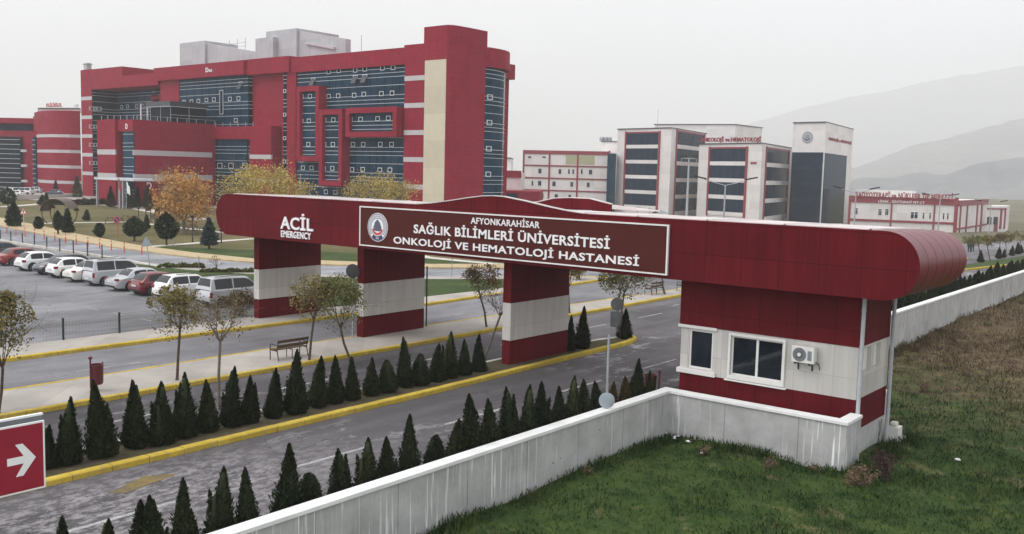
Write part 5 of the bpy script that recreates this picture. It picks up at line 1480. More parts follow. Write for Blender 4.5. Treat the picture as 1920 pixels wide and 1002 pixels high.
# ------------------------------------------------------------------ parked cars
def car(loc, rz, label, pm, kind='hatch', detail=True, lights=None, group='cars in the car park'):
    """local frame: rear bumper at y = 0, nose towards +y"""
    S = {'hatch': dict(L=4.0, W=1.72, H=1.45, belt=.93, rw0=.14, r1=.78, f1=2.15, f0=3.05, hood=.80, rear=.90, wb=(.72, 3.22)),
         'sedan': dict(L=4.55, W=1.74, H=1.45, belt=.93, rw0=.80, r1=1.50, f1=2.75, f0=3.50, hood=.78, rear=.97, wb=(.95, 3.62)),
         'suv': dict(L=4.30, W=1.80, H=1.60, belt=1.04, rw0=.16, r1=.70, f1=2.45, f0=3.20, hood=.93, rear=1.0, wb=(.80, 3.42)),
         'van': dict(L=4.40, W=1.76, H=1.80, belt=1.10, rw0=.06, r1=.24, f1=2.75, f0=3.50, hood=.95, rear=1.08, wb=(.80, 3.55)),
         'old': dict(L=4.15, W=1.62, H=1.38, belt=.88, rw0=.42, r1=1.05, f1=2.45, f0=3.05, hood=.80, rear=.92, wb=(.78, 3.25))}[kind]
    L, W, H = S['L'], S['W'] / 2, S['H']
    t = thing('parked_car', label, 'car', loc, rz, group)
    t.scale = (.89, .89, .88)
    prof = [(0, .62), (.04, .80), (S['rw0'], S['rear']), (S['f0'] - .9, S['belt']), (S['f0'], S['belt'] - .01), (L - .55, S['hood']), (L - .12, S['hood'] - .12), (L, .52)]
    yq = [0, .05, .16, .38, S['wb'][0], 1.5, L / 2, S['wb'][1] - .6, S['wb'][1], L - .50, L - .22, L - .07, L]
    b = MB()
    ring = []
    for y in yq:
        zs = np.interp(y, [p[0] for p in prof], [p[1] for p in prof])
        e = min(y, L - y)
        wv = W * (0.80 + 0.20 * min(1, (e / .40)) ** .5)
        zb = .30 if e < .06 else (.22 if e < .4 else .19)
        ring.append([(-wv * .9, y, zb), (-wv, y, zb + .14), (-wv, y, min(zs - .06, .62)), (-wv * .97, y, zs - .05), (-wv * .90, y, zs), (-wv * .45, y, zs + .025), (0, y, zs + .032),
                     (wv * .45, y, zs + .025), (wv * .90, y, zs), (wv * .97, y, zs - .05), (wv, y, min(zs - .06, .62)), (wv, y, zb + .14), (wv * .9, y, zb)])
    m_ = 13
    b.add([p for r_ in ring for p in r_], [(i * m_ + j, i * m_ + (j + 1) % m_, (i + 1) * m_ + (j + 1) % m_, (i + 1) * m_ + j) for i in range(len(yq) - 1) for j in range(m_)] +
          [tuple(range(m_ - 1, -1, -1)), tuple((len(yq) - 1) * m_ + j for j in range(m_))])
    # greenhouse
    g = [(S['rw0'] - .02, 0.0), (S['rw0'] + (S['r1'] - S['rw0']) * .6, .72), (S['r1'], .95), (S['r1'] + .45, 1.0), ((S['r1'] + S['f1']) / 2, 1.0), (S['f1'], .93), (S['f1'] + (S['f0'] - S['f1']) * .5, .52), (S['f0'], 0.0)]
    zb_, wb_, wt_ = S['belt'] - .03, W * .91, W * .70
    def sec(y):
        f = np.interp(y, [q[0] for q in g], [q[1] for q in g])
        z = zb_ + (H - zb_) * f
        return z, wb_ + (wt_ - wb_) * f
    gr = []
    for y, f in g:
        z, wv = sec(y)
        zl = np.interp(y, [p[0] for p in prof], [p[1] for p in prof]) - .03
        gr.append([(-wb_, y, zl), (-wv - .00, y, max(zl, z - .05)), (-wv * .88, y, z), (0, y, z + .025), (wv * .88, y, z), (wv, y, max(zl, z - .05)), (wb_, y, zl)])
    b.add([p for r_ in gr for p in r_], [(i * 7 + j, i * 7 + j + 1, (i + 1) * 7 + j + 1, (i + 1) * 7 + j) for i in range(len(g) - 1) for j in range(6)])
    body = b.build('body', pm, t, 38)
    # glass: side windows, windscreen, rear window
    def side_glass(s_, ya, yb, nm='side_window'):
        q = []
        yl = np.linspace(ya, yb, 6)
        for y in yl:
            z, wv = sec(y)
            q.append((y, z - .085, wv))
        lo = zb_ + .05
        vs = []
        for (y, z, wv) in q:
            z = max(z, lo + .02)
            zt_ = sec(y)[0] - .05
            fr_ = lambda zz: wb_ + (wv - wb_) * np.clip((zz - zb_) / max(.01, zt_ - zb_), 0, 1)
            vs += [(s_ * (fr_(lo) + .008), y, lo), (s_ * (fr_(z) + .008), y, z)]
        MB().add(vs, [((2 * i, 2 * i + 2, 2 * i + 3, 2 * i + 1) if s_ > 0 else (2 * i, 2 * i + 1, 2 * i + 3, 2 * i + 2)) for i in range(5)]).build(nm, 'car_glass', t)
    y0, y1 = S['r1'] - (S['r1'] - S['rw0']) * (.25 if kind != 'van' else -.5), S['f0'] - .22
    ym = (S['r1'] + S['f1']) / 2 + .15
    for s_ in (-1, 1):
        side_glass(s_, y0 + .05, ym - .04)
        side_glass(s_, ym + .04, y1 - .1)
    def end_glass(ya, yb, nm, lift):
        vs = []
        for y, ins in ((ya, .10), ((ya + yb) / 2, .08), (yb, .07)):
            z, wv = sec(y)
            z = max(z, np.interp(y, [p[0] for p in prof], [p[1] for p in prof]))
            wv = min(wv, wb_)
            for x in (-wv * .88 + ins * .3, 0, wv * .88 - ins * .3): vs.append((x, y + lift[0], z + lift[1] + (.025 if x == 0 else 0.004)))
        MB().add(vs, [(i * 3 + j, i * 3 + j + 1, i * 3 + j + 4, i * 3 + j + 3) for i in range(2) for j in range(2)]).build(nm, 'car_glass', t)
    end_glass(S['rw0'] + (S['r1'] - S['rw0']) * .16, S['rw0'] + (S['r1'] - S['rw0']) * .88, 'rear_window', (-.012, .012))
    end_glass(S['f1'] + (S['f0'] - S['f1']) * .14, S['f1'] + (S['f0'] - S['f1']) * .92, 'windscreen', (.012, .012))
    r_w = .315
    for yw in S['wb']:
        for s_ in (-1, 1):
            ar = MB().lathe([(r_w + .055, 0), (r_w + .055, .02)], (0, 0, 0), 24)
            o = ar.build('wheel_arch', 'rubber', t)
            o.data.transform(Matrix.Translation((s_ * (W - .008) - (.0 if s_ > 0 else .02), yw, r_w + .02)) @ Matrix.Rotation(R(90), 4, 'Y'))
            ty = MB().lathe([(.19, -.09), (r_w - .03, -.10), (r_w, -.07), (r_w, .07), (r_w - .03, .10), (.19, .09)], (0, 0, 0), 24).build('wheel', 'rubber', t, 40)
            ty.location = (s_ * (W - .068), yw, r_w)
            ty.rotation_euler = (0, R(90), 0)
            rm = MB().lathe([(.20, -.092), (.215, .096), (.17, .085), (.05, .075)], (0, 0, 0), 20)
            for q in range(5):
                a_ = q * 1.2566
                rm.box(-.001, .001, -.001, .001, .09, .091)
                c_, n_2 = math.cos(a_), math.sin(a_)
                rm.add([(c_ * .05 - n_2 * .03, n_2 * .05 + c_ * .03, .098), (c_ * .2 - n_2 * .025, n_2 * .2 + c_ * .025, .100), (c_ * .2 + n_2 * .025, n_2 * .2 - c_ * .025, .100), (c_ * .05 + n_2 * .03, n_2 * .05 - c_ * .03, .098)], [(3, 2, 1, 0), (0, 1, 2, 3)])
            o = rm.build('rim', 'rim', ty, 40)
            if s_ < 0: ty.rotation_euler = (0, R(-90), 0)
    rl = .98 if kind != 'van' else .95
    for s_ in (-1, 1):
        x0, x1 = s_ * W * .60, s_ * W * .885
        zl0, zl1, xa_, ya_ = {'hatch': (.72, .90, .72, .24), 'sedan': (.74, .88, .66, .20), 'suv': (.80, .97, .62, .32), 'van': (.62, .95, .84, .12), 'old': (.66, .80, .55, .10)}[kind]
        MB().slab([(xa_ * W, 0), (.90 * W, .015), (.945 * W, ya_ * .5), (.955 * W, ya_), (.80 * W, ya_)], (0, 0, zl0), (s_, 0, 0), (0, 1, 0), (0, 0, 1), zl1 - zl0).build('tail_light', 'tail', t)
        MB().slab([(0, 0), (1, .06), (.9, .17), (.1, .12)], (s_ * W * .45, L - .06, .58), (s_ * W * .45, -.16, 0), (0, -.3, 1), (0, 1, 0), .03).build('headlight', 'lamp_clear', t)
        MB().ball((s_ * (W + .07), S['f0'] - .45, S['belt'] + .05), .10, .8, .6, .7, 8).build('mirror', pm, t, 60)
    MB().box(-.26, .26, -.028, -.012, .60 if kind != 'van' else .48, .71 if kind != 'van' else .59).build('number_plate', 'plate', t)
    MB().box(-W * .72, W * .72, -.035, .06, .30, .40).build('bumper_strip', 'rubber', t)
    MB().box(-.35, .35, L - .06, L + .012, .36, .48).build('grille', 'rubber', t)
    if kind in ('van', 'suv'):
        for s_ in (-1, 1): MB().path([(s_ * wt_ * .86, S['r1'] + .25, H + .045), (s_ * wt_ * .86, S['f1'] - .2, H + .045)], .02, 6).build('roof_rail', 'rubber', t)
    MB().tube((0, S['r1'] + .15, H + .02), (0, S['r1'] - .02, H + .16), .008, None, 5).build('aerial', 'rubber', t)
    return t
PW, PS, PD, PR, PC = paint('white', (.80, .80, .79)), paint('silver', (.50, .51, .53), .35), paint('dark', (.025, .027, .033)), paint('red', (.15, .009, .014)), paint('cream', (.78, .77, .70))
PR2, PB = paint('old_red', (.26, .024, .022)), paint('blue', (.05, .07, .13))
def park(wheel_px, kind, pm, label, nose=1, dx=0.0):
    """wheel_px: where the near rear wheel meets the ground in the photo"""
    P = at(*wheel_px)
    if nose > 0: return car((P[0] - .80 + dx, P[1] - .78, .004), R(random.uniform(-1.5, 1.5)), label, pm, kind)
    return car((P[0] - .80 + dx, P[1] + 2.75, .004), R(180 + random.uniform(-1.5, 1.5)), label, pm, kind)
park((-8, 487), 'hatch', PD, 'dark grey car cut off by the left edge behind the red one')
park((27, 499), 'old', PR2, 'old bright red saloon parked at the left end of the row')
park((66, 509), 'hatch', PW, 'white hatchback between the old red car and the black car')
park((101, 516), 'hatch', PD, 'black hatchback parked nose-out among the white cars', -1)
park((127, 522), 'hatch', PW, 'white hatchback with big tail lights right of the black car')
park((161, 530), 'sedan', PC, 'cream white saloon left of the tall silver van')
park((199, 537), 'van', PS, 'tall silver van with roof rails in the middle of the row')
park((243, 547), 'sedan', PS, 'silver saloon between the tall van and the dark red car')
park((289, 555), 'hatch', PR, 'dark red hatchback between the silver saloon and the white car')
park((335, 565), 'suv', PW, 'white tall hatchback partly hidden by the olive young tree')
park((420, 577), 'van', PS, 'grey-silver van at the right end of the row behind the brown bush')
for i, (px_, py_, k_, pm, lab) in enumerate(((10, 373, 'hatch', PW, 'white car at the far left edge of the forecourt'), (30, 369, 'van', PW, 'white van farther back on the forecourt at left'), (45, 371, 'hatch', PW, 'white car second on the forecourt'), (62, 369, 'van', PW, 'white van in the middle of the forecourt cars'), (80, 367, 'suv', PS, 'silver car on the forecourt before the clinic'), (118, 371, 'hatch', PB, 'dark car before the round red clinic wall'))):
    P = at(px_, py_)
    car((P[0], P[1], .03), R(100 + 7 * i), lab, pm, k_, True, None, 'cars on the hospital forecourt')
lw2 = MB()
A0, A1 = at(20, 376), at(140, 373)
lwt = thing('low_wall', 'low white wall along the forecourt behind the lawn', 'wall', A0)
d_ = A1 - A0
wparent(MB().slab([(0, 0), (1, 0), (1, 1.0), (0, 1.0)], A0 + np.array([0, 0, -.1]), d_, (0, 0, 1), (0, 1, 0), .3).build('wall', 'off_white'), lwt)
wparent(MB().slab([(0, 0), (1, 0), (1, .1), (0, .1)], A0 + np.array([0, -.05, .9]), d_, (0, 0, 1), (0, 1, 0), .4).build('coping', 'white'), lwt)

# ------------------------------------------------------------------ two people at the far kerb
def person(loc, rz, label, cloth, trousers, seed):
    t = thing('person', label, 'person', loc, rz)
    me = bpy.data.meshes.new('body')
    J = [((0, 0, .95), .13), ((0, 0, 1.15), .14), ((0, 0, 1.40), .15), ((0, 0, 1.50), .07), ((0, .01, 1.58), .085), ((0, .015, 1.68), .095), ((0, .01, 1.74), .07),
         ((-.10, 0, .88), .10), ((-.11, .05, .50), .07), ((-.11, -.02, .10), .05), ((-.11, .10, .04), .045),
         ((.10, 0, .88), .10), ((.11, -.05, .50), .07), ((.11, -.10, .10), .05), ((.11, .02, .04), .045),
         ((-.21, 0, 1.40), .06), ((-.27, -.02, 1.13), .05), ((-.25, .06, .88), .038), ((-.25, .08, .80), .035),
         ((.21, 0, 1.40), .06), ((.27, .02, 1.13), .05), ((.26, .12, .90), .038), ((.26, .15, .82), .035)]
    E_ = [(0, 1), (1, 2), (2, 3), (3, 4), (4, 5), (5, 6), (0, 7), (7, 8), (8, 9), (9, 10), (0, 11), (11, 12), (12, 13), (13, 14), (2, 15), (15, 16), (16, 17), (17, 18), (2, 19), (19, 20), (20, 21), (21, 22)]
    me.from_pydata([j[0] for j in J], E_, [])
    o = bpy.data.objects.new('body', me)
    col.objects.link(o)
    me.materials.append(cloth)
    md = o.modifiers.new('skin', 'SKIN')
    for v, j in zip(me.skin_vertices[0].data, J): v.radius = (j[1], j[1])
    me.skin_vertices[0].data[0].use_root = True
    ss = o.modifiers.new('sub', 'SUBSURF')
    ss.levels = ss.render_levels = 1
    o.parent = t
    MB().ball((0, 0, 1.70), .115, 1, 1.05, 1, 10).build('hair', 'metal_dark', t, 60)
    MB().ball((0, .05, 1.655), .085, .9, .9, 1.1, 10).build('face', M_SKIN, t, 60)
    tr = MB()
    for s_, k1, k2 in ((-1, .05, -.02), (1, -.05, -.10)):
        tr.tube((s_ * .10, 0, .95), (s_ * .11, k1, .50), .115, .085, 10).tube((s_ * .11, k1, .50), (s_ * .11, k2, .07), .085, .06, 10)
    tr.build('trousers', trousers, t, 60)
    return t
M_SKIN = plain('skin', (.42, .25, .18), .6, .05)
P = at(1817, 474)
person((P[0], P[1], tz(P[1]) + .0), R(30), 'person in dark clothes standing at the far kerb, the left of two', plain('coat_dark', (.03, .03, .04), .8), 'metal_dark', 1)
P = at(1823, 473)
person((P[0], P[1], tz(P[1]) + .0), R(200), 'person in a reddish coat standing at the far kerb, the right of two', plain('coat_red', (.10, .03, .035), .8), plain('jeans', (.04, .05, .09), .8), 2)

# ------------------------------------------------------------------ the red hospital
HL, HRr = np.array([-206.87, 106.98]), np.array([-100.07, 104.74])
HU = (HRr - HL) / np.linalg.norm(HRr - HL)
HN = np.array([-HU[1], HU[0]])                      # into the building
HANG = math.atan2(HU[1], HU[0])
hosp = thing('red_hospital', 'big red hospital building with dark glass fronts and grey bands behind the gate', 'building', (HL[0], HL[1], 0), HANG)
def HF(px_, py_, y=0.0):
    """photo pixel -> (s, z) on the hospital plane y metres behind the main front"""
    d = ray(px_, py_)
    o_ = HL + HN * y
    k = ((o_ - CAM[:2]) @ HN) / (d[:2] @ HN)
    P = CAM + d * k
    return float((P[:2] - HL) @ HU), float(P[2])
def HS(px_, py_, s):
    """photo pixel -> (y, z) on the hospital plane at s along the front (facing right)"""
    d = ray(px_, py_)
    o_ = HL + HU * s
    k = ((o_ - CAM[:2]) @ HU) / (d[:2] @ HU)
    P = CAM + d * k
    return float((P[:2] - HL) @ HN), float(P[2])
def hw(b, nm='wall', m='hosp_red', par=None, **k): return b.build(nm, m, par or hosp, **k)
FLOORS = [1.05 + 4.03 * i for i in range(6)]        # levels of the grey bands (5.08, 9.1, 13.1, 17.2, 21.2)
MLV = []
for f_ in range(-1, 6):
    for o_ in (0.0, .62, 1.25, 2.75): MLV.append(1.6 + 4.03 * f_ + o_)
def curtain(s0, s1, y, z0, z1, nm='glass_front', m='hosp_glass', step=None, par=None):
    """flat curtain wall with horizontal pale mullions and thin uprights"""
    g = hw(MB().box(s0, s1, y, y + .15, z0, z1), nm, m, par)
    b = MB()
    for z in MLV:
        if z0 + .15 < z < z1 - .1: b.box(s0, s1, y - .05, y + .001, z - .03, z + .03)
    b.build('mullions', 'mullion', g)
    if step:
        v = MB()
        n = max(1, round((s1 - s0) / step))
        for i in range(n + 1):
            x = s0 + (s1 - s0) * i / n
            v.box(x - .022, x + .022, y - .03, y - .0005, z0, z1)
        v.build('uprights', 'hosp_glass_dark', g)
    return g
def curtain_side(s, y0, y1, z0, z1, nm='side_glass', m='hosp_glass_dark'):
    g = hw(MB().box(s - .15, s, y0, y1, z0, z1), nm, m)
    b = MB()
    for z in MLV:
        if z0 + .15 < z < z1 - .1: b.box(s - .001, s + .06, y0, y1, z - .04, z + .04)
    b.build('mullions', 'mullion', g)
    return g
def openwin(s, z, y, wd=1.0, h=.72, open_=False):
    f = MB()
    t_ = .10
    f.box(s - wd / 2, s + wd / 2, y - .13, y - .07, z - h / 2, z - h / 2 + t_).box(s - wd / 2, s + wd / 2, y - .13, y - .07, z + h / 2 - t_, z + h / 2)
    f.box(s - wd / 2, s - wd / 2 + t_, y - .13, y - .07, z - h / 2 + t_, z + h / 2 - t_).box(s + wd / 2 - t_, s + wd / 2, y - .13, y - .07, z - h / 2 + t_, z + h / 2 - t_)
    o = hw(f, 'window', 'mullion')
    if open_: MB().slab([(-wd / 2, -1.2), (wd / 2, -1.2), (wd / 2, 0), (-wd / 2, 0)], (s, y - .10, z), (1, 0, 0), (0, .45, .9), (0, -1, 0), .04).build('open_pane', 'dark_slab', o)
    else: MB().box(s - wd / 2 + t_, s + wd / 2 - t_, y - .09, y - .075, z - h / 2 + t_, z + h / 2 - t_).build('pane', 'hosp_glass_dark', o)
# core masses
hw(MB().box(6, 101, 6.2, 26, 0, 25.0).box(36, 101, .9, 6.2, 0, 25.0))
hw(MB().box(.8, 5.5, 0, 26, 0, 27.3), 'corner_tower')
for z in (4.95, 9.0, 13.05, 17.1, 21.15): hw(MB().box(.78, 5.52, -.03, .3, z - .38, z + .38), 'grey_band', 'hosp_band')
hw(MB().box(5.5, 18.5, .02, 25.5, 22.95, 27.25).box(18.5, 32.3, .02, 26, 22.95, 25.35), 'fascia')
hw(MB().box(32.3, 62.3, -.9, 26, 23.6, 26.1), 'fascia')
hw(MB().box(62.3, 74.4, -.4, 26, 23.5, 26.2), 'fascia')
hw(MB().box(74.4, 102.3, -.02, 26, 23.4, 25.92), 'fascia')
curtain(5.5, 36, 5.6, 0, 23.0, step=3.2)
curtain_side(5.62, .1, 5.6, 0, 22.9)
hw(MB().box(33.2, 39.9, 0, 6, 0, 23.6), 'wall')
hw(MB().box(39.9, 62.0, .35, 3, 12, 23.6), 'wall')
curtain(39.9, 62.15, .15, 13, 23.55, step=2.6)
curtain_side(62.3, .16, 2.5, 13, 23.55)
hw(MB().box(62.0, 72.3, 1.2, 6, 0, 23.5).box(71.9, 72.3, .1, 1.2, 0, 23.5), 'wall')
curtain(72.3, 73.25, .12, 0, 23.5, 'strip_glass', 'hosp_glass_dark')
hw(MB().box(73.25, 75.7, .1, 6, 0, 23.5), 'wall')
for z in (20.4, 16.4, 12.4, 8.4, 4.4): openwin(72.78, z, .12, .75, .6)
curtain(75.7, 102.3, .45, 0, 23.4, step=1.66)
# projecting red picture frames on the glass
def pframe(px0, py0, px1, py1, th=.85, dep=1.25):
    (a, zt_), (b_, zb2) = HF(px0, py0, -dep), HF(px1, py1, -dep)
    f = MB().box(a, b_, -dep, .45, zt_ - th, zt_).box(a, b_, -dep, .45, zb2, zb2 + th).box(a, a + th, -dep, .45, zb2 + th, zt_ - th).box(b_ - th, b_, -dep, .45, zb2 + th, zt_ - th)
    o = hw(f, 'red_frame')
    g = MB().box(a + th, b_ - th, -.55, -.45, zb2 + th, zt_ - th).build('frame_glass', 'hosp_glass', o)
    m_ = MB()
    for z in MLV:
        if zb2 + th < z < zt_ - th: m_.box(a + th, b_ - th, -.60, -.551, z - .035, z + .035)
    m_.build('frame_mullions', 'mullion', o)
    return a, b_, zb2, zt_
pframe(556, 163, 597, 303)
pframe(598, 206, 640, 350)
pframe(648, 203, 743, 257)
(a_, z1_), (b__, z0_) = HF(283, 180, 4.2), HF(301, 222, 4.2)
hw(MB().box(a_, b__, 4.2, 5.6, z1_ - .7, z1_).box(a_, a_ + .7, 4.2, 5.6, z0_, z1_ - .7).box(b__ - .6, b__, 4.2, 5.6, z0_, z1_ - .7), 'red_frame')
for px_, py_ in ((567, 182), (582, 181), (566, 227), (580, 227), (564, 271), (579, 271), (609, 225), (626, 225), (609, 271), (625, 271), (608, 316), (624, 316), (658, 224), (677, 224), (709, 223), (729, 222)):
    s_, z_ = HF(px_, py_, -.5)
    openwin(s_, z_, -.5, .95, .72)
for px_, py_ in ((617, 181), (635, 180), (665, 179), (683, 177), (716, 176), (736, 175), (617, 135), (636, 133), (667, 132), (685, 130), (718, 128), (738, 127), (663, 271), (682, 271), (714, 271), (735, 271), (661, 318), (681, 318), (713, 319), (732, 319), (569, 315), (585, 315), (568, 357), (612, 360), (630, 361)):
    s_, z_ = HF(px_, py_, .45)
    openwin(s_, z_, .45, .95, .72)
for px_, py_ in ((588, 149), (667, 144), (685, 143)):
    s_, z_ = HF(px_, py_, .45)
    openwin(s_, z_, .45, 1.1, .5, True)
for px_, py_ in ((346, 192), (360, 191), (373, 190), (388, 188), (402, 187), (432, 186), (448, 185), (443, 226)):
    s_, z_ = HF(px_, py_, .15)
    openwin(s_, z_, .15, 1.05, .75)
s_, z_ = HF(416, 192, .15)
openwin(s_, z_, .15, 1.1, 4.4)
for px_, py_ in ((452, 156), (376, 199)):
    s_, z_ = HF(px_, py_, .15)
    openwin(s_, z_, .15, 1.1, .5, True)
for px_, py_ in ((200, 203), (212, 202), (229, 201), (240, 200), (257, 200), (269, 200)):
    s_, z_ = HF(px_, py_, 5.6)
    openwin(s_, z_, 5.6, 1.0, .75)
s_, z_ = HF(290, 174, 5.6)
openwin(s_, z_, 5.6, 1.2, .5, True)
for py_ in (204, 238, 272, 306):
    for px_ in (175, 183):
        y_, z_ = HS(px_, py_, 5.68)
        f = MB()
        for q in ((-.9, .9, .28, .40), (-.9, .9, -.40, -.28), (-.9, -.7, -.28, .28), (.7, .9, -.28, .28)): f.box(5.63, 5.70, y_ + q[0], y_ + q[1], z_ + q[2], z_ + q[3])
        hw(f, 'window', 'mullion')
# right tower with its rounded end
RC = [(102.2, 0), (110.9, 0), (111.35, .45), (111.65, 1.6), (111.75, 3.8), (111.7, 7.7)]
GC = [(111.55, 7.7), (111.6, 9.6), (111.35, 11.4), (110.7, 13.2), (109.6, 14.8), (107.2, 16.2)]
tw = hw(MB().prism(RC + [(102.2, 7.7)], 0, 26.2), 'round_tower')
hw(MB().prism([(s * 1.0, y - .02) for s, y in RC[:6]] + [(112.0, 8.2), (112.1, 10.2), (111.8, 12.2), (111.1, 13.9), (109.8, 15.6), (107.0, 17.1), (102, 17.1), (102, 0)], 23.35, 26.25), 'fascia')
hp_ = [(106.2, -.03), (110.9, -.03), (111.4, .42), (111.7, 1.58), (111.8, 3.8), (111.75, 7.9), (106.2, 7.9)]
hw(MB().prism(hp_, 26.2, 28.6), 'raised_parapet')
for z in (5.0, 9.1, 13.15, 17.2, 21.25): hw(MB().box(102.18, 106.45, -.04, .3, z - .36, z + .36), 'grey_band', 'hosp_band')
hw(MB().box(106.5, 110.85, -.06, .2, 0, 23.7), 'beige_strip', 'hosp_beige')
gc = hw(MB().prism(GC + [(102.5, 16.2), (102.5, 7.75)], 0, 23.3), 'curved_glass', 'hosp_glass')
cm = MB()
for z in MLV:
    if z < 23.2:
        cm.prism(list(GC) + [(p[0] + .05 + .012 * p[1] * .3, p[1] + max(0, p[1] - 11) * .02) for p in GC][::-1], z - .03, z + .03)
cm.build('mullions', 'mullion', gc)
for px_, py_ in ((914, 182), (913, 230), (911, 279), (910, 327)):
    y_, z_ = HS(px_, py_, 111.6)
    hw(MB().box(111.5, 111.7, 8.3, 9.5, z_ - .4, z_ - .28).box(111.5, 111.7, 8.3, 9.5, z_ + .28, z_ + .4).box(111.5, 111.7, 8.3, 8.42, z_ - .28, z_ + .28).box(111.5, 111.7, 9.38, 9.5, z_ - .28, z_ + .28), 'window', 'mullion')
# plant rooms on the roof
PY = 12
def pbox(px0, pyt, px1, pyb, y0, y1, m='pent', nm='plant_room', slope=0):
    (a, zt_), (b_, _) = HF(px0, pyt, y0), HF(px1, pyt, y0)
    b = MB().slab([(a, 25.0), (b_, 25.0), (b_, zt_ - slope), (a, zt_)], (0, y0, 0), (1, 0, 0), (0, 0, 1), (0, 1, 0), y1 - y0)
    return hw(b, nm, m)
pbox(337, 82, 384, 120, 12, 20)
hw(MB().slab([(HF(383, 82, 12.5)[0], 25), (HF(500, 90, 12.5)[0], 25), (HF(500, 100, 12.5)[0], HF(500, 101, 12.5)[1]), (HF(383, 82, 12.5)[0], HF(383, 81, 12.5)[1])], (0, 12.5, 0), (1, 0, 0), (0, 0, 1), (0, 1, 0), 2), 'plant_room', 'pent')
pbox(479, 73, 512, 110, 9, 14)
pbox(499, 60, 556, 110, 10, 20)
hw(MB().slab([(HF(556, 60, 10.5)[0], 25), (HF(648, 90, 10.5)[0], 25), (HF(648, 73, 10.5)[0], HF(648, 73, 10.5)[1]), (HF(556, 58, 10.5)[0], HF(556, 57, 10.5)[1])], (0, 10.5, 0), (1, 0, 0), (0, 0, 1), (0, 1, 0), 1.2), 'plant_room', 'pent')
hw(MB().slab([(HF(574, 60, 10.3)[0], HF(574, 83, 10.3)[1]), (HF(628, 60, 10.3)[0], HF(628, 93, 10.3)[1]), (HF(628, 60, 10.3)[0], HF(628, 92, 10.3)[1] + .3), (HF(574, 60, 10.3)[0], HF(574, 82, 10.3)[1] + .3)], (0, 10.0, 0), (1, 0, 0), (0, 0, 1), (0, 1, 0), .5), 'ledge', 'hosp_band')
for px_, py_, zt_ in ((678, 98, 66), (430, 92, 76), (445, 92, 73), (460, 92, 71)):
    s_, z_ = HF(px_, zt_, 14)
    hw(MB().tube((s_, 14, 25), (s_, 14, z_), .05, None, 6), 'aerial', 'galv')
s0_, z0_ = HF(415, 82, 14)
s1_, _ = HF(462, 80, 14)
hw(MB().path([(s0_, 14, z0_ - .3), (s1_, 14, z0_ - .3)], .04).path([(s0_, 14, z0_ - 1), (s1_, 14, z0_ - 1)], .04), 'railing', 'galv')
s_, z_ = HF(165, 125, 3)
hw(MB().box(s_ - .8, s_ + .8, 2.4, 3.4, 27.3, z_ + .7).box(s_ - 1, s_ + 1, 2.2, 3.6, z_ + .4, z_ + .5), 'roof_unit', 'pent')
for px0, px1, py0, py1, y_, bdy in ((386, 391, 127, 136, -.92, 'D'),):
    (a, zb2), (b_, zt_) = HF(px0, py1, y_), HF(px1, py0, y_)
    text('lettering', bdy, (a, y_, zb2), (1, 0, 0), b_ - a, zt_ - zb2, 'white', None, .06, .02).parent = hosp
    text('lettering', 'BLOK', (b_ + .15, y_, zb2), (1, 0, 0), 1.1, .5, 'white', None, .06, .02).parent = hosp
# entrance wing that projects towards the park
WS0, WS1, WY0 = 41.0, 53.4, -17.0
wing = hw(MB().box(WS0, 48.3, WY0, 0, 0, 15.0).box(48.3, WS1, WY0 + 2.2, 0, 0, 14.9).box(48.3, WS1, WY0, WY0 + 2.2, 12.9, 14.9), 'entrance_wing')
hw(MB().box(44.5, 48.3, WY0 - .5, WY0 + .1, 0, 15.0), 'pier')
curtain(49.9, WS1 - .02, WY0 + .12, 0, 12.9, 'entrance_glass', 'hosp_glass')
curtain(48.3, 49.9, WY0 + .9, 0, 12.9, 'entrance_glass', 'hosp_glass_dark')
hw(MB().box(WS1 - .3, WS1, WY0 + .28, WY0 + 2.2, 0, 12.9), 'pier')
for z in (5.15, 9.3):
    hw(MB().box(WS0 - .02, 44.5, WY0 - .03, WY0 + .2, z - .45, z + .45).box(44.48, 48.32, WY0 - .53, WY0 - .3, z - .45, z + .45), 'grey_band', 'hosp_band')
    hw(MB().box(WS1 - .2, WS1 + .03, WY0 + .0, -1.6, z - .45, z + .45), 'grey_band', 'hosp_band')
rl_ = MB()
for i in range(9):
    y_ = WY0 + 1 + i * 1.9
    rl_.box(WS1 - .4, WS1 - .3, y_ - .05, y_ + .05, 14.9, 15.7)
for i in range(6): rl_.box(WS0 + 1 + i * 2.2, WS0 + 1.1 + i * 2.2, WY0 + .3, WY0 + .4, 14.9, 15.7)
rl_.box(WS1 - .37, WS1 - .33, WY0 + 1, -1, 15.62, 15.68)
hw(rl_, 'railing', 'galv')
s_, z_ = HF(241, 243, WY0)
text('lettering', 'D', (51.0, WY0, 13.3), (1, 0, 0), .7, .9, 'white', None, .05, .02).parent = hosp
y_, z_ = HS(275, 341, WS1 + .01)
text('lettering', 'D', (WS1 + .03, y_, 3.1), (0, 1, 0), .9, 1.1, 'white', None, .05, .02).parent = hosp
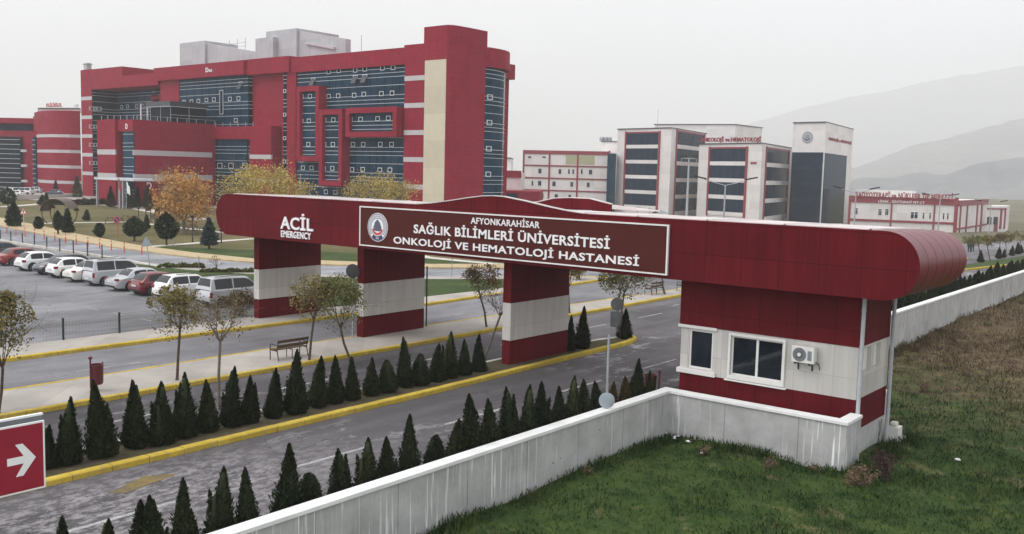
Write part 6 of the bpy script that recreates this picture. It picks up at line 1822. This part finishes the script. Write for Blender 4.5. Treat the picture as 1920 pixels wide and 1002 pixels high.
# lower red volume joining the wing to the front, with its recessed glass
SL_, SR_, SE_ = HF(400, 300, -1.3)[0], HF(470, 300, -1.3)[0], HF(508, 300, -1.5)[0]
hw(MB().box(53.2, SL_, -1.6, 1.1, 0, 14.45).box(SR_, SE_, -1.5, 1.1, 0, 14.45).box(SL_, SR_, -1.55, 1.1, 12.2, 14.45).box(SL_, SR_, -.2, 1.1, 0, 12.2), 'lower_wall')
curtain(SL_ + 1.2, SR_ - 1.2, -1.25, 0, 12.2, 'recessed_glass')
curtain(SL_, SL_ + 1.2, -.9, 0, 12.2, 'recessed_glass', 'hosp_glass_dark')
curtain(SR_ - 1.2, SR_, -.9, 0, 12.2, 'recessed_glass', 'hosp_glass_dark')
hw(MB().box(SR_ - .01, SE_ + .02, -1.54, -1.2, 8.75, 9.5), 'grey_band', 'hosp_band')
hw(MB().box(SR_ - .01, SE_ + .02, -1.54, -1.2, 4.6, 5.4), 'grey_band', 'hosp_band')
for px_ in (413, 434, 460):
    s_, z_ = HF(px_, 311, -1.25)
    openwin(s_, z_, -1.25, 1.5, 1.0)
rl_ = MB()
for i in range(6): rl_.box(54 + i * 2.3, 54.1 + i * 2.3, -1.3, -1.2, 14.45, 15.2)
hw(rl_, 'railing', 'galv')
# glazed roof pavilion with a dark slab on the wing
pv = []
yc, zc_ = HS(362, 203, 52.0)
y2, z2 = HS(440, 215, 52.0)
zt_ = 18.6
pav = hw(MB().box(44.5, 52.6, -9.5, -1.8, zt_ - .9, zt_).box(40, 44.5, -9.3, -6, zt_ - .2, zt_ - .08), 'pavilion_roof', 'dark_slab')
MB().box(45.2, 52.0, -9.0, -1.9, 14.9, zt_ - .9).build('pavilion_glass', 'hosp_glass_dark', pav)
MB().box(44.4, 52.7, -9.6, -9.5, zt_ - .98, zt_ - .9).box(52.6, 52.7, -9.5, -1.8, zt_ - .98, zt_ - .9).build('edge_trim', 'mullion', pav)
pf = MB()
for x in (45.2, 48.6, 51.95): pf.box(x - .03, x + .03, -9.04, -9.0, 14.9, zt_ - .9)
for y_ in (-5.4,): pf.box(52.0, 52.04, y_ - .03, y_ + .03, 14.9, zt_ - .9)
pf.box(52.0, 52.04, -9, -1.9, 16.2, 16.26)
pf.build('pavilion_frames', 'mullion', pav)
for x in (42, 44.3): MB().box(x - .1, x + .1, -9.2, -9.0, 14.9, zt_ - .2).build('pavilion_post', 'white', pav)
# entrance canopy
(cs0, cz), (cs1, _) = HF(176, 334, -22.5), HF(250, 337, -22.5)
can = hw(MB().box(cs0, cs1, -22.5, WY0 + .3, cz - .2, cz + .12), 'entrance_canopy', 'mullion')
for x in (cs0 + .4, cs0 + (cs1 - cs0) * .62, cs0 + (cs1 - cs0) * .70): MB().box(x - .16, x + .16, -22.3, -22.0, 0, cz - .2).build('column', 'galv', can)

# ------------------------------------------------------------------ the clinic farther left
def poly_build(nm, label, cat, pts, z0, z1, m, sub='wall'):
    t = thing(nm, label, cat, (pts[0][0], pts[0][1], 0))
    wparent(MB().prism([tuple(p[:2]) for p in pts], z0, z1).build(sub, m), t)
    return t
cl = thing('clinic_building', 'lower red clinic building with a rounded grey-banded wall at the far left', 'building', (-250, 115, 0))
def cP(px_, d): return atd(px_, 300, d)[:2]
def ztop(px_, py_, d): return float(atd(px_, py_, d)[2])
cyl = [cP(66, 236), cP(74, 228), (cP(90, 224)), (cP(110, 222)), (cP(132, 221.5)), cP(152, 222)]
wparent(MB().prism([tuple(p) for p in cyl] + [tuple(cP(152, 250)), tuple(cP(66, 255))], -.5, ztop(110, 208, 222)).build('rounded_wall', 'hosp_red', None, 30), cl)
for py_ in (255, 284, 313, 342):
    z_ = ztop(110, py_, 222)
    b = MB()
    for p, q in zip(cyl, cyl[1:]):
        d_ = np.array([HN[0], HN[1]]) * -.06
        b.prism([tuple(p), tuple(q), tuple(np.array(q) + d_), tuple(np.array(p) + d_)], z_ - .35, z_ + .35)
    wparent(b.build('grey_band', 'hosp_band'), cl)
lw3 = [cP(-90, 235), cP(72, 232), cP(72, 250), cP(-90, 255)]
wparent(MB().prism([tuple(p) for p in lw3], -.5, ztop(40, 246, 233)).build('wall', 'hosp_red'), cl)
hi = [cP(-90, 240), cP(76, 238), cP(76, 258), cP(-90, 262)]
wparent(MB().prism([tuple(p) for p in hi], ztop(30, 232, 239), ztop(30, 222, 239)).build('upper_fascia', 'hosp_red'), cl)
wparent(MB().prism([tuple(cP(-90, 243)), tuple(cP(70, 241)), tuple(cP(70, 258)), tuple(cP(-90, 262))], ztop(30, 247, 240), ztop(30, 231, 240)).build('terrace_glass', 'hosp_glass'), cl)
wparent(MB().prism([tuple(cP(64, 238)), tuple(cP(84, 236)), tuple(cP(84, 250)), tuple(cP(64, 250))], 10, ztop(74, 219, 237)).build('stair_block', 'hosp_red'), cl)
wparent(MB().prism([tuple(cP(74, 242)), tuple(cP(152, 238)), tuple(cP(152, 258)), tuple(cP(74, 260))], 10, ztop(110, 205, 240)).build('roof_room', 'off_white'), cl)
wparent(MB().prism([tuple(cP(73, 241.5)), tuple(cP(153, 237.5)), tuple(cP(153, 258.5)), tuple(cP(73, 260.5))], ztop(110, 205, 240), ztop(110, 204, 240) + .1).build('roof_edge', 'dark_slab'), cl)
for (x0, x1, yt, m_) in ((-60, 38, 256, 'hosp_glass_dark'), (50, 67, 257, 'hosp_glass')):
    p0, p1 = cP(x0, 233.6), cP(x1, 231.6)
    zt2 = ztop((x0 + x1) / 2, yt, 232)
    d_ = np.array([*(p1 - p0), 0])
    g = wparent(MB().slab([(0, -.4), (1, -.4), (1, zt2), (0, zt2)], (*p0, 0), d_, (0, 0, 1), (0, 1, 0), .6).build('glass_front', m_), cl)
    mb2 = MB()
    for z in np.arange(.8, zt2 - .3, 1.15): mb2.slab([(0, z), (1, z), (1, z + .09), (0, z + .09)], (p0[0], p0[1] - .08, 0), d_, (0, 0, 1), (0, 1, 0), .07)
    mb2.build('mullions', 'mullion', g)
for py_ in (283, 311, 340):
    p0, p1 = cP(39, 231.3), cP(49, 231.1)
    z_ = ztop(44, py_, 231)
    wparent(MB().slab([(0, z_ - .3), (1, z_ - .3), (1, z_ + .3), (0, z_ + .3)], (*p0, 0), np.array([*(p1 - p0), 0]), (0, 0, 1), (0, 1, 0), .3).build('grey_band', 'hosp_band'), cl)
p0, p1 = atd(87, 201, 240), atd(115, 200, 239)
rs = thing('roof_sign', 'small red lettering standing on the roof of the clinic', 'sign', p0)
text('lettering', 'POLİKLİNİKLER', p0, p1 - p0, float(np.linalg.norm(p1 - p0)), 1.15, 'emblem_red', rs, .1, .02)
wparent(MB().path([p0 + np.array([0, .1, -.9]), p0 + np.array([0, .1, .3])], .05).path([p1 + np.array([0, .1, -.9]), p1 + np.array([0, .1, .3])], .05).path([p0 + np.array([0, .12, -.02]), p1 + np.array([0, .12, -.02])], .05).build('stand', 'galv'), rs)
P = atd(145, 203, 238)
t = thing('satellite_dish', 'grey satellite dish on the roof of the clinic', 'satellite dish', P)
o = MB().lathe([(.05, 0), (.5, .08), (.85, .30), (.80, .30), (.45, .12), (.05, .05)], (0, 0, .2), 18).build('dish', 'galv', t, 60)
o.rotation_euler = (R(60), 0, R(20))
MB().tube((0, 0, -.6), (0, 0, .3), .07).build('stand', 'galv', t)

# ------------------------------------------------------------------ white oncology blocks and neighbours
def block(nm, label, corner, left, right, ztopz, m='onc_white', zb=-8.0, cap=True):
    """box seen at a corner: three photo columns with their distances"""
    pc, pl, pr_ = [atd(c[0], 300, c[1])[:2] for c in (corner, left, right)]
    pb = pl + pr_ - pc
    t = thing(nm, label, 'building', (pc[0], pc[1], zb))
    wparent(MB().prism([tuple(pl), tuple(pc), tuple(pr_), tuple(pb)], zb, ztopz).build('wall', m), t)
    if cap:
        c0 = (pl + pr_) / 2
        e = [tuple(p + (p - c0) / np.linalg.norm(p - c0) * .35) for p in (pl, pc, pr_, pb)]
        wparent(MB().prism(e, ztopz, ztopz + .22).build('roof_edge', 'onc_red' if cap == 'red' else 'dark_slab'), t)
    return t, pl, pc, pr_
def facade(p, q, px0, px1):
    """place on face p->q the columns px0, px1 of the photo; returns origin and unit direction and the two distances along it"""
    d = (q - p)
    L = np.linalg.norm(d)
    d = d / L
    r_ = []
    for px_ in (px0, px1):
        v = ray(px_, 300)[:2]
        A_ = np.array([[d[0], -v[0]], [d[1], -v[1]]])
        r_.append(float(np.linalg.solve(A_, -p)[0]))
    return d, r_[0], r_[1]
def zpx(p, d, s, px_, py_):
    P2 = p + d * s
    k = (P2 @ FW[:2]) if False else None
    v = ray(px_, py_)
    kk = np.hypot(*P2) / np.hypot(v[0], v[1])
    return float(7.6 + v[2] * kk)
def glazed(t, p, q, px0, px1, ytop, ybot, rows, m='onc_glass', band='onc_white', frame='onc_red', bandh=.33):
    d, s0, s1 = facade(p, q, px0, px1)
    nrm = np.array([d[1], -d[0]])
    if nrm @ p > 0: nrm = -nrm
    sm, pm_ = (s0 + s1) / 2, (px0 + px1) / 2
    zt2, zb2 = zpx(p, d, sm, pm_, ytop), zpx(p, d, sm, pm_, ybot)
    d3, n3 = np.array([*d, 0]), np.array([*nrm, 0])
    o3 = np.array([*p, 0])
    def rect(a, b_, z0, z1, off, th, nm, mm, par=None):
        ob = MB().slab([(a, z0), (b_, z0), (b_, z1), (a, z1)], o3 + n3 * off, d3, (0, 0, 1), n3, th).build(nm, mm)
        if par is None: wparent(ob, t)
        else: ob.parent = par
        return ob
    g = rect(s0, s1, zb2, zt2, -.05, .11, 'glazing', m)
    fw2 = .55
    for a, b_ in ((s0 - fw2, s0), (s1, s1 + fw2)): rect(a, b_, zb2 - .2, zt2 + .5, -.05, .35, 'red_pilaster', frame)
    rect(s0, s1, zt2, zt2 + .4, -.05, .2, 'red_lintel', frame)
    h = (zt2 - zb2) / rows
    for i in range(1, rows + 1):
        z = zt2 - i * h
        rect(s0, s1, z, z + h * bandh * .72, -.05, .22, 'white_band', band)
    mu = MB()
    n = max(2, int((s1 - s0) / 2.2))
    for i in range(1, n):
        x = s0 + (s1 - s0) * i / n
        mu.slab([(x - .03, zb2), (x + .03, zb2), (x + .03, zt2), (x - .03, zt2)], o3 + n3 * .062, d3, (0, 0, 1), n3, .03)
    mu.build('mullions', 'dark_slab', g)
    return d, s0, s1, zt2, zb2
tA, aL, aC, aR = block('oncology_block', 'white oncology block with two columns of banded glass, the left one', (1257, 250), (1156.5, 265), (1322, 279), 20.0)
glazed(tA, aL, aC, 1174, 1234, 250, 392, 5)
glazed(tA, aC, aR, 1267, 1318, 251, 402, 5)
tB, bL, bC, bR = block('oncology_block', 'white oncology block with two columns of banded glass, nearer and right of the letters', (1428, 232), (1310, 250), (1484.5, 264), 16.0)
glazed(tB, bL, bC, 1332, 1399, 279, 405, 4)
glazed(tB, bC, bR, 1436, 1478, 282, 412, 4)
d, s0, s1 = facade(bL, bC, 1408, 1419)
z_ = zpx(bL, d, (s0 + s1) / 2, 1413, 306)
wparent(MB().slab([(s0, z_ - .25), (s1, z_ - .25), (s1, z_ + .25), (s0, z_ + .25)], (*bL, 0), (*d, 0), (0, 0, 1), (d[1], -d[0], 0), .12).build('name_plate', 'onc_red'), tB)
tC, cL, cC, cR = block('oncology_block', 'plain white upper block behind the red roof lettering', (1376, 285), (1225, 296), (1426, 300), 23.2)
P = atd(1233, 233, 290)
wparent(MB().tube((P[0], P[1], 20), (P[0], P[1], P[2] + 4.5), .06, None, 6).build('aerial', 'galv'), tC)
tT, tL, tC2, tR = block('oncology_tower', 'white stair tower with dark glass faces and a round emblem', (1545, 245), (1484, 251.5), (1597, 276), 22.2)
def plate_on(t, p, q, px0, px1, ytop, ybot, nm, m, off=.0, th=.12):
    d, s0, s1 = facade(p, q, px0, px1)
    nrm = np.array([d[1], -d[0]])
    if nrm @ p > 0: nrm = -nrm
    zt2, zb2 = zpx(p, d, (s0 + s1) / 2, (px0 + px1) / 2, ytop), zpx(p, d, (s0 + s1) / 2, (px0 + px1) / 2, ybot)
    return wparent(MB().slab([(s0, zb2), (s1, zb2), (s1, zt2), (s0, zt2)], np.array([*p, 0]) + np.array([*nrm, 0]) * off, (*d, 0), (0, 0, 1), (*nrm, 0), th).build(nm, m), t), d, nrm, s0, s1, zt2, zb2
g, d, nrm, s0, s1, zt2, zb2 = plate_on(tT, tL, tC2, 1485, 1543, 286, 430, 'glass_face', 'onc_glass')
for py_ in (315, 345, 374, 402):
    z_ = zpx(tL, d, (s0 + s1) / 2, 1514, py_)
    MB().slab([(s0 + .4, z_ - .6), (s1 - 2.5, z_ - .6), (s1 - 2.5, z_ + .4), (s0 + .4, z_ + .4)], np.array([*tL, 0]) + np.array([*nrm, 0]) * .125, (*d, 0), (0, 0, 1), (*nrm, 0), .03).build('spandrel', 'hosp_glass', g)
plate_on(tT, tC2, tR, 1546, 1587, 290, 430, 'glass_face', 'onc_glass')
# emblem on the tower
d, s0, s1 = facade(tL, tC2, 1501, 1523)
nrm = np.array([d[1], -d[0]])
cz2 = zpx(tL, d, (s0 + s1) / 2, 1512, 258)
eb = thing('wall_emblem', 'round white and blue emblem near the top of the oncology tower', 'emblem', (*(tL + d * (s0 + s1) / 2), cz2))
def wdisc(r0, r1, m, off, nm, a0=0, a1=6.2832, c=(0, 0)):
    b = MB()
    th = np.linspace(a0, a1, 36)
    o3 = np.array([*(tL + d * ((s0 + s1) / 2) + nrm * off), cz2])
    vs = [o3 + np.array([*d, 0]) * (c[0] + r * math.cos(q)) + np.array([0, 0, 1]) * (c[1] + r * math.sin(q)) for q in th for r in (r0, r1)]
    b.add(vs, [(2 * i, 2 * i + 2, 2 * i + 3, 2 * i + 1) for i in range(35)])
    return wparent(b.build(nm, m), eb)
wdisc(0, 1.5, 'pent', .10, 'disc')
wdisc(1.28, 1.42, 'sign_back', .12, 'ring')
wdisc(.55, .85, 'navy', .12, 'crescent', R(190), R(350))
wdisc(.15, .45, 'sign_back', .12, 'rock', 0, R(360), (0, .2))
lt_ = thing('wall_lettering', 'faded dark lettering on the right face of the oncology tower', 'sign', (*tC2, 18))
d, s0, s1 = facade(tC2, tR, 1551, 1594)
z_ = zpx(tC2, d, (s0 + s1) / 2, 1572, 269)
text('lettering', 'ONKOLOJİ ve HEMATOLOJİ', (*(tC2 + d * s0), z_), (*d, 0), s1 - s0, 1.25, 'onc_red', lt_, .15, .02)
rs2 = thing('roof_sign', 'large red roof lettering between the two oncology blocks', 'sign', (*aR, 20))
p0, p1 = atd(1313, 268.5, 262), atd(1427, 266.5, 250)
text('lettering', 'ONKOLOJİ ve HEMATOLOJİ', p0, (p1 - p0) * np.array([1, 1, 0]), float(np.linalg.norm((p1 - p0)[:2])), 1.8, 'sign_red', rs2, .25, .045)
rst = MB()
for q in np.linspace(0.02, .98, 9): rst.tube(p0 + (p1 - p0) * q + np.array([0, .3, -5]), p0 + (p1 - p0) * q + np.array([0, .3, 1.4]), .06, None, 5)
wparent(rst.build('stand', 'galv'), rs2)
# four-storey white annex with dark red grid
tN, nL, nC, nR = block('white_annex', 'four-storey white building with a dark red grid of bands left of the oncology block', (1144, 268), (980.5, 276), (1156, 300), 13.9, cap=False)
for (x0, x1, y0, y1) in ((980.5, 1144, 283, 290),) + tuple((980.5, 1144, y_, y_ + 2.5) for y_ in (310.5, 334, 357, 381)) + tuple((x_, x_ + 3, 283, 430) for x_ in (980.5, 1029, 1082, 1141)):
    plate_on(tN, nL, nC, x0, x1, y0, y1, 'red_band', 'onc_red', 0, .18 if x1 - x0 > 20 else .15)
for x_, y_, wd in ((1010, 321, 6), (1048, 322, 5), (1066, 322, 3), (1074, 322, 3), (1090, 322, 3), (1105, 323, 6), (998, 344, 3), (1010, 344, 6), (1037, 345, 6), (1071, 346, 5), (1102, 347, 5), (989, 367, 6), (1015, 368, 6), (1042, 369, 6), (1068, 370, 5), (990, 295, 6), (1017, 295, 6)):
    h = 4.5 if y_ > 300 else 1.6
    o, *_r = plate_on(tN, nL, nC, x_, x_ + wd, y_ - h, y_ + h, 'window_frame', 'sign_back', 0, .08)
    for a, b_ in ((.08, .46), (.54, .92)):
        g2, *_q = plate_on(tN, nL, nC, x_ + wd * a, x_ + wd * b_, y_ - h * .85, y_ + h * .85, 'pane', 'onc_glass', .08, .03)
        g2.parent = o
        g2.matrix_parent_inverse = Matrix.Identity(4)
plate_on(tN, nL, nC, 1061, 1115, 292, 309, 'green_panel', plain('green_panel', (.42, .42, .26), .6, .1), 0, .06)
tG, *_ = block('glass_link', 'narrow dark glass link between the white annex and the oncology block', (1155, 262), (1139, 264), (1160, 285), 13.3, 'hosp_glass', cap=False)
tS, *_ = block('stair_block', 'small white rooftop block with water tanks beside the oncology block', (1158, 282), (1126, 285), (1165, 300), 17.2, cap=True)
for i, x_ in enumerate((1128, 1135.5, 1143)):
    P = atd(x_, 265, 286)
    b = MB().lathe([(.7, 0), (.7, 1.1), (.5, 1.35), (.1, 1.4)], (0, 0, 0), 12).build('water_tank', 'galv')
    b.location = (P[0], P[1], 17.4)
    tag(b, 'round grey water tank on the rooftop block, %s from the left' % ordinal(i), 'water tank', 'rooftop water tanks')
# low link buildings next to the hospital tower
tK, kL, kC, kR = block('link_building', 'low white and red link building beside the glass end of the hospital', (978, 215), (930, 214), (985, 240), 7.4, cap=False)
plate_on(tK, kL, kC, 931, 978, 320, 333, 'red_band', 'hosp_red', 0, .3)
tK2, kL2, kC2, kR2 = block('link_building', 'red canopy building low beside the hospital, with dark windows', (1014, 205), (930, 203), (1020, 225), 3.6, 'hosp_red', cap=False)
plate_on(tK2, kL2, kC2, 938, 972, 363, 372, 'glass_front', 'onc_glass', 0, .1)
tK3, *_ = block('stair_block', 'small white block with a dark roof edge behind the link building', (958, 228), (930, 230), (962, 245), 10.8)
# radiotherapy centre at right
tR_, rL, rC, rR = block('radiotherapy_building', 'low white radiotherapy building with dark red bands and roof lettering at right', (1803, 231), (1596, 240), (1858, 262), 3.35, cap=False, zb=-9)
for (x0, x1, y0, y1) in ((1596, 1803, 370.5, 382.5), (1596, 1803, 414, 418)) + tuple((x_, x_ + w_, 371, 470) for x_, w_ in ((1596, 4.5), (1676, 3), (1757, 3), (1796, 7))):
    d2, q0, q1 = facade(rL, rC, x0, x1)
    mid_ = 0
    plate_on(tR_, rL, rC, x0, x1, y0, y1, 'red_band', 'onc_red', 0, .25 if x1 - x0 > 20 else .2)
for (x0, x1, y0, y1) in ((1803, 1858, 375, 385), (1803, 1858, 424, 427), (1806.5, 1808.5, 380, 470), (1819, 1821, 380, 470), (1838, 1840, 380, 470), (1846, 1848.5, 380, 470)):
    plate_on(tR_, rC, rR, x0, x1, y0, y1, 'red_band', 'onc_red', 0, .22 if x1 - x0 > 20 else .18)
for x_, y_, wd, h in ((1608, 396, 6, 7), (1653, 398, 6, 7), (1666, 398, 6, 7), (1714, 404, 14, 7), (1737, 405, 3, 7), (1749.5, 405, 3, 7), (1775, 406, 3, 7), (1783, 406, 3, 7)):
    o, *_r = plate_on(tR_, rL, rC, x_, x_ + wd, y_ - h, y_ + h, 'window_frame', 'white', 0, .07)
    k_ = 2 if wd > 5 else 1
    for i in range(k_):
        for (ya, yb) in ((-.8, -.35), (-.25, .85)):
            g2, *_q = plate_on(tR_, rL, rC, x_ + wd * (i + .1) / k_, x_ + wd * (i + .9) / k_, y_ + h * ya, y_ + h * yb, 'pane', 'onc_glass', .07, .03)
            g2.parent = o
            g2.matrix_parent_inverse = Matrix.Identity(4)
d, s0, s1 = facade(rL, rC, 1652, 1739)
z_ = zpx(rL, d, s0, 1652, 379.5)
nrm = np.array([d[1], -d[0]])
fl = thing('fascia_lettering', 'small white lettering on the red fascia of the radiotherapy building', 'sign', (*(rL + d * s0), z_))
text('lettering', 'LİNAK , SİNTİGRAFİ PET-CT', (*(rL + d * s0 + nrm * .26), z_ - .15), (*d, 0), s1 - s0, .85, 'white', fl, .06, .02)
d, s0, s1 = facade(rL, rC, 1608, 1792)
z_ = zpx(rL, d, s0, 1608, 368)
rs3 = thing('roof_sign', 'long red roof lettering on the low radiotherapy building at right', 'sign', (*(rL + d * s0), z_))
text('lettering', 'RADYOTERAPİ ve NÜKLEER TIP MERKEZİ', (*(rL + d * s0 + nrm * .3), 3.5), (*d, 0), s1 - s0, 1.8, 'sign_red', rs3, .25, .045)
rst = MB()
for q in np.linspace(.01, .99, 12):
    P2 = rL + d * (s0 + (s1 - s0) * q) - nrm * .3
    rst.tube((*P2, 3.3), (*P2, 4.9), .05, None, 5)
wparent(rst.build('stand', 'galv'), rs3)
tV, *_ = block('roof_room', 'low white roof room behind the radiotherapy lettering', (1716, 252), (1606, 256), (1722, 262), 5.2, 'off_white', cap=False, zb=-5)
tU, uL, uC, uR = block('white_annex', 'small white annex with red uprights at the right end of the radiotherapy building', (1893, 265), (1858, 262), (1900, 280), 1.6, cap=False, zb=-9)
for x0, x1, y0, y1 in ((1858, 1894, 391, 393.5), (1883, 1886, 391, 430), (1891, 1893, 391, 430), (1873, 1879, 417, 445)): plate_on(tU, uL, uC, x0, x1, y0, y1, 'red_band', 'onc_red', 0, .2)
for x_ in (1855, 1867):
    P = atd(x_, 413, 258)
    t = thing('air_conditioner', 'dark roof air conditioner unit near the right annex, %s' % ('left one' if x_ < 1860 else 'right one'), 'air conditioner', P)
    MB().box(-.5, .5, -.4, .4, -1.2, .8).build('casing', 'dark_slab', t)
    MB().lathe([(.35, .8), (.35, .95)], (0, 0, 0), 14).build('fan', 'galv', t)
P = atd(1632, 372, 250)
# distant hazy town beyond the annex
for i, (x_, y_, wd, h, d_) in enumerate(((1908, 404, 26, 12, 620), (1885, 398, 20, 8, 700), (1920, 412, 30, 10, 520), (1948, 405, 30, 14, 600))):
    a, b_ = atd(x_ - wd / 2, y_, d_), atd(x_ + wd / 2, y_, d_ * 1.01)
    t = thing('distant_house', 'pale hazy house far away at the right edge, %s of the group' % ordinal(i), 'house', (a[0], a[1], -12), 0, 'distant hazy houses')
    z1 = a[2]
    bk = np.array([.3, 1.0]) * 10
    wparent(MB().prism([tuple(a[:2]), tuple(b_[:2]), tuple(b_[:2] + bk), tuple(a[:2] + bk)], -14, z1 - .6).build('wall', 'off_white'), t)
    m0, m1 = a[:2] + bk / 2, b_[:2] + bk / 2
    wparent(MB().add([(*a[:2], z1 - .6), (*b_[:2], z1 - .6), (*(b_[:2] + bk), z1 - .6), (*(a[:2] + bk), z1 - .6), (*m0, z1 + 1.2), (*m1, z1 + 1.2)], [(0, 1, 5, 4), (2, 3, 4, 5), (1, 2, 5), (3, 0, 4)]).build('roof', 'bark'), t)
# grey sunshades seen just above the beam
for i, (x_, y_) in enumerate(((1196, 390), (1218, 393), (1238, 397))):
    P = atd(x_, y_ - 3, 150)
    t = thing('sunshade', 'grey tent-like sunshade seen over the gate roof, %s from the left' % ordinal(i), 'sunshade', (P[0], P[1], tz(P[1])), 0, 'grey sunshades beyond the gate')
    z1 = P[2] - tz(P[1])
    MB().lathe([(1.5, z1 - .5), (1.1, z1 - .35), (.5, z1 - .15), (.03, z1)], (0, 0, 0), 8).build('canopy', 'sign_back', t)
    MB().tube((0, 0, 0), (0, 0, z1 - .1), .05).build('pole', 'galv', t)

# ------------------------------------------------------------------ haze
hz = MB().box(-6000, 4200, -70, 7200, -18, 840).build('haze', M['white'])
hm = bpy.data.materials.new('haze')
hm.use_nodes = True
hn = hm.node_tree
hn.nodes.clear()
ho = hn.nodes.new('ShaderNodeOutputMaterial')
pv_ = hn.nodes.new('ShaderNodeVolumePrincipled')
pv_.inputs['Color'].default_value = (1.0, 1.0, 1.0, 1)
pv_.inputs['Density'].default_value = 0.00036
pv_.inputs['Anisotropy'].default_value = 0.0
hn.links.new(pv_.outputs[0], ho.inputs['Volume'])
hz.data.materials.clear()
hz.data.materials.append(hm)
tag(hz, 'thin pale haze hanging in the air over the whole place', 'haze', None, 'stuff')
